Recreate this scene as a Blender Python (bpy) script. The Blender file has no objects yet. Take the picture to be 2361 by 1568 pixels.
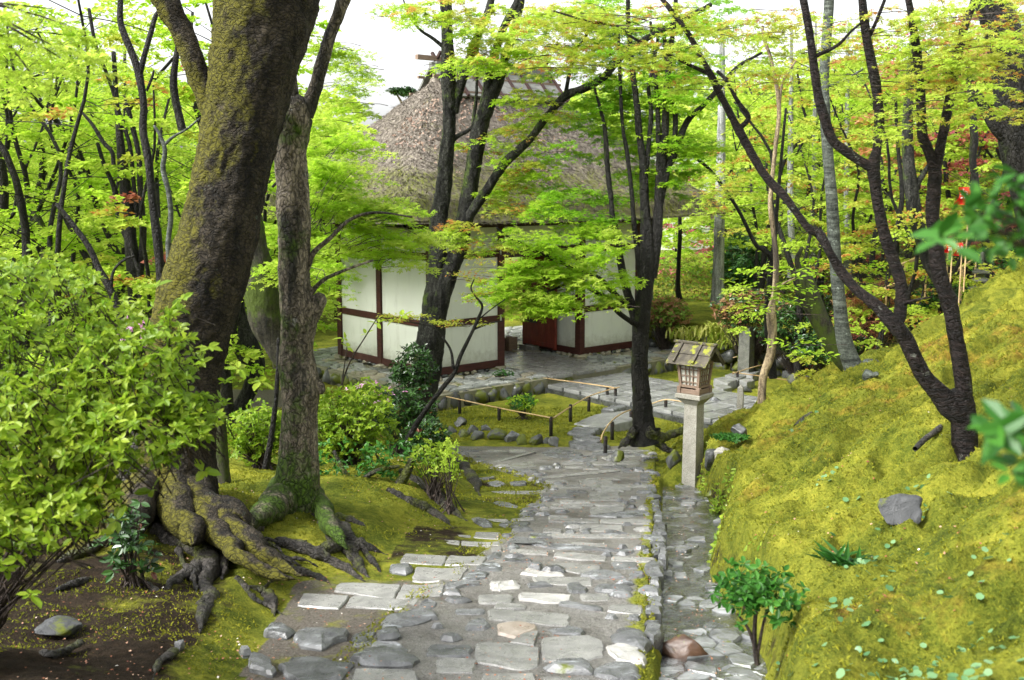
import bpy, math, random
import numpy as np
from mathutils import Vector

# ------------------------------------------------------------------ camera, world, light
SC = bpy.context.scene
W, H_, F = 2361.0, 1568.0, 2450.0
CZ = 4.0
TH = math.radians(8.45)
cam_d = bpy.data.cameras.new('camera'); cam = bpy.data.objects.new('camera', cam_d)
SC.collection.objects.link(cam); SC.camera = cam
cam.location = (0, 0, CZ); cam.rotation_euler = (math.pi/2 - TH, 0, 0)
cam_d.sensor_width = 36.0; cam_d.lens = 36.0*F/W
cam_d.clip_start = 0.05; cam_d.clip_end = 2000
cam_d.dof.use_dof = True; cam_d.dof.focus_distance = 13.0; cam_d.dof.aperture_fstop = 3.8

world = bpy.data.worlds.new('World'); SC.world = world; world.use_nodes = True
nt = world.node_tree; nt.nodes.clear()
sky = nt.nodes.new('ShaderNodeTexSky'); sky.sky_type = 'NISHITA'; sky.sun_disc = False
SUN_EL, SUN_AZ = math.radians(44), math.radians(-118)      # azimuth measured from +Y towards +X
sky.sun_elevation = SUN_EL; sky.sun_rotation = SUN_AZ
sky.dust_density = 4.0; sky.air_density = 1.0
hsv = nt.nodes.new('ShaderNodeHueSaturation'); hsv.inputs['Saturation'].default_value = 0.12
hsv.inputs['Value'].default_value = 1.25
bg = nt.nodes.new('ShaderNodeBackground'); bg.inputs['Strength'].default_value = 0.15
out = nt.nodes.new('ShaderNodeOutputWorld')
nt.links.new(sky.outputs[0], hsv.inputs['Color']); nt.links.new(hsv.outputs[0], bg.inputs[0]); nt.links.new(bg.outputs[0], out.inputs[0])
sd = bpy.data.lights.new('sun', 'SUN'); sd.energy = 1.9; sd.angle = math.radians(16); sd.color = (1.0, 0.97, 0.92)
so = bpy.data.objects.new('sun', sd); SC.collection.objects.link(so)
sdir = Vector((math.sin(SUN_AZ)*math.cos(SUN_EL), math.cos(SUN_AZ)*math.cos(SUN_EL), math.sin(SUN_EL)))
so.rotation_euler = sdir.to_track_quat('Z', 'Y').to_euler(); so.location = (0, 0, 30)
SC.view_settings.view_transform = 'Standard'; SC.view_settings.look = 'None'
SC.view_settings.gamma = 1.0; SC.view_settings.exposure = 1.3
SC.cycles.max_bounces = 8; SC.cycles.diffuse_bounces = 4; SC.cycles.transmission_bounces = 5
SC.cycles.transparent_max_bounces = 8; SC.cycles.glossy_bounces = 2
SC.cycles.caustics_reflective = False; SC.cycles.caustics_refractive = False
SC.cycles.sample_clamp_indirect = 6.0

R = np.random.RandomState(7)
random.seed(7)
COL = SC.collection

# ------------------------------------------------------------------ picture -> place helpers
def P(x, y, d):
    """point of the place seen at picture position x,y (2361 x 1568) at forward distance d"""
    cx = (x-1180.5)/F; cy = (784-y)/F
    dy = math.cos(TH)+cy*math.sin(TH); dz = -math.sin(TH)+cy*math.cos(TH)
    t = d/dy
    return np.array([cx*t, d, CZ+dz*t])
def PX(px, d):                      # px at distance d -> metres
    return px*d/F/math.cos(TH)*0.985

def sstep(a, b, x):
    t = np.clip((np.asarray(x, float)-a)/(b-a), 0, 1); return t*t*(3-2*t)

def _h(ix, iy, s):
    n = (ix.astype(np.int64)*374761393 + iy.astype(np.int64)*668265263 + s*1442695041) & 0xFFFFFFFF
    n = ((n ^ (n >> 13))*1274126177) & 0xFFFFFFFF
    return ((n ^ (n >> 16)) & 0xFFFF)/65535.0
def vn(x, y, s=0):
    x = np.asarray(x, float); y = np.asarray(y, float)
    ix = np.floor(x); iy = np.floor(y); fx = x-ix; fy = y-iy
    fx = fx*fx*(3-2*fx); fy = fy*fy*(3-2*fy)
    a = _h(ix, iy, s); b = _h(ix+1, iy, s); c = _h(ix, iy+1, s); d = _h(ix+1, iy+1, s)
    return (a*(1-fx)+b*fx)*(1-fy)+(c*(1-fx)+d*fx)*fy
def fb(x, y, s=0, o=4):
    r = 0; a = .5; t = 0
    for k in range(o):
        r = r+a*vn(x*2**k, y*2**k, s+k*17); t += a; a *= .5
    return r/t

# ------------------------------------------------------------------ terrain (z = 0 is the gate floor)
def base(d):
    d = np.asarray(d, float)
    z = np.where(d < 5.5, -1.6-.2*d, -2.7-.135*(d-5.5))
    z = np.maximum(z, -4.28)
    return z+CZ
def x_right(d): return .72+(np.asarray(d, float)-5.5)*.145          # right edge of the stone path
def x_gut(d): return x_right(d)+.05
def x_bank(d):
    d = np.asarray(d, float)
    return x_right(d)+.62+.12*np.sin(d*1.3)+.10*(fb(d*1.2, d*0, 3)-.5)
_ls = np.array([[3, -1.3], [5.5, -1.5], [7.6, -1.62], [8.4, -1.05], [9.6, -.92], [10.3, -.68], [11.5, -.55], [12.6, -.42], [14, -.5], [16, -1.3], [17.2, -2.6]])
def x_strip(d): return np.interp(d, _ls[:, 0], _ls[:, 1])          # left edge of the side terraces
_lm = np.array([[3, -1.0], [5.7, -.95], [7.0, -.72], [8.5, -.30], [9.6, .02], [10.7, .18], [12.3, .40], [13.4, .1], [14, -.3], [16, -1.1], [17.2, -2.2]])
def x_main(d): return np.interp(d, _lm[:, 0], _lm[:, 1])           # left edge of the main path

def TZ(x, y, fine=True):
    x = np.asarray(x, float); d = np.asarray(y, float)
    z = base(d)
    xb = x_bank(d); xg = x_gut(d)
    # stream bed beside the path
    ing = sstep(0, .08, x-xg)*(1-sstep(-.02, .04, x-xb))*(1-sstep(13.0, 13.4, d))
    z = z-.16*ing
    # mossy hillside to the right
    u = x-xb
    endd = 15.2+np.clip((x-3.6)*.5, 0, 2.6)
    keep = 1-sstep(endd, endd+2.6, d)
    rise = .42*sstep(0, .16, u)+.42*np.clip(u-.05, 0, 7.5)+.05*np.clip(u-2, 0, 5)**1.2
    rise = np.where(u > 0, rise, 0)
    z = z+rise*keep*sstep(14.6, 12.9, d)+rise*keep*(1-sstep(14.6, 12.9, d))*sstep(.0, 1.3, u)
    # low moss shoulder beyond the end of the stream
    sh = sstep(12.9, 13.5, d)*(1-sstep(15.2, 17.0, d))*sstep(0, .25, x-x_right(d)-.08)
    z = z+.28*sh*(1-sstep(.6, 1.8, u))
    # left bank
    v = x_strip(d)-x
    lf = 1-sstep(15, 17, d)
    z = z+(.10*sstep(0, .35, v)+.10*np.clip(v-.2, 0, 3.5))*lf*sstep(0, .05, v)
    z = z+.22*np.exp(-((x+1.55)/.9)**2-((d-10.9)/1.6)**2)
    z = z+.28*np.exp(-((x+2.95)/1.0)**2-((d-8.7)/1.1)**2)
    # raised moss island in front of the gate
    z = z+.20*np.exp(-(((x-.3)/1.5)**4)-((d-17.7)/1.1)**4)
    # rear terrace right of the gate
    tl = 26-(x-3.4)*1.05
    z = z+.85*sstep(0, .25, d-np.maximum(tl, 19.5))*sstep(2.6, 3.4, x)
    # rear right slope (pagoda side)
    z = z+.10*np.clip(x-8.5, 0, 20)*sstep(16.5, 19, d)*(1-sstep(28, 34, d))
    # far hill
    z = z+np.clip(d-36, 0, 26)*.24
    if fine:
        near = 1-sstep(22, 40, d)
        hm = sstep(.02, .4, u)*keep
        # cushions and runnels of the moss, drawn down the slope
        s1 = fb(x*.9+d*.35, d*2.1-x*1.15, 5, 3)-.5
        s2 = fb(x*2.2+d*.8, d*6.0-x*3.2, 9, 3)-.5
        z = z+hm*(s1*.50+s2*.26+(fb(x*5+d*2,d*13-x*6,14,2)-.5)*.07)
        z = z-hm*.13*np.clip(1-np.abs(fb(x*.7+d*.3, d*1.7-x*.95, 33, 2)-.5)*14, 0, 1)
        # lobed lip of the bank over the stream
        lip = np.exp(-((u-.15)/.22)**2)*(1-sstep(13, 14, d))
        z = z+lip*(fb(d*3.1, x*1.2, 41, 2)-.5)*.3
        lm = sstep(.05, .5, v)*lf
        z = z+lm*((fb(x*2.3, d*2.3, 12, 4)-.5)*.16)
        z = z+(fb(x*5, d*5, 21, 3)-.5)*.03*near*np.where((v > 0) | (u > 0) | (d > 13), 1, .25)
    return z

def G(x, y, lift=0.0, lo=2.6, hi=60):
    """where the line of sight through picture position x,y meets the ground"""
    ds = np.arange(lo, hi, .02)
    p0 = P(x, y, 1.0); 
    X = p0[0]*ds; Z = CZ+(p0[2]-CZ)*ds
    g = TZ(X, ds, False)+lift
    k = np.nonzero(Z <= g)[0]
    k = k[0] if len(k) else len(ds)-1
    return np.array([X[k], ds[k], Z[k]])
def GP(x, y, zp):                   # on a level plane
    p0 = P(x, y, 1.0); t = (zp-CZ)/(p0[2]-CZ)
    return np.array([p0[0]*t, t, zp])

# ------------------------------------------------------------------ object helpers
def tag(o, label=None, cat=None, group=None, kind=None):
    if label: o['label'] = label
    if cat: o['category'] = cat
    if group: o['group'] = group
    if kind: o['kind'] = kind
    return o
def empty(name, loc, label=None, cat=None, group=None, rz=0):
    o = bpy.data.objects.new(name, None); COL.objects.link(o)
    o.location = tuple(float(a) for a in loc); o.rotation_euler = (0, 0, rz); o.empty_display_size = .1
    return tag(o, label, cat, group)
def link(name, me, mat=None, parent=None, loc=None, kind=None):
    o = bpy.data.objects.new(name, me); COL.objects.link(o)
    if mat is not None and len(me.materials) == 0: me.materials.append(mat)
    if loc is not None: o.location = tuple(float(a) for a in loc)
    if parent is not None: o.parent = parent
    if kind: o['kind'] = kind
    return o
def raw(name, V, Fc, smooth=True, attrs=None):
    """V (n,3); Fc: (m,k) array or list of polygons"""
    me = bpy.data.meshes.new(name)
    V = np.ascontiguousarray(V, dtype=np.float32)
    me.vertices.add(len(V)); me.vertices.foreach_set('co', V.ravel())
    if isinstance(Fc, np.ndarray):
        m, k = Fc.shape
        me.loops.add(m*k); me.polygons.add(m)
        me.loops.foreach_set('vertex_index', np.ascontiguousarray(Fc, dtype=np.int32).ravel())
        me.polygons.foreach_set('loop_start', np.arange(0, m*k, k, dtype=np.int32))
        me.polygons.foreach_set('loop_total', np.full(m, k, dtype=np.int32))
    else:
        m = len(Fc); tot = [len(f) for f in Fc]; fl = [i for f in Fc for i in f]
        me.loops.add(len(fl)); me.polygons.add(m)
        me.loops.foreach_set('vertex_index', np.array(fl, dtype=np.int32))
        st = np.concatenate([[0], np.cumsum(tot)[:-1]]).astype(np.int32)
        me.polygons.foreach_set('loop_start', st); me.polygons.foreach_set('loop_total', np.array(tot, dtype=np.int32))
    me.polygons.foreach_set('use_smooth', np.full(m, smooth, dtype=bool))
    if attrs:
        for k_, a in attrs.items():
            at = me.attributes.new(k_, 'FLOAT', 'POINT'); at.data.foreach_set('value', np.ascontiguousarray(a, dtype=np.float32))
    me.update(calc_edges=True); me.validate()
    return me

class MB:
    """collects simple solids into one mesh"""
    def __init__(s): s.V = []; s.F = []; s.n = 0
    def add(s, V, Fs):
        s.V.append(np.asarray(V, float)); s.F += [[i+s.n for i in f] for f in Fs]; s.n += len(V); return s
    def box(s, c, size, rz=0, M=None, bev=0.0):
        x, y, z = [a/2 for a in size]
        if bev > 0:
            b = bev; pts = []
            for zz, k in ((-z, b), (-z+b, 0), (z-b, 0), (z, b)):
                pts += [(-x+k, -y+k, zz), (x-k, -y+k, zz), (x-k, y-k, zz), (-x+k, y-k, zz)]
            fs = [[3, 2, 1, 0], [12, 13, 14, 15]]
            for r in range(3):
                for i in range(4): j = (i+1) % 4; fs.append([r*4+i, r*4+j, r*4+4+j, r*4+4+i])
            V = np.array(pts)
        else:
            V = np.array([(sx*x, sy*y, sz*z) for sz in (-1, 1) for sx, sy in ((-1, -1), (1, -1), (1, 1), (-1, 1))])
            fs = [[3, 2, 1, 0], [4, 5, 6, 7]]+[[i, (i+1) % 4, 4+(i+1) % 4, 4+i] for i in range(4)]
        if M is not None: V = V @ np.array(M).T
        ca, sa = math.cos(rz), math.sin(rz)
        V = np.stack([V[:, 0]*ca-V[:, 1]*sa, V[:, 0]*sa+V[:, 1]*ca, V[:, 2]], 1)+np.array(c)
        return s.add(V, fs)
    def bar(s, p, q, w, h, up=(0, 0, 1)):
        p = np.array(p, float); q = np.array(q, float); d = q-p; L = np.linalg.norm(d); d /= L
        u = np.array(up, float); r = np.cross(d, u); r /= np.linalg.norm(r); u = np.cross(r, d)
        V = []
        for e in (p, q):
            for a, b in ((-1, -1), (1, -1), (1, 1), (-1, 1)): V.append(e+r*a*w/2+u*b*h/2)
        return s.add(V, [[3, 2, 1, 0], [4, 5, 6, 7]]+[[i, (i+1) % 4, 4+(i+1) % 4, 4+i] for i in range(4)])
    def lathe(s, prof, c=(0, 0, 0), n=12, rot=0):
        V = []; 
        for r, z in prof:
            for i in range(n):
                a = rot+2*math.pi*i/n; V.append((c[0]+r*math.cos(a), c[1]+r*math.sin(a), c[2]+z))
        fs = []
        for k in range(len(prof)-1):
            for i in range(n): j = (i+1) % n; fs.append([k*n+i, k*n+j, (k+1)*n+j, (k+1)*n+i])
        fs.append(list(range(n))[::-1]); fs.append([(len(prof)-1)*n+i for i in range(n)])
        return s.add(V, fs)
    def build(s, name, mat, parent=None, smooth=False, origin=None, kind=None):
        V = np.concatenate(s.V)
        if origin is not None: V = V-np.array(origin)
        me = raw(name, V, s.F, smooth)
        return link(name, me, mat, parent, origin, kind)

def smooth_path(pts, step=None, sub=6):
    """Catmull-Rom through rows of any width"""
    p = np.array(pts, float); n = len(p)
    if n == 2: 
        t = np.linspace(0, 1, sub+1)[:, None]; return p[0]*(1-t)+p[1]*t
    q = np.concatenate([[2*p[0]-p[1]], p, [2*p[-1]-p[-2]]]); o = []
    for i in range(1, n):
        a, b, c, d = q[i-1], q[i], q[i+1], q[i+2]
        for k in range(sub):
            t = k/sub
            o.append(.5*((2*b)+(-a+c)*t+(2*a-5*b+4*c-d)*t*t+(-a+3*b-3*c+d)*t**3))
    o.append(p[-1]); return np.array(o)

def tube(pts, rad, n=10, wob=.06, seed=0, cap=True, fine=0.0):
    """pts (m,3), rad (m,) -> V, F(quads)"""
    pts = np.asarray(pts, float); rad = np.asarray(rad, float); m = len(pts)
    T = np.gradient(pts, axis=0); T /= np.linalg.norm(T, axis=1)[:, None]+1e-9
    ref = np.array([1.0, 0.13, 0.07]) if abs(T[0][0]) < .8 else np.array([0, 1.0, .1])
    U = np.zeros_like(pts); u = ref-T[0]*ref.dot(T[0]); u /= np.linalg.norm(u)
    for i in range(m):
        u = u-T[i]*u.dot(T[i]); u /= np.linalg.norm(u)+1e-9; U[i] = u
    B = np.cross(T, U)
    a = np.linspace(0, 2*np.pi, n, endpoint=False)
    s = np.cumsum(np.r_[0, np.linalg.norm(np.diff(pts, axis=0), axis=1)])
    rr = rad[:, None]*(1+wob*2*(fb(np.cos(a)[None, :]*1.3+5+seed, s[:, None]*2.2/np.maximum(rad.mean()*6, .2)+np.sin(a)[None, :]*1.3, seed, 3)-.5))
    if fine > 0:
        cc = np.minimum(a, 2*np.pi-a)[None, :]*rad.mean()
        rr = rr+fine*2*((fb(cc*26+seed, s[:, None]*20, seed+5, 3)-.5)+1.2*(fb(cc*9+a[None, :]*.3, s[:, None]*5, seed+8, 3)-.5))
    V = pts[:, None, :]+rr[..., None]*(np.cos(a)[None, :, None]*U[:, None, :]+np.sin(a)[None, :, None]*B[:, None, :])
    V = V.reshape(-1, 3)
    i = np.arange(m-1)[:, None]*n; j = np.arange(n)[None, :]; j2 = (j+1) % n
    Fq = np.stack([i+j, i+j2, i+n+j2, i+n+j], -1).reshape(-1, 4)
    if cap:
        V = np.concatenate([V, pts[-1:]+T[-1:]*rad[-1]*.5, pts[:1]])
        jj = np.arange(n)
        c1 = np.stack([(m-1)*n+jj, (m-1)*n+(jj+1) % n, np.full(n, m*n), np.full(n, m*n)], 1)[:, :3]
        return V, Fq, c1
    return V, Fq, None
def join(parts):
    """list of (V,Fq,tri) -> V, polygons list"""
    Vs = []; Fs = []; n = 0
    for V, Fq, c in parts:
        Vs.append(V); Fs += (Fq+n).tolist()
        if c is not None: Fs += (c+n).tolist()
        n += len(V)
    return np.concatenate(Vs), Fs

# ------------------------------------------------------------------ materials
def _new(name):
    m = bpy.data.materials.new(name); m.use_nodes = True
    t = m.node_tree; t.nodes.clear(); o = t.nodes.new('ShaderNodeOutputMaterial'); return m, t, o
def N(t, typ, **kw):
    n = t.nodes.new('ShaderNode'+typ)
    for k, v in kw.items():
        if k in n.inputs.keys(): n.inputs[k].default_value = v
        else: setattr(n, k, v)
    return n
def ramp(t, stops, src, interp='LINEAR'):
    r = t.nodes.new('ShaderNodeValToRGB'); r.color_ramp.interpolation = interp
    e = r.color_ramp.elements
    while len(e) < len(stops): e.new(.5)
    for k, (p, c) in enumerate(stops): e[k].position = p; e[k].color = (c[0], c[1], c[2], 1)
    t.links.new(src, r.inputs[0]); return r.outputs[0]
def gray(t, lo, hi, src): return ramp(t, [(lo, (0, 0, 0)), (hi, (1, 1, 1))], src)
def noise(t, scale, detail=5, rough=.6, vec=None, dist=0.0, stretch=None):
    if vec is None: vec = t.nodes.new('ShaderNodeNewGeometry').outputs['Position']
    if stretch is not None:
        mp = t.nodes.new('ShaderNodeMapping'); mp.inputs['Scale'].default_value = stretch[:3]
        if len(stretch) > 3: mp.inputs['Rotation'].default_value = stretch[3]
        t.links.new(vec, mp.inputs['Vector']); vec = mp.outputs[0]
    n = t.nodes.new('ShaderNodeTexNoise'); n.inputs['Scale'].default_value = scale
    n.inputs['Detail'].default_value = detail; n.inputs['Roughness'].default_value = rough
    n.inputs['Distortion'].default_value = dist
    t.links.new(vec, n.inputs['Vector']); return n.outputs['Fac']
def mix(t, fac, a, b, mode='MIX'):
    n = t.nodes.new('ShaderNodeMix'); n.data_type = 'RGBA'; n.blend_type = mode
    for s, v in ((0, fac), (6, a), (7, b)):
        if isinstance(v, (int, float)): n.inputs[s].default_value = v
        elif isinstance(v, tuple): n.inputs[s].default_value = (v[0], v[1], v[2], 1)
        else: t.links.new(v, n.inputs[s])
    return n.outputs[2]
def attr(t, name):
    n = t.nodes.new('ShaderNodeAttribute'); n.attribute_name = name; return n.outputs['Fac']
def math_(t, op, a, b=0.0):
    n = t.nodes.new('ShaderNodeMath'); n.operation = op; n.use_clamp = False
    for s, v in ((0, a), (1, b)):
        if isinstance(v, (int, float)): n.inputs[s].default_value = v
        else: t.links.new(v, n.inputs[s])
    return n.outputs[0]
def finish(m, t, o, col, rough=.8, bumps=(), spec=.3, trans=0.0, metallic=0.0, tcol=None, coat=0.0):
    p = t.nodes.new('ShaderNodeBsdfPrincipled')
    if isinstance(col, tuple): p.inputs['Base Color'].default_value = (*col, 1)
    else: t.links.new(col, p.inputs['Base Color'])
    if isinstance(rough, (int, float)): p.inputs['Roughness'].default_value = rough
    else: t.links.new(rough, p.inputs['Roughness'])
    p.inputs['Specular IOR Level'].default_value = spec; p.inputs['Metallic'].default_value = metallic
    p.inputs['Coat Weight'].default_value = coat
    last = None
    for h, st, dist in bumps:
        b = t.nodes.new('ShaderNodeBump'); b.inputs['Strength'].default_value = st; b.inputs['Distance'].default_value = dist
        t.links.new(h, b.inputs['Height'])
        if last: t.links.new(last, b.inputs['Normal'])
        last = b.outputs[0]
    if last: t.links.new(last, p.inputs['Normal'])
    if trans > 0:
        tr = t.nodes.new('ShaderNodeBsdfTranslucent')
        c = tcol if tcol is not None else col
        if isinstance(c, tuple): tr.inputs[0].default_value = (*c, 1)
        else: t.links.new(c, tr.inputs[0])
        ms = t.nodes.new('ShaderNodeMixShader'); ms.inputs[0].default_value = trans
        t.links.new(p.outputs[0], ms.inputs[1]); t.links.new(tr.outputs[0], ms.inputs[2]); t.links.new(ms.outputs[0], o.inputs[0])
    else: t.links.new(p.outputs[0], o.inputs[0])
    return m

def leaf_mat(name, dark, mid, light, trans=.5, rough=.45, spec=.25, odd=None, oddp=.95):
    m, t, o = _new(name)
    r = attr(t, 'rnd'); n = noise(t, .9, 3, .6)
    v = math_(t, 'ADD', math_(t, 'MULTIPLY', r, .6), math_(t, 'MULTIPLY', n, .5))
    c = ramp(t, [(.15, dark), (.5, mid), (.9, light)], v)
    if odd: c = mix(t, gray(t, oddp, oddp+.03, r), c, odd)
    return finish(m, t, o, c, rough, (), spec, trans)

def bark_mat(name, c1, c2, moss=(.10, .12, .012), mossamt=.5, side=None, lich=(.35, .40, .33), lichamt=.3, rough=.8, streak=(14, 14, 2.2), dark=None, spec=.3, bstr=.6, low=None, crack=None):
    m, t, o = _new(name)
    f = noise(t, 1.0, 6, .7, stretch=streak)
    f = math_(t, 'ADD', math_(t, 'MULTIPLY', f, .6), math_(t, 'MULTIPLY', noise(t, 38, 5, .75), .4))
    c = ramp(t, [(.40, tuple(a*.4 for a in c1)), (.5, tuple((a+b)/2 for a, b in zip(c1, c2))), (.61, tuple(a*1.5 for a in c2))], f)
    if dark:
        c = mix(t, gray(t, .52, .62, noise(t, 1.0, 4, .6, stretch=(4.0, 4.0, 1.3), dist=.8)), c, dark)
    if lichamt > 0:
        lf = math_(t, 'MULTIPLY', gray(t, .70-.16*lichamt, .78-.16*lichamt, math_(t, 'ADD', math_(t, 'MULTIPLY', noise(t, 7.0, 4, .6, dist=.4), .55), math_(t, 'MULTIPLY', noise(t, 34.0, 4, .7), .45))), .75)
        c = mix(t, lf, c, lich)
    if mossamt > 0:
        mf = noise(t, 2.6, 6, .7)
        mf = math_(t, 'ADD', mf, mossamt-.5)
        if side is not None:
            g = t.nodes.new('ShaderNodeNewGeometry'); dn = t.nodes.new('ShaderNodeVectorMath'); dn.operation = 'DOT_PRODUCT'
            dn.inputs[1].default_value = side; t.links.new(g.outputs['Normal'], dn.inputs[0])
            mf = math_(t, 'ADD', mf, math_(t, 'MULTIPLY', dn.outputs['Value'], .22))
        if low is not None:
            g = t.nodes.new('ShaderNodeNewGeometry'); sp = t.nodes.new('ShaderNodeSeparateXYZ'); t.links.new(g.outputs['Position'], sp.inputs[0])
            mr = t.nodes.new('ShaderNodeMapRange'); mr.inputs[1].default_value = low[0]; mr.inputs[2].default_value = low[1]; mr.inputs[3].default_value = low[2]; mr.inputs[4].default_value = 0
            t.links.new(sp.outputs[2], mr.inputs[0]); mf = math_(t, 'ADD', mf, mr.outputs[0])
        mm = gray(t, .46, .58, mf)
        mc = mix(t, noise(t, 30, 3, .7), tuple(a*.55 for a in moss), tuple(min(1, a*1.5) for a in moss))
        c = mix(t, mm, c, mc)
    if crack:
        vo = t.nodes.new('ShaderNodeTexVoronoi'); vo.feature = 'DISTANCE_TO_EDGE'; vo.inputs['Scale'].default_value = 1.0
        mp = t.nodes.new('ShaderNodeMapping'); mp.inputs['Scale'].default_value = crack; g = t.nodes.new('ShaderNodeNewGeometry')
        nv = t.nodes.new('ShaderNodeTexNoise'); nv.inputs['Scale'].default_value = 9; t.links.new(g.outputs['Position'], nv.inputs['Vector'])
        va = t.nodes.new('ShaderNodeVectorMath'); va.operation = 'MULTIPLY_ADD'; va.inputs[1].default_value = (.12, .12, .12); t.links.new(nv.outputs['Color'], va.inputs[0]); t.links.new(g.outputs['Position'], va.inputs[2])
        t.links.new(va.outputs[0], mp.inputs['Vector']); t.links.new(mp.outputs[0], vo.inputs['Vector'])
        ck = gray(t, .0, .16, vo.outputs['Distance']); c = mix(t, math_(t, 'ADD', math_(t, 'MULTIPLY', ck, .62), .38), (.004, .004, .003), c)
    h1 = noise(t, 1.0, 7, .75, stretch=(streak[0]*1.6, streak[1]*1.6, streak[2]*2.2)); h2 = noise(t, 60, 4, .7)
    bl = [(h1, bstr, .05), (h2, .8, .012)]
    if crack: bl.append((ck, .7, .02))
    return finish(m, t, o, c, rough, tuple(bl), spec)

def stone_mat(name, c1, c2, rough=(.18, .5), moss=0.0, speck=0.0, scale=6.0, spec=.5, bstr=.4, rand=.35, vein=None, mosscol=(.075, .090, .009)):
    m, t, o = _new(name)
    n1 = noise(t, scale, 6, .65, dist=.6); n2 = noise(t, 90, 3, .7)
    c = ramp(t, [(.32, c1), (.68, c2)], n1)
    if vein: c = mix(t, gray(t, .60, .66, noise(t, 1.0, 5, .6, stretch=(3, 12, 12), dist=1.5)), c, vein)
    oi = t.nodes.new('ShaderNodeObjectInfo').outputs['Random']
    k = math_(t, 'ADD', math_(t, 'MULTIPLY', oi, rand), 1-rand*.5)
    kk = t.nodes.new('ShaderNodeCombineColor'); [t.links.new(k, kk.inputs[i]) for i in range(3)]
    c = mix(t, 1.0, c, kk.outputs[0], 'MULTIPLY')
    if speck > 0:
        c = mix(t, math_(t, 'MULTIPLY', gray(t, .55, .62, noise(t, 160, 2, .5)), speck), c, (.03, .03, .03))
        c = mix(t, math_(t, 'MULTIPLY', gray(t, .58, .64, noise(t, 190, 2, .5)), speck*.8), c, (.62, .60, .56))
    if moss > 0:
        mf = gray(t, .66-moss*.3, .72-moss*.3, noise(t, 3.2, 5, .65))
        c = mix(t, mf, c, mix(t, noise(t, 40, 2), mosscol, tuple(a*1.7 for a in mosscol)))
    rg = t.nodes.new('ShaderNodeMapRange'); rg.inputs[1].default_value = .35; rg.inputs[2].default_value = .65; rg.inputs[3].default_value = rough[0]; rg.inputs[4].default_value = rough[1]
    t.links.new(noise(t, 5, 4), rg.inputs[0])
    return finish(m, t, o, c, rg.outputs[0], ((n1, bstr, .03), (n2, bstr*.6, .004)), spec)

def wood_mat(name, c1, c2, rough=.6, streak=(3, 3, 20), bstr=.25, spec=.35, worn=None):
    m, t, o = _new(name)
    f = noise(t, 2.0, 5, .65, stretch=streak)
    c = ramp(t, [(.3, c1), (.72, c2)], f)
    if worn: c = mix(t, gray(t, .56, .7, noise(t, 3.0, 5, .7)), c, worn)
    return finish(m, t, o, c, rough, ((f, bstr, .006),), spec)
# ------------------------------------------------------------------ material library
def moss_ground():
    m, t, o = _new('moss_ground')
    n1 = noise(t, 1.3, 5, .6, dist=.5); n2 = noise(t, 11, 5, .7); n3 = noise(t, 70, 4, .75)
    v = math_(t, 'ADD', math_(t, 'ADD', math_(t, 'MULTIPLY', n1, .4), math_(t, 'MULTIPLY', n2, .3)), math_(t, 'MULTIPLY', n3, .3))
    c = ramp(t, [(.35, (.016, .028, .005)), (.44, (.085, .110, .011)), (.53, (.21, .225, .024)), (.64, (.40, .375, .045))], v)
    org = ramp(t, [(.35, (.09, .058, .010)), (.65, (.38, .25, .035))], n2)
    c = mix(t, gray(t, .38, .62, math_(t, 'ADD', math_(t, 'MULTIPLY', attr(t, 'orange'), .55), math_(t, 'MULTIPLY', math_(t, 'SUBTRACT', noise(t, 2.2, 5, .7), .5), 1.3))), c, org)
    soil = ramp(t, [(.3, (.010, .007, .004)), (.55, (.032, .022, .013)), (.75, (.075, .05, .032))], noise(t, 14, 6, .75))
    c = mix(t, gray(t, .42, .58, math_(t, 'ADD', attr(t, 'soil'), math_(t, 'MULTIPLY', math_(t, 'SUBTRACT', noise(t, 3.4, 6, .7), .5), .9))), c, soil)
    grv = ramp(t, [(.35, (.08, .07, .055)), (.6, (.20, .18, .15))], noise(t, 60, 4, .7))
    c = mix(t, gray(t, .42, .6, math_(t, 'ADD', attr(t, 'gravel'), math_(t, 'MULTIPLY', math_(t, 'SUBTRACT', noise(t, 4.2, 5, .7), .5), .8))), c, grv)
    c = mix(t, gray(t, .5, .9, attr(t, 'wood')), c, ramp(t, [(.3, (.10, .15, .03)), (.7, (.24, .30, .09))], noise(t, .25, 5, .6)))
    return finish(m, t, o, c, .9, ((n2, .8, .08), (n3, 1.0, .02)), .12)
M = {}
M['moss'] = moss_ground()
def path_bed():
    m, t, o = _new('wet_mortar')
    n1 = noise(t, 2.2, 5, .6); n2 = noise(t, 110, 3, .7)
    c = ramp(t, [(.3, (.105, .10, .09)), (.7, (.215, .208, .19))], n1)
    c = mix(t, gray(t, .50, .60, n2), c, (.28, .265, .24))
    c = mix(t, gray(t, .50, .64, noise(t, 1.6, 6, .75)), c, (.095, .088, .075))
    c = mix(t, gray(t, .57, .64, noise(t, 75, 3, .6)), c, (.05, .045, .04))
    red = gray(t, .69, .72, noise(t, 55, 3, .6)); c = mix(t, red, c, (.17, .06, .04))
    ms = gray(t, .5, .62, math_(t, 'ADD', attr(t, 'edge'), math_(t, 'MULTIPLY', math_(t, 'SUBTRACT', noise(t, 5, 5, .7), .5), 1.1)))
    c = mix(t, ms, c, ramp(t, [(.35, (.10, .12, .01)), (.65, (.26, .27, .02))], noise(t, 25, 4)))
    rg = t.nodes.new('ShaderNodeMapRange'); rg.inputs[1].default_value = .4; rg.inputs[2].default_value = .62; rg.inputs[3].default_value = .28; rg.inputs[4].default_value = .6
    t.links.new(noise(t, 4, 4), rg.inputs[0])
    return finish(m, t, o, c, rg.outputs[0], ((n2, 1.0, .010), (noise(t, 22, 4), .7, .03)), .45)
M['bed'] = path_bed()
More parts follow.
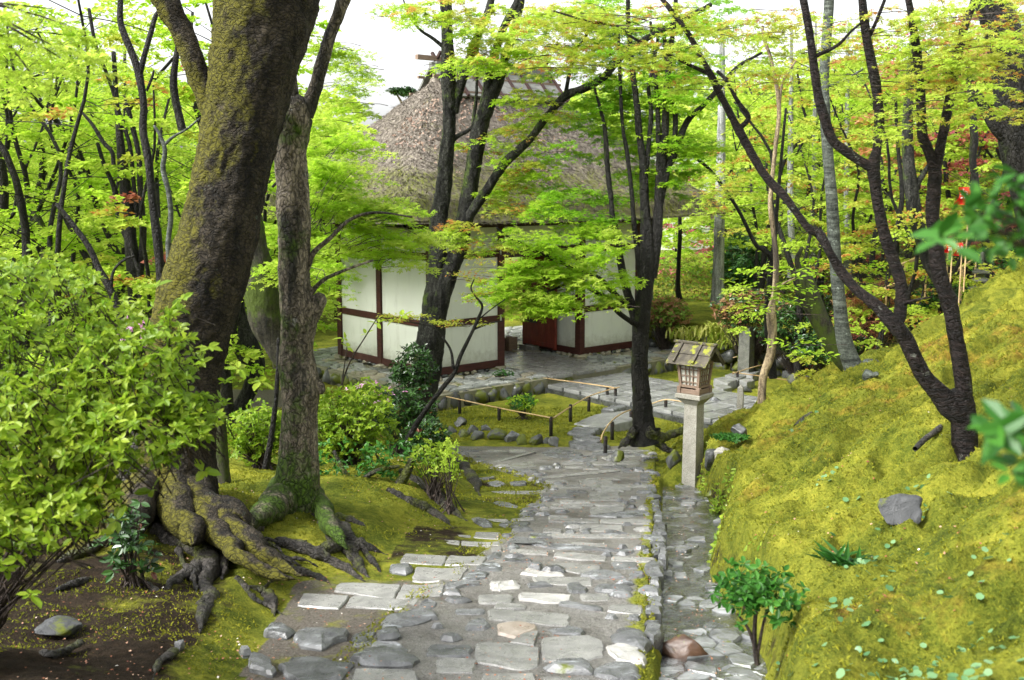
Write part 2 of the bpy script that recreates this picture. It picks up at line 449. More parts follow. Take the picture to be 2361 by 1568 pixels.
M['granite'] = stone_mat('granite_slab', (.155, .155, .148), (.30, .298, .28), (.17, .42), 0, .55, 8, .5, .25, .3)
M['slate'] = stone_mat('blue_grey_rock', (.060, .062, .064), (.185, .19, .192), (.14, .42), .06, 0, 6, .55, .8, .45, vein=(.30, .32, .33))
M['white'] = stone_mat('pale_quartz_rock', (.30, .295, .28), (.47, .46, .43), (.2, .5), 0, .2, 5, .5, .45, .2)
M['pink'] = stone_mat('pinkish_rock', (.30, .24, .19), (.45, .40, .34), (.2, .5), 0, 0, 5, .5, .5, .2)
M['dark'] = stone_mat('dark_wet_rock', (.025, .027, .028), (.10, .105, .10), (.15, .45), .15, 0, 5, .6, .5, .4)
M['mossrock'] = stone_mat('mossy_rock', (.035, .037, .036), (.12, .125, .12), (.3, .7), .62, 0, 4, .4, .7, .4)
M['brownrock'] = stone_mat('brown_boulder', (.022, .013, .009), (.10, .052, .028), (.22, .5), .12, 0, 6, .5, .4, .1)
M['bankrock'] = stone_mat('matt_dark_rock', (.022, .024, .026), (.085, .088, .090), (.45, .8), .22, 0, 6, .3, .9, .2)
M['cobble'] = stone_mat('cobble', (.13, .14, .13), (.30, .31, .29), (.25, .6), .12, 0, 3, .45, .3, .6)
M['cobble2'] = stone_mat('cobble_warm', (.20, .18, .13), (.34, .31, .23), (.3, .6), .3, 0, 3, .4, .3, .4)
M['mortar'] = stone_mat('cobble_mortar', (.16, .15, .10), (.26, .25, .18), (.5, .8), .3, 0, 5, .3, .5, 0)
M['gutter'] = stone_mat('gutter_slab', (.07, .074, .074), (.27, .28, .285), (.04, .25), .05, 0, 4, .7, .5, .6, vein=(.34, .36, .36))
M['pavement'] = stone_mat('courtyard_slab', (.15, .155, .15), (.28, .285, .275), (.10, .26), 0, .25, 6, .65, .15, .35)
M['postgranite'] = stone_mat('post_granite', (.24, .23, .19), (.37, .355, .30), (.5, .8), 0, .8, 9, .3, .35, 0)
M['oldstone'] = stone_mat('old_stone', (.06, .063, .053), (.15, .155, .13), (.6, .9), .25, .25, 6, .25, .6, .15)
M['redwood'] = wood_mat('bengara_timber', (.030, .009, .008), (.078, .022, .017), .55, (2, 2, 14), .25, worn=(.085, .038, .028))
M['darktimber'] = wood_mat('dark_timber', (.025, .014, .012), (.06, .028, .022), .6)
M['door'] = wood_mat('red_door_board', (.10, .016, .012), (.20, .035, .025), .5, (6, 6, 2), .3, worn=(.11, .045, .035))
M['iron'] = wood_mat('iron', (.02, .018, .018), (.04, .035, .035), .5)
def plaster():
    m, t, o = _new('white_plaster')
    c = ramp(t, [(.3, (.63, .655, .595)), (.7, (.71, .735, .67))], noise(t, .8, 5, .6))
    c = mix(t, gray(t, .52, .78, noise(t, 5.0, 6, .7, stretch=(1, 1, .22))), c, (.54, .56, .49))
    g = t.nodes.new('ShaderNodeNewGeometry'); sp = t.nodes.new('ShaderNodeSeparateXYZ'); t.links.new(g.outputs['Position'], sp.inputs[0])
    mr = t.nodes.new('ShaderNodeMapRange'); mr.inputs[1].default_value = .15; mr.inputs[2].default_value = .65; mr.inputs[3].default_value = .30; mr.inputs[4].default_value = -.25; t.links.new(sp.outputs[2], mr.inputs[0])
    c = mix(t, math_(t, 'MULTIPLY', gray(t, .45, .80, math_(t, 'ADD', mr.outputs[0], noise(t, 7, 6, .75))), .6), c, (.30, .29, .22))
    return finish(m, t, o, c, .85, ((noise(t, 40, 4), .08, .003),), .2)
M['plaster'] = plaster()
def thatch():
    m, t, o = _new('thatch')
    r = attr(t, 'rnd'); n = noise(t, 1.2, 5, .65); n2 = noise(t, 35, 4, .75)
    c = ramp(t, [(.22, (.045, .038, .031)), (.46, (.165, .142, .115)), (.74, (.31, .275, .23))], math_(t, 'ADD', math_(t, 'MULTIPLY', r, .5), math_(t, 'MULTIPLY', n2, .5)))
    mz = attr(t, 'mossy')
    mf = gray(t, .50, .62, math_(t, 'ADD', math_(t, 'MULTIPLY', noise(t, 2.4, 6, .7), .8), math_(t, 'MULTIPLY', mz, .25)))
    mf = math_(t, 'MULTIPLY', mf, gray(t, .25, .8, r))
    c = mix(t, mf, c, ramp(t, [(.3, (.10, .12, .02)), (.7, (.25, .27, .05))], n2))
    return finish(m, t, o, c, .85, ((n2, .8, .03),), .15)
M['thatch'] = thatch()
M['bark_shingle'] = wood_mat('bark_panel', (.10, .10, .09), (.24, .245, .225), .75, (2, 2, 6), .4)
M['bamboo'] = wood_mat('bamboo_pole', (.42, .27, .12), (.60, .45, .25), .4, (1, 1, 1), .1, worn=(.30, .17, .08))
M['postblack'] = wood_mat('charred_post', (.012, .011, .010), (.04, .036, .032), .7)
M['lantwood'] = wood_mat('weathered_cedar', (.15, .10, .070), (.25, .18, .135), .7, (3, 3, 14))
M['lantroof'] = None
def lant_roof():
    m, t, o = _new('mossy_roof_board')
    c = ramp(t, [(.3, (.035, .030, .022)), (.7, (.11, .095, .07))], noise(t, 12, 5))
    c = mix(t, gray(t, .55, .62, noise(t, 9, 5, .7)), c, (.22, .23, .02))
    return finish(m, t, o, c, .6, ((noise(t, 40, 4), .4, .01),), .35)
M['lantroof'] = lant_roof()
M['paper'] = finish(*_new('lantern_paper'), (.62, .62, .55), .8, (), .1, .3)
M['root'] = bark_mat('root_bark', (.014, .012, .010), (.070, .062, .054), mossamt=.44, lichamt=0, rough=.5, streak=(5, 5, 5), spec=.4, bstr=1.0, crack=(20, 20, 20))
M['bark_big'] = bark_mat('mossy_bark', (.014, .011, .007), (.062, .050, .034), moss=(.105, .098, .008), mossamt=.45, side=(-.95, -.3, 0), lich=(.16, .22, .17), lichamt=.55, rough=.85, streak=(7, 7, 3.0), bstr=1.0, crack=(16, 16, 36))
M['bark_pale'] = bark_mat('pale_smooth_bark', (.085, .070, .045), (.24, .205, .155), moss=(.055, .105, .006), mossamt=.37, side=(-.2, -.2, 0), lich=(.36, .37, .33), lichamt=.65, rough=.7, streak=(10, 10, 2.0), dark=(.035, .034, .026), bstr=.7, low=(1.1, 1.8, .24), crack=(26, 26, 9))
M['bark_maple'] = bark_mat('dark_maple_bark', (.007, .0065, .006), (.030, .028, .025), moss=(.04, .06, .008), mossamt=.32, side=(-.5, 0, 0), lich=(.26, .30, .25), lichamt=.5, rough=.55, streak=(12, 12, 2), spec=.25, crack=(30, 30, 10), bstr=.9)
M['bark_grey'] = bark_mat('grey_maple_bark', (.014, .015, .013), (.060, .060, .052), moss=(.09, .14, .02), mossamt=.36, side=(-.5, 0, 0), lich=(.34, .36, .30), lichamt=.4, rough=.7, streak=(12, 12, 2), dark=(.008, .008, .007), spec=.2, crack=(34, 34, 9), bstr=.9)
M['bark_cherry'] = bark_mat('wet_cherry_bark', (.006, .004, .0035), (.030, .020, .018), mossamt=.16, lich=(.34, .36, .30), lichamt=.62, rough=.55, streak=(3, 3, 26), spec=.25, bstr=1.2, crack=(9, 9, 60))
M['bark_lichen'] = bark_mat('lichened_bark', (.035, .042, .036), (.11, .125, .105), mossamt=.28, lich=(.36, .42, .36), lichamt=.75, rough=.7, streak=(2.5, 2.5, 16))
M['bark_white'] = bark_mat('pale_cypress_bark', (.19, .20, .185), (.30, .31, .295), mossamt=.18, lich=(.30, .34, .28), lichamt=.5, rough=.8)
M['bark_tan'] = bark_mat('tan_bark', (.14, .10, .06), (.30, .24, .15), mossamt=.25, lichamt=.3, dark=(.05, .04, .03))
M['bark_moss'] = bark_mat('moss_covered_bark', (.015, .015, .010), (.05, .045, .03), moss=(.05, .075, .008), mossamt=.52, lichamt=.3)
M['twig'] = bark_mat('twig', (.03, .024, .02), (.08, .06, .05), mossamt=0, lichamt=0)
# foliage
M['lf_maple'] = leaf_mat('maple_green', (.20, .38, .02), (.36, .57, .035), (.50, .68, .07), .6)
M['lf_yellow'] = leaf_mat('maple_yellow_green', (.26, .41, .03), (.42, .58, .06), (.58, .68, .12), .6)
M['lf_tips'] = leaf_mat('maple_bronze_tips', (.28, .34, .03), (.45, .50, .06), (.60, .58, .13), .6, odd=(.50, .23, .06), oddp=.72)
M['lf_deep'] = leaf_mat('maple_deep_green', (.12, .29, .016), (.22, .44, .025), (.34, .58, .045), .6)
M['lf_red'] = leaf_mat('maple_red', (.22, .05, .04), (.42, .12, .08), (.58, .26, .18), .5)
M['lf_pink'] = leaf_mat('maple_pink', (.35, .06, .09), (.55, .14, .18), (.70, .30, .32), .5)
M['lf_orange'] = leaf_mat('orange_foliage', (.30, .12, .04), (.50, .24, .10), (.62, .40, .20), .5)
M['lf_azalea'] = leaf_mat('azalea_leaf', (.08, .16, .010), (.21, .34, .020), (.40, .50, .05), .5, .4, .35, odd=(.50, .20, .03), oddp=.985)
M['lf_azyoung'] = leaf_mat('azalea_young_leaf', (.18, .36, .03), (.30, .50, .05), (.42, .58, .12), .45)
M['lf_dark'] = leaf_mat('glossy_evergreen_leaf', (.012, .035, .010), (.025, .07, .015), (.06, .15, .025), .2, .22, .5, odd=(.20, .06, .03), oddp=.93)
M['lf_camellia'] = leaf_mat('camellia_leaf', (.012, .055, .008), (.03, .12, .014), (.07, .21, .025), .3, .38, .25)
M['lf_cyan'] = leaf_mat('blue_green_leaf', (.05, .14, .05), (.10, .23, .09), (.19, .33, .15), .3, .35, .4)
M['lf_hosta'] = leaf_mat('striped_leaf', (.16, .28, .03), (.40, .46, .07), (.62, .60, .20), .4)
M['lf_brown'] = leaf_mat('bronze_leaf', (.14, .06, .025), (.30, .15, .07), (.48, .30, .16), .4)
M['lf_wither'] = leaf_mat('withered_leaf', (.12, .075, .055), (.26, .17, .125), (.40, .29, .22), .2)
M['lf_bushy'] = leaf_mat('background_green', (.09, .18, .03), (.19, .32, .05), (.32, .46, .09), .5)
M['lf_pinkfl'] = leaf_mat('azalea_flower', (.55, .20, .45), (.70, .32, .60), (.78, .5, .7), .4)
M['tuft'] = leaf_mat('moss_tuft', (.045, .066, .007), (.20, .215, .020), (.44, .41, .045), .35, .8, .1, odd=(.17, .10, .02), oddp=.93)
M['litter'] = leaf_mat('fallen_leaf', (.18, .05, .03), (.32, .12, .06), (.55, .40, .28), .1, odd=(.7, .66, .6), oddp=.93)

# ------------------------------------------------------------------ ground
def grid_lines():
    xs = np.concatenate([np.linspace(-260, -30, 12), np.linspace(-28, -9, 20), np.linspace(-8.7, -3.6, 34), np.arange(-3.5, 6.6, .05), np.linspace(6.7, 12, 54), np.linspace(12.5, 30, 30), np.linspace(34, 260, 12)])
    ys = np.concatenate([np.linspace(-60, 0, 7), np.linspace(.5, 3.2, 12), np.arange(3.3, 18.6, .05), np.linspace(18.7, 30, 90), np.linspace(30.5, 62, 40), np.linspace(66, 600, 16)])
    return np.unique(xs), np.unique(ys)
xs, ys = grid_lines()
gx, gy = np.meshgrid(xs, ys)
PLAT = None
gz = TZ(gx, gy)
# the courtyard and platform area is kept low and flat under its paving
def ab_of(x, y):
    vx = x-OX; vy = y-OY; return vx*EA[0]+vy*EA[1], vx*EB[0]+vy*EB[1]
aA = math.radians(-40.5); EA = (math.sin(aA), math.cos(aA)); EB = (math.sin(aA+math.pi/2), math.cos(aA+math.pi/2))
OX, OY = -1.64, 21.57
def LP(a, b, z=0.0): return np.array([OX+EA[0]*a+EB[0]*b, OY+EA[1]*a+EB[1]*b, z])
ga, gb = ab_of(gx, gy)
inplat = sstep(-1.62, -1.5, ga)*(1-sstep(5.0, 5.12, ga))*sstep(-1.16, -1.05, gb)*(1-sstep(7.3, 7.42, gb))
gz = gz*(1-inplat)+(-.38)*inplat
instrip = (1-sstep(-1.6, -1.5, ga))*sstep(-9.5, -9.3, ga)*sstep(1.66, 1.74, gb)*(1-sstep(3.98, 4.08, gb))
gz = np.where(instrip > 0, gz*(1-instrip)+np.minimum(gz, -.19)*instrip, gz)
u = gx-x_bank(gy)
soil = np.zeros_like(gx); grav = np.zeros_like(gx); orange = np.zeros_like(gx)
v = x_strip(gy)-gx
lf = (1-sstep(15, 17, gy))
soil = np.maximum(soil, sstep(-.1, .5, v)*lf*(.22+.44*(1-sstep(5.5, 8.4, gy))+.25*np.exp(-((gx+3.2)/1.6)**2-((gy-8.0)/1.5)**2)))
soil = np.maximum(soil, .75*np.exp(-((gx-(x_main(gy)+x_strip(gy))/2)/.9)**4)*((v < 0) & (gx < x_main(gy)))*(.35+.65*vn(gx*1.3, gy*1.5, 77))*(1-sstep(12.5, 14, gy)))
grav = .62*((v < .0) & (gx < x_main(gy)))*(1-sstep(7.4, 8.3, gy))
soil = np.where(grav > 0, .25, soil)
grav = np.maximum(grav, 1.0*sstep(-6.6, -6.2, gx)*(1-sstep(-4.6, -4.2, gx))*sstep(17.6, 18, gy)*(1-sstep(21.5, 22, gy)))
hill = sstep(.0, .4, u)*(1-sstep(17, 20, gy))
orange = hill*np.clip(.42+1.3*(fb(gx*.55, gy*.8-gx*.5, 61, 3)-.45)+.55*np.exp(-((gy-13.2)/1.6)**2-((u-.8)/.9)**2), 0, 1)
orange = np.maximum(orange, .4*sstep(12, 14, gy)*(1-sstep(20, 22, gy))*vn(gx*.8, gy*.8, 5))
soil = np.where((u > 0), np.maximum(soil, .52*np.exp(-((u-.02)/.10)**2)*(1-sstep(13, 14, gy))), soil)
soil = np.maximum(soil, .8*sstep(24, 28, gy)*sstep(3.5, 8, np.where(gx > 0, gx-5.5, -gx))*(1-sstep(34, 38, gy)))
soil = np.maximum(soil, .62*sstep(17.5, 19.5, gy)*sstep(7, 9, gx))
soil = np.where(hill > .5, np.maximum(soil, .26*sstep(.50, .66, fb(gx*1.6, gy*3.2-gx*1.8, 88, 4))), soil)
woodm = sstep(35, 42, gy)
ny, nx = gx.shape
ii = (np.arange(ny-1)[:, None]*nx+np.arange(nx-1)[None, :])
Fq = np.stack([ii, ii+1, ii+nx+1, ii+nx], -1).reshape(-1, 4)
me = raw('ground', np.stack([gx.ravel(), gy.ravel(), gz.ravel()], 1), Fq, True,
         {'soil': soil.ravel(), 'gravel': grav.ravel(), 'orange': orange.ravel(), 'wood': woodm.ravel()})
ground = link('ground', me, M['moss'], kind='structure')

# ------------------------------------------------------------------ path bed, stream bed, water
def strip_sheet(name, fl, fr, d0, d1, nd, nw, lift, mat, edge=None):
    ds = np.linspace(d0, d1, nd); s = np.linspace(0, 1, nw)
    l = fl(ds); r = fr(ds); X = l[:, None]*(1-s)+r[:, None]*s; Y = np.repeat(ds[:, None], nw, 1)
    Z = base(Y)+lift+(fb(X*4, Y*4, 91, 3)-.5)*.018
    Z[:, 0] -= .10; Z[:, -1] -= .14
    e = np.zeros_like(X)+.24
    e += .62*np.exp(-((s[None, :]-1)/.09)**2)+.35*np.exp(-(s[None, :]/.05)**2)
    i = (np.arange(nd-1)[:, None]*nw+np.arange(nw-1)[None, :])
    Fq = np.stack([i, i+1, i+nw+1, i+nw], -1).reshape(-1, 4)
    return link(name, raw(name, np.stack([X.ravel(), Y.ravel(), Z.ravel()], 1), Fq, True, {'edge': e.ravel()}), mat, kind='structure')
path = strip_sheet('path', lambda d: x_main(d)-.02, lambda d: x_right(d)+.02, 2.4, 16.9, 300, 60, .028, M['bed'])
stream_bed = strip_sheet('stream_bed', lambda d: x_gut(d)-.03, lambda d: x_bank(d)+.12, 2.4, 13.5, 200, 14, -.115, M['dark'])
def water_mat():
    m, t, o = _new('running_water')
    tr = t.nodes.new('ShaderNodeBsdfTransparent'); tr.inputs[0].default_value = (.93, .95, .95, 1)
    gl = t.nodes.new('ShaderNodeBsdfGlossy'); gl.inputs['Roughness'].default_value = .06
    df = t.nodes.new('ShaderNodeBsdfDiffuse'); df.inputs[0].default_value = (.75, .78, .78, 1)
    b = t.nodes.new('ShaderNodeBump'); b.inputs['Strength'].default_value = .55; b.inputs['Distance'].default_value = .03
    t.links.new(noise(t, 9, 5, .65, dist=1.2), b.inputs['Height'])
    t.links.new(b.outputs[0], gl.inputs['Normal'])
    fr = t.nodes.new('ShaderNodeFresnel'); fr.inputs[0].default_value = 1.33; t.links.new(b.outputs[0], fr.inputs['Normal'])
    k = math_(t, 'MINIMUM', math_(t, 'MULTIPLY', fr.outputs[0], 2.6), .95)
    ms = t.nodes.new('ShaderNodeMixShader'); t.links.new(k, ms.inputs[0]); t.links.new(tr.outputs[0], ms.inputs[1]); t.links.new(gl.outputs[0], ms.inputs[2])
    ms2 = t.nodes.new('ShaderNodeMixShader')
    foam_glint = gray(t, .50, .72, math_(t, 'ADD', attr(t, 'foam_glint'), math_(t, 'MULTIPLY', math_(t, 'SUBTRACT', noise(t, 16, 6, .75, dist=.8), .5), 1.6)))  # foam together with painted glints, mixed in as white diffuse colour
    t.links.new(math_(t, 'MULTIPLY', foam_glint, .85), ms2.inputs[0]); t.links.new(ms.outputs[0], ms2.inputs[1]); t.links.new(df.outputs[0], ms2.inputs[2]); t.links.new(ms2.outputs[0], o.inputs[0])
    return m
M['water'] = water_mat()
ds = np.linspace(2.6, 13.4, 220); sw = np.linspace(0, 1, 14)
X = (x_gut(ds)+.02)[:, None]*(1-sw)+(x_bank(ds)+.02)[:, None]*sw; Y = np.repeat(ds[:, None], 14, 1)
Z = base(Y)-.094+(fb(X*5, Y*5, 19, 3)-.5)*.035
foam_glint = .62*np.exp(-((Y-5.75)/.42)**2-((X-x_bank(Y)+.16)/.28)**2)+.45*np.exp(-((Y-9.0)/.3)**2-((X-x_bank(Y)+.2)/.25)**2)+.35*np.exp(-((Y-7.6)/.3)**2-((X-x_bank(Y)+.1)/.2)**2)  # patches whitened for foam and for the stream's bright glints
i = (np.arange(219)[:, None]*14+np.arange(13)[None, :])
link('water', raw('water', np.stack([X.ravel(), Y.ravel(), Z.ravel()], 1), np.stack([i, i+1, i+15, i+14], -1).reshape(-1, 4), True, {'foam_glint': foam_glint.ravel()}), M['water'], kind='structure')

# ------------------------------------------------------------------ stones
def stone(name, poly, zf, mat, parent=None, th=.12, lift=.04, bev=.02, rough=.012, jit=.02, seed=None, level=.55, dome=0.0, label=None, smooth=False):
    """an irregular slab or rock: polygon (n,2) in the place, top near zf(x,y)+lift"""
    seed = random.randint(0, 9999) if seed is None else seed
    p = np.array(poly, float); c = p.mean(0)
    if ((p[:, 0]*np.roll(p[:, 1], -1)-np.roll(p[:, 0], -1)*p[:, 1]).sum()) < 0: p = p[::-1]
    per = np.linalg.norm(np.roll(p, -1, 0)-p, axis=1); size = math.sqrt(max(1e-4, abs(np.ptp(p[:, 0])*np.ptp(p[:, 1]))))
    stp = max(.05, size/7); q = []
    for k in range(len(p)):
        a = p[k]; b = p[(k+1) % len(p)]; m = max(1, min(6, int(round(per[k]/stp))))
        for j in range(m): q.append(a*(1-j/m)+b*j/m)
    q = np.array(q); n = len(q)
    if jit > 0:
        # round corners slightly, then roughen
        q = .5*q+.25*(np.roll(q, 1, 0)+np.roll(q, -1, 0)) if jit > .5 else .86*q+.07*(np.roll(q, 1, 0)+np.roll(q, -1, 0))
        rr = np.random.RandomState(seed); q = q+(rr.rand(n, 2)-.5)*2*jit*min(1, size*2)
    zc = float(zf(c[0], c[1])); zz = lambda v: zc+(zf(v[:, 0], v[:, 1])-zc)*level
    def rg(f, dz, k):
        v = c+(q-c)*f; z = zz(v)+dz+(fb(v[:, 0]*7+seed, v[:, 1]*7, seed+k, 3)-.5)*2*rough
        return np.c_[v, z]
    bi = min(.35, bev/max(size*.5, .02))
    rings = [rg(1.01, lift-th, 0), rg(1.0, lift-bev*.9, 1), rg(1-bi*.9, lift, 2), rg(.62, lift+dome*.65, 3), rg(.28, lift+dome*.95, 4)]
    V = np.concatenate(rings+[np.array([[c[0], c[1], zc+lift+dome+(fb(c[0]*7+seed, c[1]*7, seed, 3)-.5)*rough]])])
    fs = []
    for k in range(4):
        for j in range(n): j2 = (j+1) % n; fs.append([k*n+j, k*n+j2, (k+1)*n+j2, (k+1)*n+j])
    for j in range(n): fs.append([4*n+j, 4*n+(j+1) % n, 5*n])
    o3 = np.array([c[0], c[1], zc])
    me = raw(name, V-o3, fs, True); me.set_sharp_from_angle(angle=math.radians(32))
    ob = link(name, me, mat, parent, o3)
    if label: ob['label'] = label
    return ob
def rock(name, c, size, mat, parent=None, seed=0, sub=3, flat=.0, rz=0, label=None):
    """a lump of rock: displaced sphere, seated a little in the ground"""
    import bmesh
    bm = bmesh.new(); bmesh.ops.create_icosphere(bm, subdivisions=sub+(1 if sub > 2 else 0), radius=1)
    V = np.array([v.co[:] for v in bm.verts]); fs = [[v.index for v in f.verts] for f in bm.faces]; bm.free()
    r = np.random.RandomState(seed)
    for _ in range(16):                                  # chisel flat faces
        n = r.randn(3); n /= np.linalg.norm(n); h = .42+.42*r.rand(); dd = V@n
        V = V-np.clip(dd-h, 0, None)[:, None]*n*.9
    V = V*(1+.30*(fb(V[:, 0]*2+seed, V[:, 1]*2+V[:, 2]*1.7, seed, 4)-.5)+.10*(fb(V[:, 0]*6+seed+V[:, 2]*5, V[:, 1]*6, seed, 3)-.5))[:, None]
    V = V/np.abs(V).max(0)*np.array(size)/2
    ca, sa = math.cos(rz), math.sin(rz); V = np.c_[V[:, 0]*ca-V[:, 1]*sa, V[:, 0]*sa+V[:, 1]*ca, V[:, 2]]
    me = raw(name, V, fs, True)
    ob = link(name, me, mat, parent, c)
    if label: ob['label'] = label
    return ob
zpath = lambda x, y: base(y)+.008+.022*sstep(-.1, .05, np.asarray(x, float)-x_main(y))
zgr = lambda x, y: TZ(x, y, False)
CR = {'B': (576.4, 1031.8, .3419), 'C': (1095.2, 1031.8, .3418), 'F': (979.9, 835.8, .27566)}
def cpoly(k, pts, zoff=0.0):
    ox, oy, s = CR[k]; out_ = []
    for x, y in pts:
        X_, Y_ = ox+x*s, oy+y*s
        ds = np.arange(2.6, 24, .01); p0 = P(X_, Y_, 1.0); Zs = CZ+(p0[2]-CZ)*ds
        gzz = base(ds)+.04+zoff
        q = np.nonzero(Zs <= gzz)[0]; q = q[0] if len(q) else len(ds)-1
        out_.append((p0[0]*ds[q], ds[q]))
    return out_
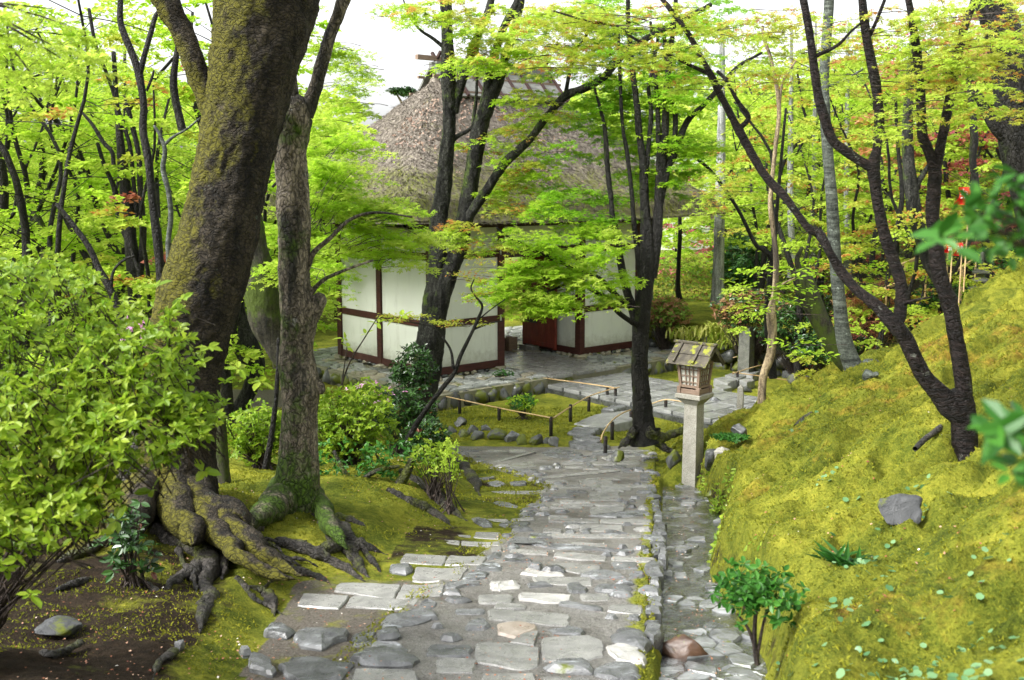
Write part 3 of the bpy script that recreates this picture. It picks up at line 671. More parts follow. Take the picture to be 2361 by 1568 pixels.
SLABS = [  # crop, kind, outline
('C','g',[(450,190),(980,150),(985,162),(460,207)]),('C','g',[(700,220),(920,215),(945,262),(720,262)]),('C','g',[(510,255),(845,253),(845,268),(515,272)]),('C','g',[(850,253),(1180,252),(1180,266),(850,268)]),
('C','g',[(765,310),(965,305),(980,350),(770,355)]),('C','g',[(775,405),(1005,402),(1010,435),(780,455)]),('C','s',[(750,457),(900,437),(1180,430),(1190,455),(960,467)]),
('C','g',[(500,478),(840,482),(840,508),(495,497)]),('C','g',[(845,482),(1190,487),(1185,514),(845,508)]),('C','g',[(710,522),(1000,527),(1000,562),(705,562)]),('C','g',[(460,545),(585,547),(585,572),(455,570)]),
('C','s',[(605,545),(660,548),(690,560),(680,575),(610,572)]),('C','s',[(715,555),(785,545),(780,580),(715,580)]),('C','s',[(830,580),(870,560),(960,562),(1040,578),(940,585)]),
('C','g',[(470,580),(1000,590),(1120,585),(1125,605),(1000,610),(470,600)]),('C','s',[(1130,590),(1270,588),(1290,625),(1200,625),(1140,610)]),
('C','s',[(210,625),(250,608),(470,630),(500,650),(640,665),(1100,695),(1100,709),(640,682),(480,668),(340,642),(215,652)]),('C','s',[(215,650),(260,640),(300,660),(290,685),(220,682)]),
('C','g',[(650,640),(900,655),(900,682),(645,667)]),('C','s',[(1180,680),(1240,675),(1250,705),(1210,718)]),('C','s',[(1125,692),(1180,690),(1182,710),(1130,712)]),('C','s',[(1245,672),(1290,680),(1303,720),(1290,745),(1240,740)]),
('C','g',[(240,690),(495,700),(500,722),(235,715)]),('C','g',[(540,705),(890,730),(885,762),(700,757),(530,735)]),('C','g',[(920,735),(1215,745),(1215,767),(925,762)]),
('C','g',[(510,785),(650,782),(855,800),(850,832),(700,846),(500,810)]),('C','k',[(355,797),(460,795),(470,820),(440,828),(360,812)]),('C','k',[(430,830),(500,822),(618,820),(600,838),(480,838)]),('C','w',[(300,850),(340,815),(480,840),(600,845),(600,860),(420,868)]),
('C','s',[(715,845),(780,830),(860,825),(1015,855),(1020,877),(800,882),(715,864)]),('C','s',[(1040,845),(1140,835),(1145,865),(1045,874)]),
('C','r',[(1145,790),(1200,770),(1265,800),(1268,860),(1180,877),(1150,840)]),('C','r',[(1170,890),(1235,882),(1255,910),(1240,925),(1180,912)]),('C','g',[(380,875),(790,880),(795,932),(420,917)]),
('C','w',[(100,900),(290,900),(303,945),(110,967)]),('C','s',[(350,912),(490,908),(540,935),(360,944)]),('C','s',[(600,930),(650,912),(700,910),(770,950),(760,972),(640,977)]),
('C','r',[(790,945),(850,925),(1040,930),(1070,960),(980,977),(840,972)]),('C','r',[(1090,960),(1160,935),(1270,965),(1250,1000),(1140,987)]),('C','s',[(1165,1005),(1220,995),(1268,1010),(1262,1060),(1175,1060)]),
('C','w',[(290,985),(500,990),(660,1005),(655,1037),(500,1052),(280,1020)]),('C','s',[(545,1037),(660,1040),(880,1075),(870,1097),(700,1080),(560,1062)]),('C','g',[(895,1077),(920,1062),(1130,1065),(1135,1132),(890,1102)]),
('C','s',[(1140,1075),(1180,1062),(1262,1070),(1258,1108),(1145,1112)]),('C','g',[(80,1105),(120,1092),(640,1130),(635,1202),(560,1197),(100,1162)]),('C','p',[(150,1185),(250,1170),(430,1190),(420,1232),(270,1287),(150,1252)]),
('C','s',[(0,1150),(60,1150),(105,1200),(60,1227),(0,1225)]),('C','s',[(480,1220),(640,1210),(760,1240),(740,1267),(520,1250)]),('C','r',[(910,1270),(990,1225),(1110,1235),(1190,1300),(1165,1372),(1080,1345),(900,1300)]),
('C','s',[(1140,1205),(1190,1185),(1255,1190),(1270,1245),(1200,1292),(1150,1260)]),('C','g',[(0,1320),(200,1322),(440,1352),(430,1480),(330,1502),(0,1442)]),('C','g',[(230,1312),(320,1255),(430,1237),(400,1332)]),
('C','g',[(450,1290),(760,1272),(870,1312),(870,1402),(740,1440),(455,1435)]),('C','w',[(890,1340),(960,1320),(1110,1345),(1160,1432),(1110,1465),(960,1440),(880,1380)]),('C','r',[(470,1472),(550,1442),(740,1442),(795,1472),(790,1532),(620,1512),(470,1500)]),
('C','r',[(810,1492),(960,1457),(1100,1482),(1112,1562),(950,1570),(810,1542)]),('C','g',[(50,1530),(400,1535),(440,1640),(30,1640)]),('C','g',[(460,1550),(780,1560),(790,1660),(460,1650)]),
('C','s',[(1115,175),(1160,170),(1200,205),(1195,235),(1120,222)]),('C','s',[(1150,255),(1215,250),(1228,285),(1180,300)]),('C','s',[(1180,360),(1245,355),(1252,392),(1190,395)]),('C','s',[(1190,402),(1248,398),(1250,424),(1195,424)]),
('C','s',[(1205,434),(1262,430),(1266,458),(1210,460)]),('C','s',[(1203,468),(1268,465),(1272,494),(1208,494)]),('C','s',[(1200,503),(1285,503),(1293,575),(1200,572)]),('C','s',[(1170,635),(1280,632),(1292,660),(1240,668)]),('C','s',[(1225,758),(1262,755),(1270,783),(1230,785)]),('C','s',[(1130,1195),(1140,1180),(1250,1170),(1250,1182)]),
('B','g',[(1150,602),(1420,616),(1415,640),(1145,618)]),('B','g',[(1425,616),(1690,632),(1690,656),(1422,640)]),('B','g',[(1520,556),(1690,562),(1690,602),(1500,592)]),('B','g',[(1330,572),(1495,577),(1492,594),(1325,587)]),
('B','g',[(1040,702),(1330,717),(1300,772),(1005,757)]),('B','g',[(1342,717),(1597,737),(1562,787),(1307,772)]),('B','g',[(1115,795),(1480,814),(1440,842),(1415,892),(1085,882)]),('B','k',[(945,790),(1095,785),(1105,810),(1050,842),(950,827)]),
('B','g',[(600,897),(1018,910),(963,1000),(560,945)]),('B','g',[(1027,912),(1320,927),(1290,992),(977,1000)]),('B','g',[(355,970),(675,982),(598,1060),(315,1042)]),('B','g',[(690,982),(1140,1017),(1110,1077),(640,1047)]),
('B','s',[(1310,932),(1350,897),(1560,900),(1570,922),(1330,952)]),('B','s',[(1290,982),(1330,954),(1420,957),(1425,992)]),('B','s',[(1515,805),(1580,775),(1660,772),(1700,800),(1690,832),(1520,827)]),('B','s',[(1430,872),(1500,827),(1620,837),(1600,882),(1440,897)]),
('B','s',[(1600,722),(1690,705),(1690,742),(1600,750)]),('B','g',[(1625,675),(1690,668),(1700,695),(1630,702)]),('B','w',[(1620,912),(1700,897),(1700,970),(1615,952)]),('B','s',[(1140,1042),(1200,1022),(1270,1047),(1240,1082),(1140,1087)]),
('B','r',[(885,1172),(930,1132),(1060,1122),(1100,1092),(1240,1097),(1280,1152),(1100,1192),(900,1232)]),('B','k',[(90,1217),(130,1187),(230,1182),(305,1222),(240,1257),(110,1247)]),('B','k',[(275,1262),(370,1207),(520,1222),(665,1217),(650,1267),(560,1292),(500,1337),(340,1312)]),
('B','s',[(685,1237),(720,1224),(860,1237),(840,1272),(820,1327),(690,1302)]),('B','k',[(845,1272),(900,1237),(1000,1232),(1030,1267),(1000,1297),(850,1307)]),('B','s',[(800,1342),(830,1307),(1000,1322),(1050,1352),(980,1372)]),
('B','k',[(665,1442),(760,1377),(900,1357),(1050,1382),(1150,1442),(1090,1477),(850,1482)]),('B','k',[(0,1382),(90,1392),(160,1432),(160,1512),(80,1502),(0,1472)]),('B','k',[(190,1462),(280,1412),(460,1407),(620,1452),(700,1467),(640,1562),(400,1602),(260,1542)]),
('B','s',[(1455,1182),(1560,1147),(1620,1192),(1600,1222),(1450,1227)]),('B','k',[(-80,1350),(-10,1345),(20,1375),(-60,1390)]),('B','g',[(700,1500),(1100,1500),(1180,1640),(680,1640)]),
('F','g',[(545,1062),(760,1060),(755,1080),(545,1074)]),('F','g',[(765,1062),(1020,1057),(1020,1077),(765,1080)]),('F','s',[(560,1162),(620,1147),(790,1182),(780,1200),(600,1192)]),('F','s',[(830,1192),(880,1177),(1020,1187),(1010,1207),(860,1207)]),
('F','k',[(375,1302),(430,1292),(540,1322),(575,1362),(480,1364)]),('F','g',[(490,1292),(700,1295),(700,1317),(500,1310)]),('F','s',[(610,1332),(700,1320),(890,1332),(860,1372),(760,1374),(640,1352)]),('F','g',[(720,1294),(920,1298),(920,1314),(720,1314)]),
('F','s',[(515,987),(590,977),(680,1002),(640,1022),(540,1017)]),('F','s',[(700,992),(740,977),(850,977),(840,1007),(720,1017)]),('F','w',[(455,1147),(500,1142),(530,1177),(470,1172)]),('F','s',[(415,962),(590,942),(590,957),(420,972)]),
('F','g',[(500,838),(920,747),(930,758),(520,848)]),('F','g',[(690,852),(890,832),(945,867),(740,892)]),('F','s',[(970,752),(1160,717),(1080,765),(1000,772)]),('F','s',[(1000,774),(1180,727),(1330,762),(1240,812),(1180,815)]),
('F','s',[(1200,817),(1260,787),(1420,782),(1450,797),(1440,822),(1230,827)]),('F','s',[(1340,840),(1380,832),(1420,872),(1370,882)]),('F','s',[(1640,892),(1740,888),(1750,910),(1660,917)]),
]
KM = {'g': ('paving_slab', 'granite'), 's': ('paving_stone', 'slate'), 'w': ('paving_stone', 'white'), 'p': ('paving_stone', 'pink'), 'k': ('paving_stone', 'slate'), 'r': ('paving_stone', 'slate')}
placed = []
for crop, k, pts in SLABS:
    poly = cpoly(crop, pts); nm, mt = KM[k]
    pc = np.mean(poly, 0); placed.append((pc[0], pc[1], np.ptp(np.array(poly)[:, 0])/2, np.ptp(np.array(poly)[:, 1])/2))
    flat = k == 'g'
    stone(nm, poly, zpath, M[mt], path, th=.16, lift=.012 if flat else (.034 if k == 'k' else .024 if k == 'r' else .014), bev=.010 if flat else .022, rough=.004 if flat else .016, jit=.008 if flat else .022, level=.75 if flat else .8, dome=0 if flat else (.014 if k in 'kr' else .004))
# small filler stones between the named slabs, along both edges
def free(x, y, r):
    return all(abs(x-a) > hx*.8+r or abs(y-b) > hy*.8+r for a, b, hx, hy in placed)
rr = np.random.RandomState(31); cnt = 0
for k in range(900):
    d = 4.2+rr.rand()*11.5; e = rr.rand()
    if e < .35: x = x_right(d)-.03-rr.rand()*.22
    elif e < .70: x = x_main(d)+rr.rand()*.25-.03
    else: x = x_main(d)+rr.rand()*(x_right(d)-x_main(d))
    r = .035+.05*rr.rand()
    if not free(x, d, r): continue
    placed.append((x, d, r*1.3, r)); n = rr.randint(5, 8); a0 = rr.rand()*6
    poly = [(x+r*1.35*math.cos(a0+2*math.pi*q/n)*(0.8+.4*rr.rand()), d+r*math.sin(a0+2*math.pi*q/n)*(0.8+.4*rr.rand())) for q in range(n)]
    stone('small_stone', poly, zpath, M['slate'] if rr.rand() < .8 else M['granite'], path, th=.09, lift=.02, bev=.02, rough=.008, jit=.01, dome=.012)
    cnt += 1
    if cnt >= 75: break
for k in range(2600):
    d = 4.0+(15.8-4.0)*rr.rand(); x = x_main(d)+.12+rr.rand()*(x_right(d)-x_main(d)-.3); hx = .10+.16*rr.rand(); hy = .05+.07*rr.rand()
    if any(abs(x-a) < (ax_+hx)*.97 and abs(d-b) < (by_+hy)*.97 for a, b, ax_, by_ in placed): continue
    placed.append((x, d, hx, hy)); q = [(-hx, -hy), (0, -hy*1.05), (hx, -hy), (hx*1.03, hy), (0, hy*.95), (-hx, hy)]
    poly = [(x+a*(.88+.16*rr.rand()), d+b*(.88+.16*rr.rand())) for a, b in q]
    stone('paving_stone', poly, zpath, M['granite'] if rr.rand() < .65 else M['slate'], path, th=.1, lift=.008+.008*rr.rand(), bev=.012, rough=.006, jit=.016)
# stepping stones leading from the path to the courtyard
step_path = empty('stepping_stone_path', G(1340, 1000), 'four wet stepping stones climbing through moss from the path to the paved court', 'stepping stones')
def fpoly(pts, z):
    ox, oy, s = CR['F']; return [tuple(GP(ox+x*s, oy+y*s, z)[:2]) for x, y in pts]
for pts, z, mt in [([(1480,385),(1570,350),(1670,350),(1675,370),(1580,395)], -.12, 'slate'), ([(1240,510),(1430,430),(1730,395),(1745,480),(1560,530),(1330,530)], -.08, 'pavement'),
                   ([(1190,580),(1260,530),(1480,545),(1400,600),(1260,600)], -.05, 'slate'), ([(1235,620),(1260,595),(1480,620),(1470,650),(1300,650)], -.02, 'slate'), ([(1195,655),(1290,643),(1560,692),(1520,722),(1400,737),(1330,702),(1210,682)], -.04, 'slate')]:
    ob = stone('stepping_stone', fpoly(pts, z), lambda x, y, z=z: np.zeros_like(np.asarray(x, float))+z, M[mt], None, th=.25, lift=.0, bev=.025, rough=.01, jit=.02)
    bpy.context.view_layer.update(); ob.parent = step_path; ob.matrix_parent_inverse = step_path.matrix_world.inverted() if False else ob.matrix_parent_inverse
    ob.location = tuple(np.array(ob.location)-np.array(step_path.location))

# voronoi cells by clipping
def clip(poly, mx, my, nx, ny):
    out_ = []; L = len(poly)
    for i in range(L):
        a = poly[i]; b = poly[(i+1) % L]
        da = (a[0]-mx)*nx+(a[1]-my)*ny; db = (b[0]-mx)*nx+(b[1]-my)*ny
        if da <= 0: out_.append(a)
        if (da < 0 < db) or (db < 0 < da): t = da/(da-db); out_.append((a[0]+(b[0]-a[0])*t, a[1]+(b[1]-a[1])*t))
    return out_
def cells(pts, box, gap=.012):
    pts = np.array(pts); res = []
    for i, p in enumerate(pts):
        dd = np.linalg.norm(pts-p, axis=1); nb = np.argsort(dd)[1:18]
        poly = [(box[0], box[1]), (box[2], box[1]), (box[2], box[3]), (box[0], box[3])]
        for j in nb:
            n = pts[j]-p; L = np.linalg.norm(n)
            if L < 1e-6: continue
            n = n/L; m = (pts[j]+p)/2-n*gap
            poly = clip(poly, m[0], m[1], n[0], n[1])
            if len(poly) < 3: break
        if len(poly) >= 3: res.append(poly)
    return res
def scatter(n, box, asp, rs, tries=30, md=None):
    o = []; 
    for _ in range(n*tries):
        p = (box[0]+rs.rand()*(box[2]-box[0]), box[1]+rs.rand()*(box[3]-box[1]))
        if all(((p[0]-q[0])/asp)**2+(p[1]-q[1])**2 > md*md for q in o): o.append(p)
        if len(o) >= n: break
    return o
# flagstones of the stream bed
rs = np.random.RandomState(5)
pp = scatter(230, (0, 3.2, .95, 13.4), 1.5, rs, 40, .14)
for poly in cells(pp, (0, 3.2, .95, 13.4), .008):
    q = [(x_gut(y)+x*(x_bank(y)-x_gut(y))/.80, y) for x, y in poly]
    if np.mean([a for a, b in poly]) > .85: continue
    c = np.mean(q, 0)
    stone('flagstone', q, lambda x, y: base(y)-.135, M['gutter'], stream_bed, th=.10, lift=.015+.045*rs.rand()**1.5, bev=.012, rough=.008, jit=.010, level=.8)
# ------------------------------------------------------------------ platform of the gate
A0, A1, B0, B1 = -1.52, 4.95, -1.08, 7.3
mb = MB()
def prism(poly, z0, z1):
    n = len(poly); V = [(p[0], p[1], z0) for p in poly]+[(p[0], p[1], z1) for p in poly]
    mb2 = MB(); mb2.add(V, [list(range(n))[::-1], list(range(n, 2*n))]+[[i, (i+1) % n, n+(i+1) % n, n+i] for i in range(n)]); return mb2
pc = [LP(A0+.05, B0+.05)[:2], LP(A0+.05, B1-.1)[:2], LP(A1, B1-.1)[:2], LP(A1, B0+.05)[:2]]
plat = prism(pc[::-1], -.5, -.03).build('stone_platform', M['mortar'], kind='structure')
rs = np.random.RandomState(8)
pts = scatter(620, (A0+.22, B0+.22, A1-.05, B1-.2), 1.0, rs, 40, .24)
sel = []; stuffV = []
cl = cells(pts, (A0+.2, B0+.2, A1, B1-.15), .014)
def blocked(a, b):
    if -.14 < a < 1.9 and 3.9 < b < 6.3 and a > -.1 and b > 4.25: return True
    if a > -.1 and a < 3.6 and -.1 < b < 1.75: return True
    if a < 1.5 and 2.0 < b < 3.95: return True
    return False
good = []
for poly in cl:
    c = np.mean(poly, 0)
    if blocked(*c): continue
    w = LP(c[0], c[1]); good.append((np.linalg.norm(w[:2]), poly))
good.sort(key=lambda t: t[0])
rest = []
z0f = lambda x, y: np.zeros_like(np.asarray(x, float))-.03
for k, (dd, poly) in enumerate(good):
    q = [tuple(LP(a, b)[:2]) for a, b in poly]
    ob = stone('cobble', q, z0f, M['cobble'] if rs.rand() < .8 else M['cobble2'], plat if k < 290 else None, th=.06, lift=.028+.012*rs.rand(), bev=.02, rough=.008, jit=.016, dome=.012)
    if k >= 290: rest.append(ob)
def merge(obs, name, mat, parent=None, kind='stuff'):
    V = []; Fs = []; n = 0
    for o in obs:
        me = o.data; v = np.empty(len(me.vertices)*3, np.float32); me.vertices.foreach_get('co', v); v = v.reshape(-1, 3)+np.array(o.location)
        V.append(v); Fs += [[i+n for i in p.vertices] for p in me.polygons]; n += len(v)
        bpy.data.objects.remove(o); bpy.data.meshes.remove(me)
    o = link(name, raw(name, np.concatenate(V), Fs, True), mat, parent, kind=kind); return o
if rest: merge(rest, 'far_cobbles', M['cobble'], plat)
# rounded edge stones along front and left
def edge_row(a0, b0, a1, b1, n):
    for i in range(n):
        t = (i+.5)/n; a = a0+(a1-a0)*t; b = b0+(b1-b0)*t
        L = math.hypot(a1-a0, b1-b0)/n; p = LP(a, b, -.21)
        along_b = abs(b1-b0) > abs(a1-a0)
        sz = (.34, L*1.12, .36+.05*rs.rand()) if along_b else (L*1.12, .34, .36+.05*rs.rand())
        rock('edge_stone', p+np.array([0, 0, rs.rand()*.02]), (sz[0], sz[1], sz[2]), M['dark'] if rs.rand() < .6 else M['mossrock'], plat, rs.randint(999), 2, rz=math.pi/2-aA+math.pi)
edge_row(A0+.1, B0+.1, A0+.1, 1.75, 9); edge_row(A0+.1, 4.1, A0+.1, B1-.1, 9); edge_row(A0+.15, B0+.1, A1-.1, B0+.1, 17)
# slabs through the opening and the curb in front
for r in range(6):
    a = 1.45-r*.49; wc = [0, .62, 1.28, 1.95] if r % 2 else [0, .95, 1.95]
    for j in range(len(wc)-1):
        q = [tuple(LP(*t)[:2]) for t in ((a, 2.0+wc[j]+.01), (a, 2.0+wc[j+1]-.01), (a-.475, 2.0+wc[j+1]-.01), (a-.475, 2.0+wc[j]+.01))]
        stone('floor_slab', q, z0f, M['granite'], plat, th=.07, lift=.036, bev=.006, rough=.002, jit=.004)
# paved court strip
court = prism([LP(-1.56, 1.72)[:2], LP(-9.6, 1.60)[:2], LP(-9.6, 4.05)[:2], LP(-1.56, 4.05)[:2]], -.5, -.19).build('paved_court', M['dark'], kind='structure')
zc = lambda x, y: np.zeros_like(np.asarray(x, float))-.17
a = -1.6; r = 0
while a > -9.3:
    w = .42+.12*rs.rand(); cuts = [1.74]
    while cuts[-1] < 3.7: cuts.append(cuts[-1]+.38+.35*rs.rand())
    cuts[-1] = 4.02
    for j in range(len(cuts)-1):
        q = [tuple(LP(*t)[:2]) for t in ((a, cuts[j]+.016), (a, cuts[j+1]-.016), (a-w+.034, cuts[j+1]-.016), (a-w+.034, cuts[j]+.016))]
        stone('paving_slab', q, zc, M['pavement'], court, th=.07, lift=.045+.008*rs.rand(), bev=.008, rough=.003, jit=.006)
    a -= w
# stones set on the moss to the right of the court (stepping slabs)
sq = empty('square_stepping_stones', LP(-4.2, 5.2, -.2), 'row of pale square slabs leading right from the wet paved court past the bamboo rails', 'stepping stones')
C6 = lambda x, y, z=-.12: tuple(GP(1325.7+x*.2441, 749.3+y*.2441, z)[:2])
for pts in ([(1305,510),(1395,490),(1530,520),(1440,560)], [(1420,475),(1490,455),(1620,480),(1540,520)], [(1560,450),(1640,425),(1745,445),(1680,470)], [(1310,575),(1400,560),(1490,590),(1400,610)], [(1680,420),(1740,405),(1820,425),(1760,440)], [(1550,520),(1640,500),(1700,525),(1620,545)]):
    ob = stone('slab', [C6(x, y) for x, y in pts], lambda x, y: np.zeros_like(np.asarray(x, float))-.16, M['pavement'], None, th=.2, lift=.05, bev=.015, rough=.006, jit=.012)
    ob.parent = sq; ob.location = tuple(np.array(ob.location)-np.array(sq.location))
tag(rock('square_stone', GP(1325.7+2130*.2441, 749.3+520*.2441, -.05), (.55, .5, .3), M['oldstone'], None, 5, 2), 'low flat cut stone in the moss behind the slender tan trunk', 'stone')

# ------------------------------------------------------------------ the gate
gate = empty('temple_gate', LP(0, 0, 0), 'white plastered temple gate with dark red timber frame and thatched roof', 'gate')
def part(mbx, name, mat, parent=gate, smooth=False):
    o = mbx.build(name, mat, parent, smooth, None)
    o.location = (-gate.location.x, -gate.location.y, -gate.location.z) if parent is gate else (0, 0, 0)
    return o
RZ = -aA          # rotation of the a,b frame: a along EA
def lbox(m, a0, a1, b0, b1, z0, z1):
    c = LP((a0+a1)/2, (b0+b1)/2, (z0+z1)/2)
    # local x -> EB, local y -> EA
    return m.box(c, (abs(b1-b0), abs(a1-a0), z1-z0), rz=math.atan2(EB[1], EB[0]), bev=.006)
PW = .16
ZT = 3.06
POSTS = [(0, 0), (1.85, 0), (3.5, 0), (0, 1.8), (0, 4.22), (0, 6.1), (1.85, 1.8), (1.85, 4.22), (3.5, 1.8), (3.5, 4.22), (1.85, 6.1), (3.5, 6.1)]
for a, b in POSTS:
    m = MB(); lbox(m, a-PW/2, a+PW/2, b-PW/2, b+PW/2, .0, ZT); part(m, 'post', M['redwood'])
for a, b in [p for p in POSTS if p[0] == 0 or p[1] in (0, 4.22)]:
    p = LP(a, b, .02); rk = rock('base_stone', (0, 0, 0), (.42, .42, .16), M['cobble2'], gate, int(a*10+b*7), 2)
    rk.location = tuple(p-np.array(gate.location))
def wall(a0, b0, a1, b1, dz0=0.0):
    """one bay: sill, two rails, top plate and the plaster panels between"""
    along_b = abs(b1-b0) > .01; h = PW/2
    def rng(t): 
        if along_b: return (a0-t/2, a0+t/2, b0+h, b1-h)
        return (a0+h, a1-h, b0-t/2, b0+t/2)
    for nm, z0, z1, t in (('sill_beam', .05, .20, .13), ('rail_beam', 1.03, 1.17, .11), ('rail_beam', 2.42, 2.57, .11)):
        m = MB(); r = rng(t); lbox(m, r[0], r[1], r[2], r[3], z0, z1); part(m, nm, M['redwood'])
    for z0, z1 in ((.20, 1.03), (1.17, 2.42), (2.57, ZT)):
        m = MB(); r = rng(.06); lbox(m, r[0], r[1], r[2], r[3], z0, z1); part(m, 'wall_panel', M['plaster'])
for w in ((0, 0, 1.85, 0), (1.85, 0, 3.5, 0), (0, 0, 0, 1.8), (0, 4.22, 0, 6.1), (0, 4.22, 1.85, 4.22), (0, 1.8, 1.85, 1.8), (1.85, 1.8, 3.5, 1.8), (3.5, 0, 3.5, 1.8), (0, 6.1, 1.85, 6.1), (1.85, 4.22, 1.85, 6.1)): wall(*w)
# row of small stones under the sills
for a0, b0, a1, b1, n in ((-.02, .2, -.02, 1.7, 8), (-.02, 4.4, -.02, 6.0, 10), (.2, -.02, 3.4, -.02, 16), (.2, 4.2, 1.7, 4.2, 8)):
    for i in range(n):
        t = (i+.5)/n; p = LP(a0+(a1-a0)*t, b0+(b1-b0)*t, .01)-np.array(gate.location)
        rk = rock('footing_stone', tuple(p), (.20, .20, .12), M['cobble2'] if rs.rand() < .4 else M['dark'], gate, rs.randint(999), 2)
# lintels over the opening
for a in (0, 1.85, 3.5):
    m = MB(); lbox(m, a-.07, a+.07, 1.88, 4.14, 2.40, 2.60); part(m, 'lintel', M['darktimber'])
    m = MB(); lbox(m, a-.03, a+.03, 1.88, 4.14, 2.60, ZT); part(m, 'wall_panel', M['plaster'])
# top plates, purlins
for a in (0, 3.5):
    m = MB(); lbox(m, a-.09, a+.09, -.5, 6.6, ZT, ZT+.14); part(m, 'top_plate', M['darktimber'])
for b in (0, 1.8, 4.22, 6.1):
    m = MB(); lbox(m, -.6, 4.1, b-.08, b+.08, ZT+.141, ZT+.27); part(m, 'cross_beam', M['darktimber'])
# white peg marks on the posts
for a, b, z in ((-.082, 1.77, 2.55), (-.082, 1.77, 1.12), (-.082, 4.24, 1.05), (-.082, 4.12+.02, 1.16)):
    m = MB(); lbox(m, a-.003, a+.001, b-.02, b+.02, z-.07, z+.07); part(m, 'peg_plate', M['paper'])
# threshold
m = MB(); lbox(m, 1.78, 1.92, 1.88, 3.85, .0, .30); part(m, 'threshold', M['lantwood'])
for b in (2.35, 3.45):
    m = MB(); lbox(m, 1.62, 1.74, b, b+.10, .0, .36); part(m, 'threshold_block', M['lantwood'])
m = MB(); lbox(m, 1.3, 1.78, 3.9, 4.13, .0, .12); part(m, 'stone_step', M['granite'])
# the open right door leaf, folded towards the front along the passage wall
leaf = None
for side, bb in ((1, 4.02), (-1, 2.0)):
    m = MB(); lbox(m, .62, 1.74, bb-.02, bb+.02, .14, 2.36); leaf = part(m, 'door', M['door'])
    for k in range(4):
        m = MB(); fz = -.028 if side > 0 else .028
        lbox(m, .67+k*.255, .67+k*.255+.25, bb+fz-.008, bb+fz+.008, .24, 2.26); pl = m.build('plank', M['door'], leaf)
    for z in (.14, 2.26):
        m = MB(); lbox(m, .62, 1.74, bb-.035, bb+.035, z, z+.10); m.build('door_rail', M['door'], leaf)
    for a in (.60, 1.68):
        m = MB(); lbox(m, a, a+.07, bb-.037, bb+.037, .10, 2.40); m.build('door_stile', M['door'], leaf)
    for z in (.68, 1.9):
        m = MB(); lbox(m, 1.22, 1.73, bb-.046, bb-.038, z, z+.085); m.build('hinge_strap', M['iron'], leaf)
# thatched roof
ac, bc = 1.75, 3.05; HA, HB = 1.75+1.35, 3.05+1.62; ZE = 3.21; RISE = 2.82; INS = 3.0
def roof_h(a, b):
    da = HA-np.abs(a-ac); db = HB-np.abs(b-bc)
    g = lambda t: RISE*(1.0*np.clip(t/HA, 0, 1)**1.04)
    hf = g(da); he = g(db*1.0)*1.04
    k = .22; h = np.where(db < INS, -np.log(np.exp(-hf/k)+np.exp(-he/k))*k, hf)
    lift = .08*np.exp(-((da+db)/1.6)**2)                 # corners sweep up a little
    return np.clip(h, 0, None)+lift, da, db
na, nb_ = 150, 220
la = np.linspace(ac-HA, ac+HA, na)
bs = np.unique(np.concatenate([np.linspace(bc-HB, bc+HB, nb_), [bc-HB+INS-.01, bc-HB+INS+.01, bc+HB-INS-.01, bc+HB-INS+.01]]))
AA, BB = np.meshgrid(la, bs); hh, da, db = roof_h(AA, BB)
T0 = .30
top = hh+ZE+T0*sstep(0, .18, np.minimum(da, db))
cr = (fb(AA*7, BB*7, 3, 3)-.5)*.07
top = top+cr
V = np.stack([OX+EA[0]*AA+EB[0]*BB, OY+EA[1]*AA+EB[1]*BB, top], -1).reshape(-1, 3)
nB, nA = AA.shape; i = (np.arange(nB-1)[:, None]*nA+np.arange(nA-1)[None, :])
Ft = np.stack([i, i+1, i+nA+1, i+nA], -1).reshape(-1, 4)
# underside: follows inwards and up
und = ZE+hh*.55-.0*hh
Vu = np.stack([OX+EA[0]*AA+EB[0]*BB, OY+EA[1]*AA+EB[1]*BB, und-.02], -1).reshape(-1, 3)
Fu = Ft[:, ::-1]+len(V)
bd = np.concatenate([np.arange(nA-1), (np.arange(nB-1)*nA+nA-1), ((nB-1)*nA+np.arange(nA-1, 0, -1)), (np.arange(nB-1, 0, -1)*nA)])
bd2 = np.roll(bd, -1); Fs = np.stack([bd, bd+len(V), bd2+len(V), bd2], -1)
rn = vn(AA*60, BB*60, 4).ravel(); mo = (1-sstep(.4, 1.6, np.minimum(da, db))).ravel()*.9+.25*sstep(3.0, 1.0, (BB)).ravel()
V = V-np.array(gate.location)[None]; Vu = Vu-np.array(gate.location)[None]
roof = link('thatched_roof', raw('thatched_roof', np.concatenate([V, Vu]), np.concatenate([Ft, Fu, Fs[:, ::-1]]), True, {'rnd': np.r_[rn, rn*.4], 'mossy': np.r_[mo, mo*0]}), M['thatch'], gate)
# straw ends
rt = np.random.RandomState(3); n = 90000
a = ac+(rt.rand(n)*2-1)*HA; b = bc+(rt.rand(n)*2-1)*HB
keep = (a < ac+.6) | (b < bc-HB+2.8); a = a[keep]; b = b[keep]; n = len(a)
h0, da, db = roof_h(a, b); e = .02
ha = (roof_h(a+e, b)[0]-h0)/e; hb = (roof_h(a, b+e)[0]-h0)/e
z = h0+ZE+T0*sstep(0, .18, np.minimum(da, db))+(fb(a*7, b*7, 3, 3)-.5)*.07
nrm = np.stack([-ha*EA[0]-hb*EB[0], -ha*EA[1]-hb*EB[1], np.ones(n)], 1); nrm /= np.linalg.norm(nrm, axis=1)[:, None]
dn = np.stack([nrm[:, 0]*nrm[:, 2], nrm[:, 1]*nrm[:, 2], -(nrm[:, 0]**2+nrm[:, 1]**2)], 1); dn /= np.linalg.norm(dn, axis=1)[:, None]+1e-6
dn = dn+rt.randn(n, 3)*.32+nrm*(.10+.16*rt.rand(n))[:, None]; dn /= np.linalg.norm(dn, axis=1)[:, None]
c = np.stack([OX+EA[0]*a+EB[0]*b, OY+EA[1]*a+EB[1]*b, z], 1)-np.array(gate.location)
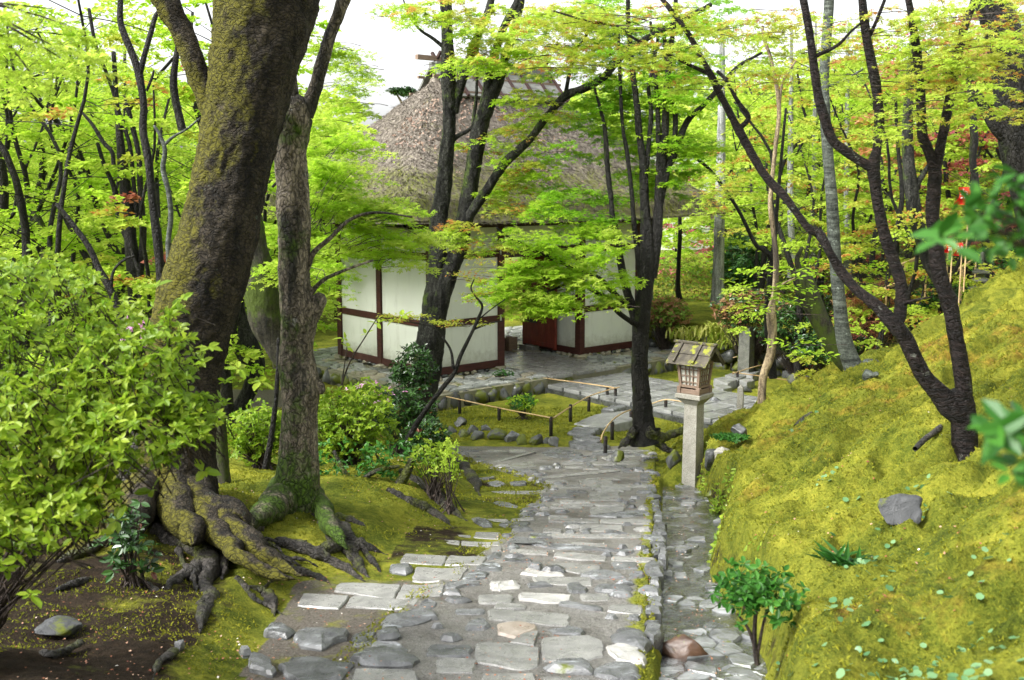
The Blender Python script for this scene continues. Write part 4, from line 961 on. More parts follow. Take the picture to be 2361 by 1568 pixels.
L = (.05+.09*rt.rand(n))[:, None]; wv = np.cross(nrm, dn); wv /= np.linalg.norm(wv, axis=1)[:, None]; wv *= (.006+.008*rt.rand(n))[:, None]
V = np.stack([c-wv, c+wv, c+dn*L], 1).reshape(-1, 3); Fq = np.arange(n*3).reshape(-1, 3)
mo = (1-sstep(.4, 1.6, np.minimum(da, db)))*.9
link('straw', raw('straw', V, Fq, False, {'rnd': np.repeat(rt.rand(n), 3), 'mossy': np.repeat(mo, 3)}), M['thatch'], roof, kind='stuff')
# ridge cover: bark panels with poles
zr = ZE+T0+RISE
rb0, rb1 = bc-HB+INS-.05, bc+HB-INS+.05
def lbar(a0, b0, z0, a1, b1, z1, w, h): 
    m = MB(); m.bar(LP(a0, b0, z0)-np.array(gate.location), LP(a1, b1, z1)-np.array(gate.location), w, h); return m
nb = 7
for s in (-1, 1):
    for k in range(nb):
        b_a = rb0+(rb1-rb0)*k/nb; b_b = rb0+(rb1-rb0)*(k+1)/nb; bm_ = (b_a+b_b)/2
        m = lbar(ac-s*.10, bm_, zr+.12, ac-s*.66, bm_, zr-.50+.02*(k % 2), (b_b-b_a)-.02, .05); m.build('bark_panel', M['bark_shingle'], roof)
        m = lbar(ac-s*.08, b_b, zr+.19, ac-s*.70, b_b, zr-.47, .06, .06); m.build('ridge_rib', M['darktimber'], roof)
    for tt in (.28, .60):
        m = lbar(ac-s*tt, rb0-.15, zr+.25-tt*1.08, ac-s*tt, rb1+.15, zr+.25-tt*1.08, .055, .055); m.build('ridge_pole', M['lantwood'], roof)
m = lbar(ac, rb0-.38, zr+.34, ac, rb1+.38, zr+.34, .10, .10); m.build('ridge_pole', M['lantwood'], roof)
m = lbar(ac, rb0+.05, zr+.20, ac, rb1-.05, zr+.20, .30, .14); m.build('ridge_cap', M['bark_shingle'], roof)
for b_ in (rb0+.15, bc, rb1-.15):
    for s in (-1, 1):
        m = lbar(ac-s*.28, b_, zr+.0, ac+s*.16, b_, zr+.48, .06, .06); m.build('crossed_ridge_timber', M['darktimber'], roof)
# withered creeper on the upper thatch
def creeper():
    r = np.random.RandomState(9); n = 1900
    b = bc-HB+1.2+r.rand(n)**.8*4.4; a = ac-.6-r.rand(n)**1.2*2.2
    k = fb(a*1.6, b*1.6, 44, 3)+.25*(r.rand(n)-.5)-.10*(ac-.6-a) > .47; a, b = a[k], b[k]; n = len(a); h0, da, db = roof_h(a, b)
    c = np.stack([OX+EA[0]*a+EB[0]*b, OY+EA[1]*a+EB[1]*b, h0+ZE+T0+.04+.07*r.rand(n)], 1)-np.array(gate.location)
    return c, r.rand(n)
# ------------------------------------------------------------------ leaves and sprays
def lobe(ang, L, w=.16, c=(0, .30), dz=-.12):
    s, k = math.sin(ang), math.cos(ang); m = .52
    f = lambda al, ac_, z: (c[0]+s*al+k*ac_, c[1]+k*al-s*ac_, z)
    return [f(0, 0, 0), f(L*m, w*L*1.1, dz*.3), f(L, 0, dz), f(L*m, -w*L*1.1, dz*.3)]
def tpl(kind):
    if kind == 'maple5' or kind == 'maple3':
        A = [(-1.9, .45), (-1.0, .62), (0, .75), (1.0, .62), (1.9, .45)] if kind == 'maple5' else [(-1.1, .6), (0, .75), (1.1, .6)]
        V = []; Fs = []
        for k, (a, L) in enumerate(A): V += lobe(a, L, .17 if kind == 'maple5' else .24); Fs.append([4*k, 4*k+1, 4*k+2, 4*k+3])
        return np.array(V), np.array(Fs)
    if kind == 'oval':
        V = [(0, 0, 0), (.24, .30, .06), (.22, .68, .05), (0, 1, -.06), (-.22, .68, .05), (-.24, .30, .06), ]
        return np.array(V), np.array([[0, 1, 2, 3], [0, 3, 4, 5]])
    if kind == 'blade': return np.array([(0, 0, 0), (.10, .4, .03), (0, 1, -.12), (-.10, .4, .03)]), np.array([[0, 1, 2, 3]])
    if kind == 'strap': 
        V = [(-.05, 0, 0), (.05, 0, 0), (.085, .4, .22), (-.085, .4, .22), (.06, .78, .2), (-.06, .78, .2), (0, 1.05, .02), (0, 1.05, .02)]
        return np.array(V), np.array([[0, 1, 2, 3], [3, 2, 4, 5], [5, 4, 6, 7]])
    if kind == 'round':
        V = [(0, .05, -.05)]+[(.46*math.sin(t), .45-.46*math.cos(t), .05) for t in (.5, 1.3, 2.1, 3.14, 4.18, 4.98, 5.78)]
        return np.array(V), np.array([[0, 1, 2, 3], [0, 3, 4, 5], [0, 5, 6, 7]])
    return np.array([(0, 0, 0), (.34, .45, .05), (0, 1, -.08), (-.34, .45, .05)]), np.array([[0, 1, 2, 3]])
def unit(v): return v/(np.linalg.norm(v, axis=-1, keepdims=True)+1e-9)
def leafmesh(name, C, Nn, D, S, kind, rnd):
    tv, tf = tpl(kind); n = len(C); Nn = unit(Nn); X = unit(np.cross(D, Nn)); Y = np.cross(Nn, X)
    V = C[:, None, :]+S[:, None, None]*(tv[None, :, 0, None]*X[:, None]+tv[None, :, 1, None]*Y[:, None]+tv[None, :, 2, None]*Nn[:, None])
    Fq = (tf[None]+(np.arange(n)*len(tv))[:, None, None]).reshape(-1, tf.shape[1])
    return raw(name, V.reshape(-1, 3), Fq, False, {'rnd': np.repeat(rnd, len(tv))})
def sprays(A, ang, L, n, rs, leaf, flat=.35, droop=.28, wide=.55, up=None):
    """A (S,3) feet of the sprays, ang (S,) headings, L (S,) lengths -> leaf arrays, n leaves each"""
    S = len(A); t = rs.rand(S, n)**.62
    # sub-branches: leaves gather along a few fingers
    nf = 6; fi = rs.randint(0, nf, (S, n)); fa = (np.linspace(-1, 1, nf)[fi]+rs.randn(S, n)*.07)*wide*1.35
    th = ang[:, None]+fa*(.35+.65*t); rad = L[:, None]*t*(1-.22*np.abs(fa))
    x = A[:, 0, None]+np.sin(th)*rad; y = A[:, 1, None]+np.cos(th)*rad
    z = A[:, 2, None]-droop*L[:, None]*t*t+rs.randn(S, n)*.035*L[:, None]+.10*L[:, None]*t
    C = np.stack([x, y, z], -1).reshape(-1, 3); m = S*n
    Nn = np.stack([rs.randn(m)*flat, rs.randn(m)*flat, np.ones(m)], 1)
    a2 = (th+rs.randn(S, n)*.8).ravel()
    D = np.stack([np.sin(a2), np.cos(a2), -.15-.45*rs.rand(m)], 1)
    S_ = leaf*(.65+.6*rs.rand(m)); rnd = np.clip(np.repeat(rs.rand(S), n)*.35+rs.rand(m)*.65, 0, 1)
    return C, Nn, D, S_, rnd
def twigs(P0, P1, r0, r1, sag, rs):
    """thin three-sided twigs from P0 to P1 with a bend"""
    S = len(P0); k = 5; t = np.linspace(0, 1, k); 
    mid = (P0+P1)/2+np.stack([rs.randn(S)*.08, rs.randn(S)*.08, sag+rs.randn(S)*.04], 1)*np.linalg.norm(P1-P0, axis=1)[:, None]
    Q = ((1-t)**2)[None, :, None]*P0[:, None]+(2*t*(1-t))[None, :, None]*mid[:, None]+(t**2)[None, :, None]*P1[:, None]
    T = unit(P1-P0); U = unit(np.cross(T, np.array([.3, .2, 1.0]))); B = np.cross(T, U)
    r = (r0[:, None]*(1-t)+r1*t)
    a = np.array([0, 2.094, 4.189])
    V = Q[:, :, None, :]+r[:, :, None, None]*(np.cos(a)[None, None, :, None]*U[:, None, None]+np.sin(a)[None, None, :, None]*B[:, None, None])
    i = np.arange(k-1)[:, None]*3; j = np.arange(3)[None, :]; f = np.stack([i+j, i+(j+1) % 3, i+3+(j+1) % 3, i+3+j], -1).reshape(-1, 4)
    Fq = (f[None]+(np.arange(S)*k*3)[:, None, None]).reshape(-1, 4)
    return V.reshape(-1, 3), Fq

def limb3d(pts, d, rs=None, wander=0.0, sub=5):
    """pts rows (x, y, r_px[, depth offset]) -> world polyline and radii"""
    q = np.array([(p[0], p[1], p[2], p[3] if len(p) > 3 else 0.0) for p in pts], float); q = smooth_path(q, sub=sub)
    W_ = np.array([P(x, y, d+dz) for x, y, r, dz in q]); rr_ = np.array([PX(max(.6, r), d+dz) for x, y, r, dz in q])
    return W_, rr_
def add_tree(name, label, cat, d, limbs, bark, group=None, n=12, wob=.07, base_px=None, seed=0, fine=0.0):
    """limbs[0] is the trunk; the others are limbs. returns thing, list of world polylines"""
    W0, R0 = limb3d(limbs[0], d); b = W0[0] if W0[0][2] < W0[-1][2] else W0[-1]
    t = empty(name, b, label, cat, group); lines = []
    for k, L in enumerate(limbs):
        Wk, Rk = limb3d(L, d, sub=5)
        if fine > 0:
            s_ = np.cumsum(np.r_[0, np.linalg.norm(np.diff(Wk, axis=0), axis=1)]); q_ = np.linspace(0, s_[-1], max(len(s_), int(s_[-1]/.028))); Wk = np.stack([np.interp(q_, s_, Wk[:, i]) for i in range(3)], 1); Rk = np.interp(q_, s_, Rk)
        nn_ = n if k == 0 else max(6, n-3)
        if fine > 0: nn_ = int(np.clip(2*np.pi*Rk.max()/.028, 10, 110))
        V, Fq, c = tube(Wk, Rk, nn_, wob, seed+k*7, True, fine*min(1, Rk.max()/.12))
        V, Fs = join([(V, Fq, c)])
        link('trunk' if k == 0 else 'limb', raw('trunk' if k == 0 else 'limb', V-b, Fs, True), M[bark], t); lines.append(Wk)
    return t, lines
def crown(t, pads, mats, leaf, rs, kind='maple3', per=60, L=.42, hubs=None, name='crown', twig=True, droop=.28, flat=.35):
    """pads rows (x, y, rx, ry, d, dd, nsprays): ellipsoids of foliage in the place"""
    o = np.array(t.location); allC = []; P0 = []; P1 = []
    for pd in pads:
        x, y, rx, ry, d, dd, ns = pd[:7]; hub = P(*pd[7:10]) if len(pd) > 7 else None
        c = P(x, y, d); Rx = PX(rx, d); Rz = PX(ry, d)
        g = rs.randn(ns, 3); g = g/np.linalg.norm(g, axis=1)[:, None]*(rs.rand(ns)**.4)[:, None]
        A = c+g*np.array([Rx, dd, Rz])
        if hub is None: hubp = c+np.array([0, 0, -.2*Rz]); ang = np.arctan2(g[:, 0]*Rx, g[:, 1]*dd)+rs.randn(ns)*.6
        else: hubp = hub; ang = np.arctan2(A[:, 0]-hub[0], A[:, 1]-hub[1])+rs.randn(ns)*.45
        Ls = L*(.7+.6*rs.rand(ns)); A = A-np.stack([np.sin(ang), np.cos(ang), 0*ang], 1)*Ls[:, None]*.5
        allC.append(sprays(A, ang, Ls, per, rs, leaf, flat, droop))
        if twig:
            e = A+np.stack([np.sin(ang), np.cos(ang), 0*ang-.1], 1)*Ls[:, None]*.8
            st = A*.55+hubp*.45 if hub is not None else A-np.stack([np.sin(ang), np.cos(ang), 0*ang+.1], 1)*Ls[:, None]*.7
            P0.append(st[::2]); P1.append(e[::2])
    C, Nn, D, S, rn = [np.concatenate([a[k] for a in allC]) for k in range(5)]
    mlist = mats if isinstance(mats, list) else [mats]
    pick = rs.randint(0, len(mlist), len(C)//per).repeat(per) if len(mlist) > 1 else np.zeros(len(C), int)
    for k, mt in enumerate(mlist):
        s = pick == k
        if s.any(): link(name, leafmesh(name, C[s]-o, Nn[s], D[s], S[s], kind, rn[s]), M[mt], t, kind='stuff')
    if twig and P0:
        a, b = np.concatenate(P0), np.concatenate(P1); V, Fq = twigs(a, b, np.full(len(a), .0045), .0012, .07, rs)
        link('twigs', raw('twigs', V-o, Fq, True), M['twig'], t, kind='stuff')

rs = np.random.RandomState(77)
# ------------------------------------------------------------------ the big leaning tree on the left
d1 = 8.6
T1, l1 = add_tree('leaning_tree', 'massive leaning mossy tree on the left with thick roots over the ground', 'tree', d1,
 [[(402, 1262, 128, .1), (400, 1200, 112), (404, 1120, 98), (410, 1030, 86), (418, 930, 84), (428, 826, 88), (447, 724, 95), (478, 620, 93), (509, 513, 89), (536, 376, 85), (567, 240, 90), (590, 120, 100), (612, 0, 114), (630, -110, 122), (650, -260, 120)],
  [(520, 300, 34), (487, 240, 28), (458, 170, 27), (425, 90, 26), (392, 20, 28), (350, -60, 30)],
  ], 'bark_big', n=30, wob=.05, seed=3, fine=.016)
def flare(t, origin_px, d, ends, bark, r0=34, seed=0, names='root', rise=.05, inset=.12, lump=.7):
    o = np.array(t.location)
    for k, e in enumerate(ends):
        pts = [(*p,) for p in e]; Wp = []
        q = np.array([(p[0], p[1], p[2]) for p in pts], float); q = smooth_path(q, sub=10)
        for x, y, r in q:
            g = G(x, y, rise*.4); dm = (d-inset) if d > 1 else 99
            if g[1] > dm: g = P(x, y, dm)
            rr_ = PX(r, g[1]); Wp.append((*g, rr_))
        Wp = np.array(Wp); kz = np.ones(5)/5
        for c_ in (1, 2): Wp[:, c_] = np.convolve(np.pad(Wp[:, c_], 2, mode='edge'), kz, 'valid')
        m_ = len(Wp); wn = (fb(np.arange(m_)*.19+seed*3.1+k, np.zeros(m_), seed+k, 2)-.5); tap = 1-.75*sstep(.72, 1.0, np.arange(m_)/(m_-1)); Wp[:, 3] *= tap; Wp[:, 2] -= Wp[:, 3]*.35+.02*sstep(.8, 1, np.arange(m_)/(m_-1)); rad = Wp[:, 3]*(1+lump*(fb(np.arange(m_)*.33, np.zeros(m_)+k, seed, 2)-.5)); Wp[:, 0] += wn*rad*1.3
        V, Fq, c = tube(Wp[:, :3]+np.c_[0*rad, 0*rad, rad*.05], rad, 18, .22, seed+k, True, .012)
        V, Fs = join([(V, Fq, c)]); link(names, raw(names, V-o, Fs, True), M[bark], t)
flare(T1, None, d1, [
 [(425, 1040, 40), (448, 1100, 48), (485, 1160, 50), (540, 1212, 42), (600, 1265, 30), (650, 1300, 24), (695, 1322, 12)],
 [(430, 1100, 30), (478, 1190, 34), (525, 1250, 24), (580, 1290, 18), (640, 1325, 14), (690, 1330, 6)]], 'bark_big', seed=11, rise=.5, inset=-.12, lump=.35)
flare(T1, None, d1, [
 [(350, 1215, 16), (400, 1232, 22), (440, 1250, 22), (470, 1275, 22), (465, 1300, 20), (425, 1322, 18), (395, 1345, 15), (375, 1375, 12)],
 [(470, 1250, 16), (485, 1290, 20), (482, 1340, 21), (472, 1400, 22), (462, 1450, 14)],
 [(400, 1170, 10), (460, 1180, 9), (495, 1225, 9), (512, 1260, 10), (515, 1310, 11), (510, 1330, 6)],
 [(530, 1260, 12), (575, 1300, 8), (620, 1306, 10), (680, 1312, 11), (740, 1330, 12), (765, 1345, 6)],
 [(545, 1330, 8), (570, 1365, 8), (600, 1385, 7), (660, 1415, 4)],
 [(560, 1350, 7), (600, 1360, 12), (620, 1375, 16), (632, 1400, 12), (634, 1418, 6)],
 [(300, 1180, 20), (240, 1240, 18), (180, 1275, 12), (100, 1300, 8)],
 [(320, 1330, 9), (360, 1365, 10), (395, 1392, 8), (402, 1412, 5)],
 [(210, 1330, 9), (160, 1345, 10), (120, 1360, 6)],
 [(400, 1500, 12), (372, 1520, 12), (350, 1560, 9)],
 [(190, 1480, 8), (120, 1510, 12), (80, 1505, 6)]], 'root', seed=31)
rq = np.random.RandomState(12); ex_ = []
for k in range(13):
    x0 = 380+rq.rand()*220; y0 = 1235+rq.rand()*40; a_ = -.2+rq.rand()*1.5 if x0 > 480 else 1.2+rq.rand()*1.2; L_ = 90+rq.rand()*120; p_ = [(x0, y0, 8+4*rq.rand())]
    for j in range(1, 5): a_ += rq.randn()*.35; p_.append((p_[-1][0]+math.cos(a_)*L_/4, p_[-1][1]+abs(math.sin(a_))*L_/4*.75, max(2.5, (8-j*1.6))))
    ex_.append(p_)
flare(T1, None, d1, ex_, 'root', seed=301)
# knot hole rim
for (x, y, rx, ry) in ((432, 1152, 22, 30), (520, 1152, 12, 10)):
    p = P(x, y, d1-.42); rk = rock('burl', p-np.array(T1.location), (PX(rx*2, d1), .16, PX(ry*2, d1)), M['bark_big'], T1, 4, 3)
flare(T1, None, d1, [[(380, 1040, 40), (345, 1120, 44), (312, 1180, 38), (280, 1225, 24), (240, 1255, 10)], [(410, 1080, 44), (420, 1160, 46), (432, 1215, 34), (440, 1250, 18)]], 'bark_big', seed=15, rise=.5, inset=-.10, lump=.3)
# second stems of the same stand
T1b, _ = add_tree('mossy_tree', 'curved moss covered trunk between the big leaning tree and the pale trunk', 'tree', 11.0,
 [[(690, 905, 22), (668, 850, 24), (640, 800, 28), (612, 740, 36), (600, 660, 40), (588, 580, 30), (575, 500, 28), (560, 400, 26), (540, 250, 24), (530, 60, 22)]], 'bark_moss', n=14, seed=5, fine=.012)
add_tree('dark_stump_tree', 'dark slanting trunk hidden behind the base of the big leaning tree', 'tree', 9.6,
 [[(268, 1195, 26), (290, 1130, 30), (312, 1060, 30), (330, 980, 26), (352, 900, 20)]], 'root', n=12, seed=6)
add_tree('mossy_stem_tree', 'short dark mossy trunk just right of the big leaning tree base', 'tree', 10.5,
 [[(519, 1135, 20), (513, 1080, 17), (508, 1010, 16), (502, 930, 15)]], 'bark_moss', n=10, seed=8)
add_tree('twisted_trunk', 'twisted forked grey trunk seen in the gap between the two big trunks', 'tree', 17.0,
 [[(540, 960, 18), (575, 900, 18), (590, 840, 22), (572, 790, 22), (560, 740, 12), (555, 680, 8), (566, 600, 6), (560, 500, 5)], [(575, 850, 14), (545, 790, 14), (530, 750, 10), (545, 720, 7), (548, 640, 5)]], 'bark_grey', n=10, seed=18)

# ------------------------------------------------------------------ pale trunk
d2 = 9.2
T2, _ = add_tree('pale_tree', 'pale grey brown forked trunk with bright green moss at its foot', 'tree', d2,
 [[(665, 1275, 112, .1), (668, 1235, 88), (674, 1180, 66), (684, 1100, 53), (688, 1032, 46), (690, 950, 43), (692, 890, 46), (684, 840, 42), (684, 792, 38), (690, 724, 42), (679, 650, 35), (678, 560, 37), (678, 513, 39), (674, 430, 37), (669, 342, 38), (680, 262, 40), (702, 235, 24)],
  [(700, 262, 24), (722, 220, 16), (742, 150, 16), (762, 80, 13), (785, 20, 14), (815, -60, 14), (850, -160, 12)],
  [(675, 258, 22), (671, 200, 15), (668, 150, 14), (664, 60, 13), (655, -60, 12)],
  [(703, 745, 26), (722, 715, 22), (738, 690, 17), (744, 683, 13)],
  [(700, 640, 9), (722, 585, 7), (760, 550, 5), (810, 505, 4), (870, 490, 3), (950, 500, 2)],
  [(700, 700, 7), (740, 650, 5), (790, 625, 3.5), (860, 600, 2.5)],
  [(700, 905, 20), (730, 890, 16), (742, 905, 10)]], 'bark_pale', n=26, wob=.07, seed=40, fine=.009)
flare(T2, None, d2, [
 [(735, 1165, 24), (765, 1205, 22), (800, 1235, 18), (845, 1260, 14), (893, 1275, 9)],
 [(750, 1200, 22), (790, 1250, 20), (820, 1290, 18), (850, 1330, 12)],
 [(700, 1255, 12), (640, 1245, 10), (700, 1262, 13), (760, 1290, 16), (800, 1310, 14), (840, 1338, 10)],
 [(735, 1262, 14), (790, 1254, 12), (820, 1258, 12), (826, 1275, 8)],
 [(790, 1220, 9), (830, 1260, 8), (862, 1295, 7), (880, 1318, 4)],
 [(600, 1200, 34), (565, 1215, 20), (530, 1210, 10)],
 [(770, 1190, 14), (810, 1200, 11), (845, 1212, 6)]], 'root', seed=61)
flare(T2, None, d2, [[(668, 1120, 48), (630, 1165, 36), (590, 1190, 24), (548, 1204, 12), (510, 1210, 5)], [(735, 1130, 20), (755, 1180, 22), (775, 1225, 16), (800, 1262, 8)]], 'bark_pale', seed=66, rise=.3, inset=-.25, lump=.3)
crown(T2, [(770, 410, 90, 50, 10.2, .8, 34, 700, 640, 9.2), (880, 480, 90, 34, 10.5, .7, 26, 760, 550, 9.5), (770, 480, 80, 45, 10.0, .7, 32, 722, 585, 9.3), (850, 560, 120, 40, 10.4, .7, 30, 740, 590, 9.4),
           (790, 330, 50, 40, 10.6, .8, 13, 700, 500, 9.3), (930, 600, 70, 22, 10.5, .5, 8, 790, 625, 9.6), (760, 640, 60, 40, 10.5, .6, 12, 720, 690, 9.3), (960, 545, 50, 25, 10.6, .5, 8, 870, 490, 9.8), (640, 620, 30, 30, 10, .3, 5),
           (740, 300, 40, 60, 11, .6, 14), (815, 210, 45, 70, 12, .8, 17), (780, 120, 50, 60, 12, .8, 16), (700, 60, 40, 60, 12, .8, 8), (620, 560, 26, 60, 12, .4, 8)], ['lf_yellow', 'lf_maple'], .062, rs, 'maple5', 62, .40)

# ------------------------------------------------------------------ twin tree before the gate
d3 = 15.6
T3, _ = add_tree('twin_stemmed_tree', 'dark twin stemmed maple standing before the gate with a long diagonal limb', 'tree', d3,
 [[(962, 960, 42), (972, 910, 37), (983, 847, 35), (1000, 725, 31), (1006, 653, 24), (1009, 580, 20), (1012, 507, 20), (1022, 440, 19), (1028, 376, 17), (1036, 273, 15), (1034, 171, 17), (1031, 90, 13), (1028, 0, 12), (1024, -120, 10)],
  [(990, 800, 22, -.1), (1015, 700, 20, -.1), (1040, 620, 20, -.1), (1062, 560, 19), (1074, 496, 18), (1088, 410, 17), (1105, 308, 18), (1126, 235, 17), (1148, 190, 13), (1165, 130, 11), (1190, 50, 9), (1206, -30, 8), (1215, -120, 7)],
  [(1045, 260, 11), (1058, 210, 11), (1074, 160, 10), (1090, 115, 10), (1110, 60, 9), (1128, 20, 9), (1138, -40, 8)],
  [(1110, 300, 12), (1118, 240, 12), (1128, 180, 11), (1140, 130, 10), (1160, 68, 9), (1185, 20, 9), (1215, -40, 8)],
  [(1062, 540, 13, -.15), (1072, 513, 12, -.2), (1125, 434, 11, -.3), (1165, 375, 10, -.4), (1218, 325, 9, -.5), (1260, 270, 8, -.6), (1303, 222, 9, -.7), (1345, 205, 9, -.8), (1392, 178, 8, -.9), (1425, 140, 7, -1.), (1460, 106, 7, -1.), (1549, 58, 6, -1.1), (1640, 10, 5, -1.2)],
  [(1303, 222, 5, -.7), (1315, 160, 4, -.7), (1330, 110, 3.5, -.7), (1352, 85, 3, -.7), (1340, 30, 2, -.7)],
  [(1055, 520, 6), (1064, 460, 5), (1075, 400, 4), (1095, 250, 4), (1100, 180, 3), (1102, 90, 3)],
  [(1035, 120, 5), (1000, 90, 4), (970, 70, 3), (945, 40, 2), (930, 0, 2)],
  [(1035, 350, 7), (1047, 320, 6), (1080, 300, 4), (1110, 270, 2.5)]], 'bark_grey', n=18, wob=.08, seed=90, fine=.010)
crown(T3, [(1050, 540, 48, 36, 14.2, .3, 9, 1030, 520, 15), (1180, 330, 70, 60, 15.5, .8, 22), (1240, 240, 80, 45, 15, .9, 20), (1120, 60, 70, 60, 15, 1, 16), (1200, 110, 60, 60, 15, 1, 15), (1060, 40, 60, 50, 15, .8, 14), (1260, 60, 70, 60, 15, 1, 24), (1130, 120, 60, 40, 15, .8, 12), (1340, 60, 70, 60, 15, 1, 20), (940, 20, 60, 26, 15, .8, 8), (1080, 140, 60, 30, 13, .4, 9),
           (1180, 460, 80, 40, 15.8, .7, 19), (1230, 400, 70, 40, 15.4, .7, 15), (1140, 560, 60, 30, 15.6, .5, 8), (1290, 150, 80, 50, 14.6, .9, 16), (980, 30, 70, 30, 14, .6, 5), (1160, 420, 50, 40, 16, .5, 9), (1060, 320, 20, 20, 16, .3, 2)],
      ['lf_yellow', 'lf_maple', 'lf_tips'], .085, rs, 'maple5', 50, .46)

# ------------------------------------------------------------------ many stemmed maple by the steps
d4 = 14.6
T4, _ = add_tree('many_stemmed_maple', 'many stemmed dark maple right of the steps with bright layered sprays', 'tree', d4,
 [[(1490, 1020, 40), (1484, 985, 27), (1478, 900, 21), (1475, 849, 19), (1478, 735, 20), (1488, 667, 19), (1492, 600, 20), (1490, 530, 14), (1486, 463, 11), (1483, 380, 9), (1475, 314, 8), (1467, 232, 7), (1457, 149, 6), (1450, 60, 5), (1446, -60, 4)],
  [(1468, 745, 13), (1455, 700, 10), (1444, 667, 10), (1430, 598, 9), (1419, 530, 8), (1412, 500, 7), (1409, 463, 6), (1400, 380, 6), (1396, 314, 5), (1389, 271, 4), (1370, 200, 3)],
  [(1480, 650, 9), (1470, 580, 7), (1462, 516, 6), (1455, 430, 5), (1445, 347, 5), (1435, 288, 4), (1429, 165, 4), (1425, 60, 3)],
  [(1488, 420, 6), (1491, 380, 6), (1501, 265, 5), (1495, 198, 4), (1508, 150, 4), (1520, 60, 3)],
  [(1500, 640, 14), (1512, 570, 12), (1518, 516, 10), (1521, 430, 10), (1531, 347, 9), (1536, 232, 8), (1544, 132, 6), (1556, 40, 5), (1560, -60, 4)],
  [(1515, 460, 7), (1518, 380, 6), (1518, 298, 6), (1513, 198, 5), (1506, 132, 4), (1500, 50, 3)],
  [(1520, 480, 8), (1541, 384, 7), (1554, 331, 6), (1557, 265, 6), (1545, 215, 5), (1536, 132, 5), (1530, 60, 3)],
  [(1505, 560, 9), (1528, 413, 8), (1551, 364, 8), (1584, 281, 7), (1620, 245, 6), (1650, 212, 6), (1700, 155, 4), (1756, 122, 3)],
  [(1466, 748, 7, -.1), (1445, 735, 6, -.3), (1423, 717, 6, -.4), (1404, 690, 6, -.5), (1387, 680, 6, -.6), (1366, 669, 5, -.7), (1344, 657, 4, -.9), (1307, 655, 3, -1.1), (1270, 670, 2.5, -1.2), (1210, 690, 2, -1.3)],
  [(1450, 705, 8), (1430, 690, 7, -.1), (1416, 676, 7, -.2), (1385, 646, 7, -.4), (1364, 635, 6, -.5), (1332, 621, 5, -.7), (1280, 600, 4, -.9), (1220, 570, 3.5, -1.1), (1170, 545, 3, -1.2), (1145, 525, 2, -1.3)]], 'bark_maple', n=16, wob=.07, seed=120, fine=.008)
flare(T4, None, d4, [[(1500, 985, 16), (1520, 1005, 12), (1545, 1000, 9), (1570, 990, 8), (1590, 975, 5)], [(1470, 985, 12), (1450, 1010, 10), (1425, 1030, 7)], [(1510, 1000, 10), (1530, 1030, 8), (1555, 1040, 5)]], 'root', seed=140)
crown(T4, [(1240, 690, 90, 38, 13.3, .5, 26, 1344, 657, 13.8), (1310, 640, 80, 40, 13.5, .6, 26, 1385, 646, 14.1), (1140, 665, 55, 30, 13.2, .5, 15, 1270, 670, 13.4), (1200, 625, 70, 30, 13.3, .5, 20, 1307, 655, 13.5),
           (1290, 700, 60, 24, 13.3, .5, 10, 1344, 690, 13.8), (1350, 590, 70, 34, 13.8, .6, 12, 1400, 650, 14.2), (1270, 555, 70, 24, 13.4, .5, 10, 1300, 600, 13.8), (1190, 545, 40, 20, 13.4, .4, 4),
           (1400, 560, 60, 40, 14, .6, 12), (1430, 640, 30, 30, 14, .4, 6), (1410, 690, 40, 18, 13.6, .3, 5)],
      ['lf_maple', 'lf_yellow', 'lf_maple'], .085, rs, 'maple5', 48, .40)
crown(T4, [(1310, 450, 90, 35, 14.8, .9, 13), (1400, 480, 80, 36, 15, .9, 13), (1290, 360, 60, 40, 15, .9, 6), (1440, 330, 80, 60, 15.4, 1.2, 24), (1530, 300, 90, 70, 15.4, 1.3, 46), (1450, 220, 110, 70, 15.4, 1.3, 46), (1560, 200, 90, 70, 15, 1.3, 36), (1380, 260, 80, 60, 15.4, 1.2, 26),
           (1500, 100, 120, 80, 15.4, 1.3, 46), (1620, 40, 80, 50, 15.4, 1.2, 18), (1400, 40, 80, 50, 15.4, 1.2, 18), (1600, 350, 60, 60, 15, 1., 22), (1500, 400, 70, 60, 15.4, 1., 26), (1600, 110, 60, 70, 15, 1., 16), (1380, 140, 60, 60, 15.4, 1., 14), (1350, 520, 60, 30, 14.6, .6, 12), (1280, 480, 60, 30, 14.6, .6, 12), (1540, 420, 50, 40, 15.2, .8, 10)],
      ['lf_maple', 'lf_deep'], .085, rs, 'maple5', 46, .45)

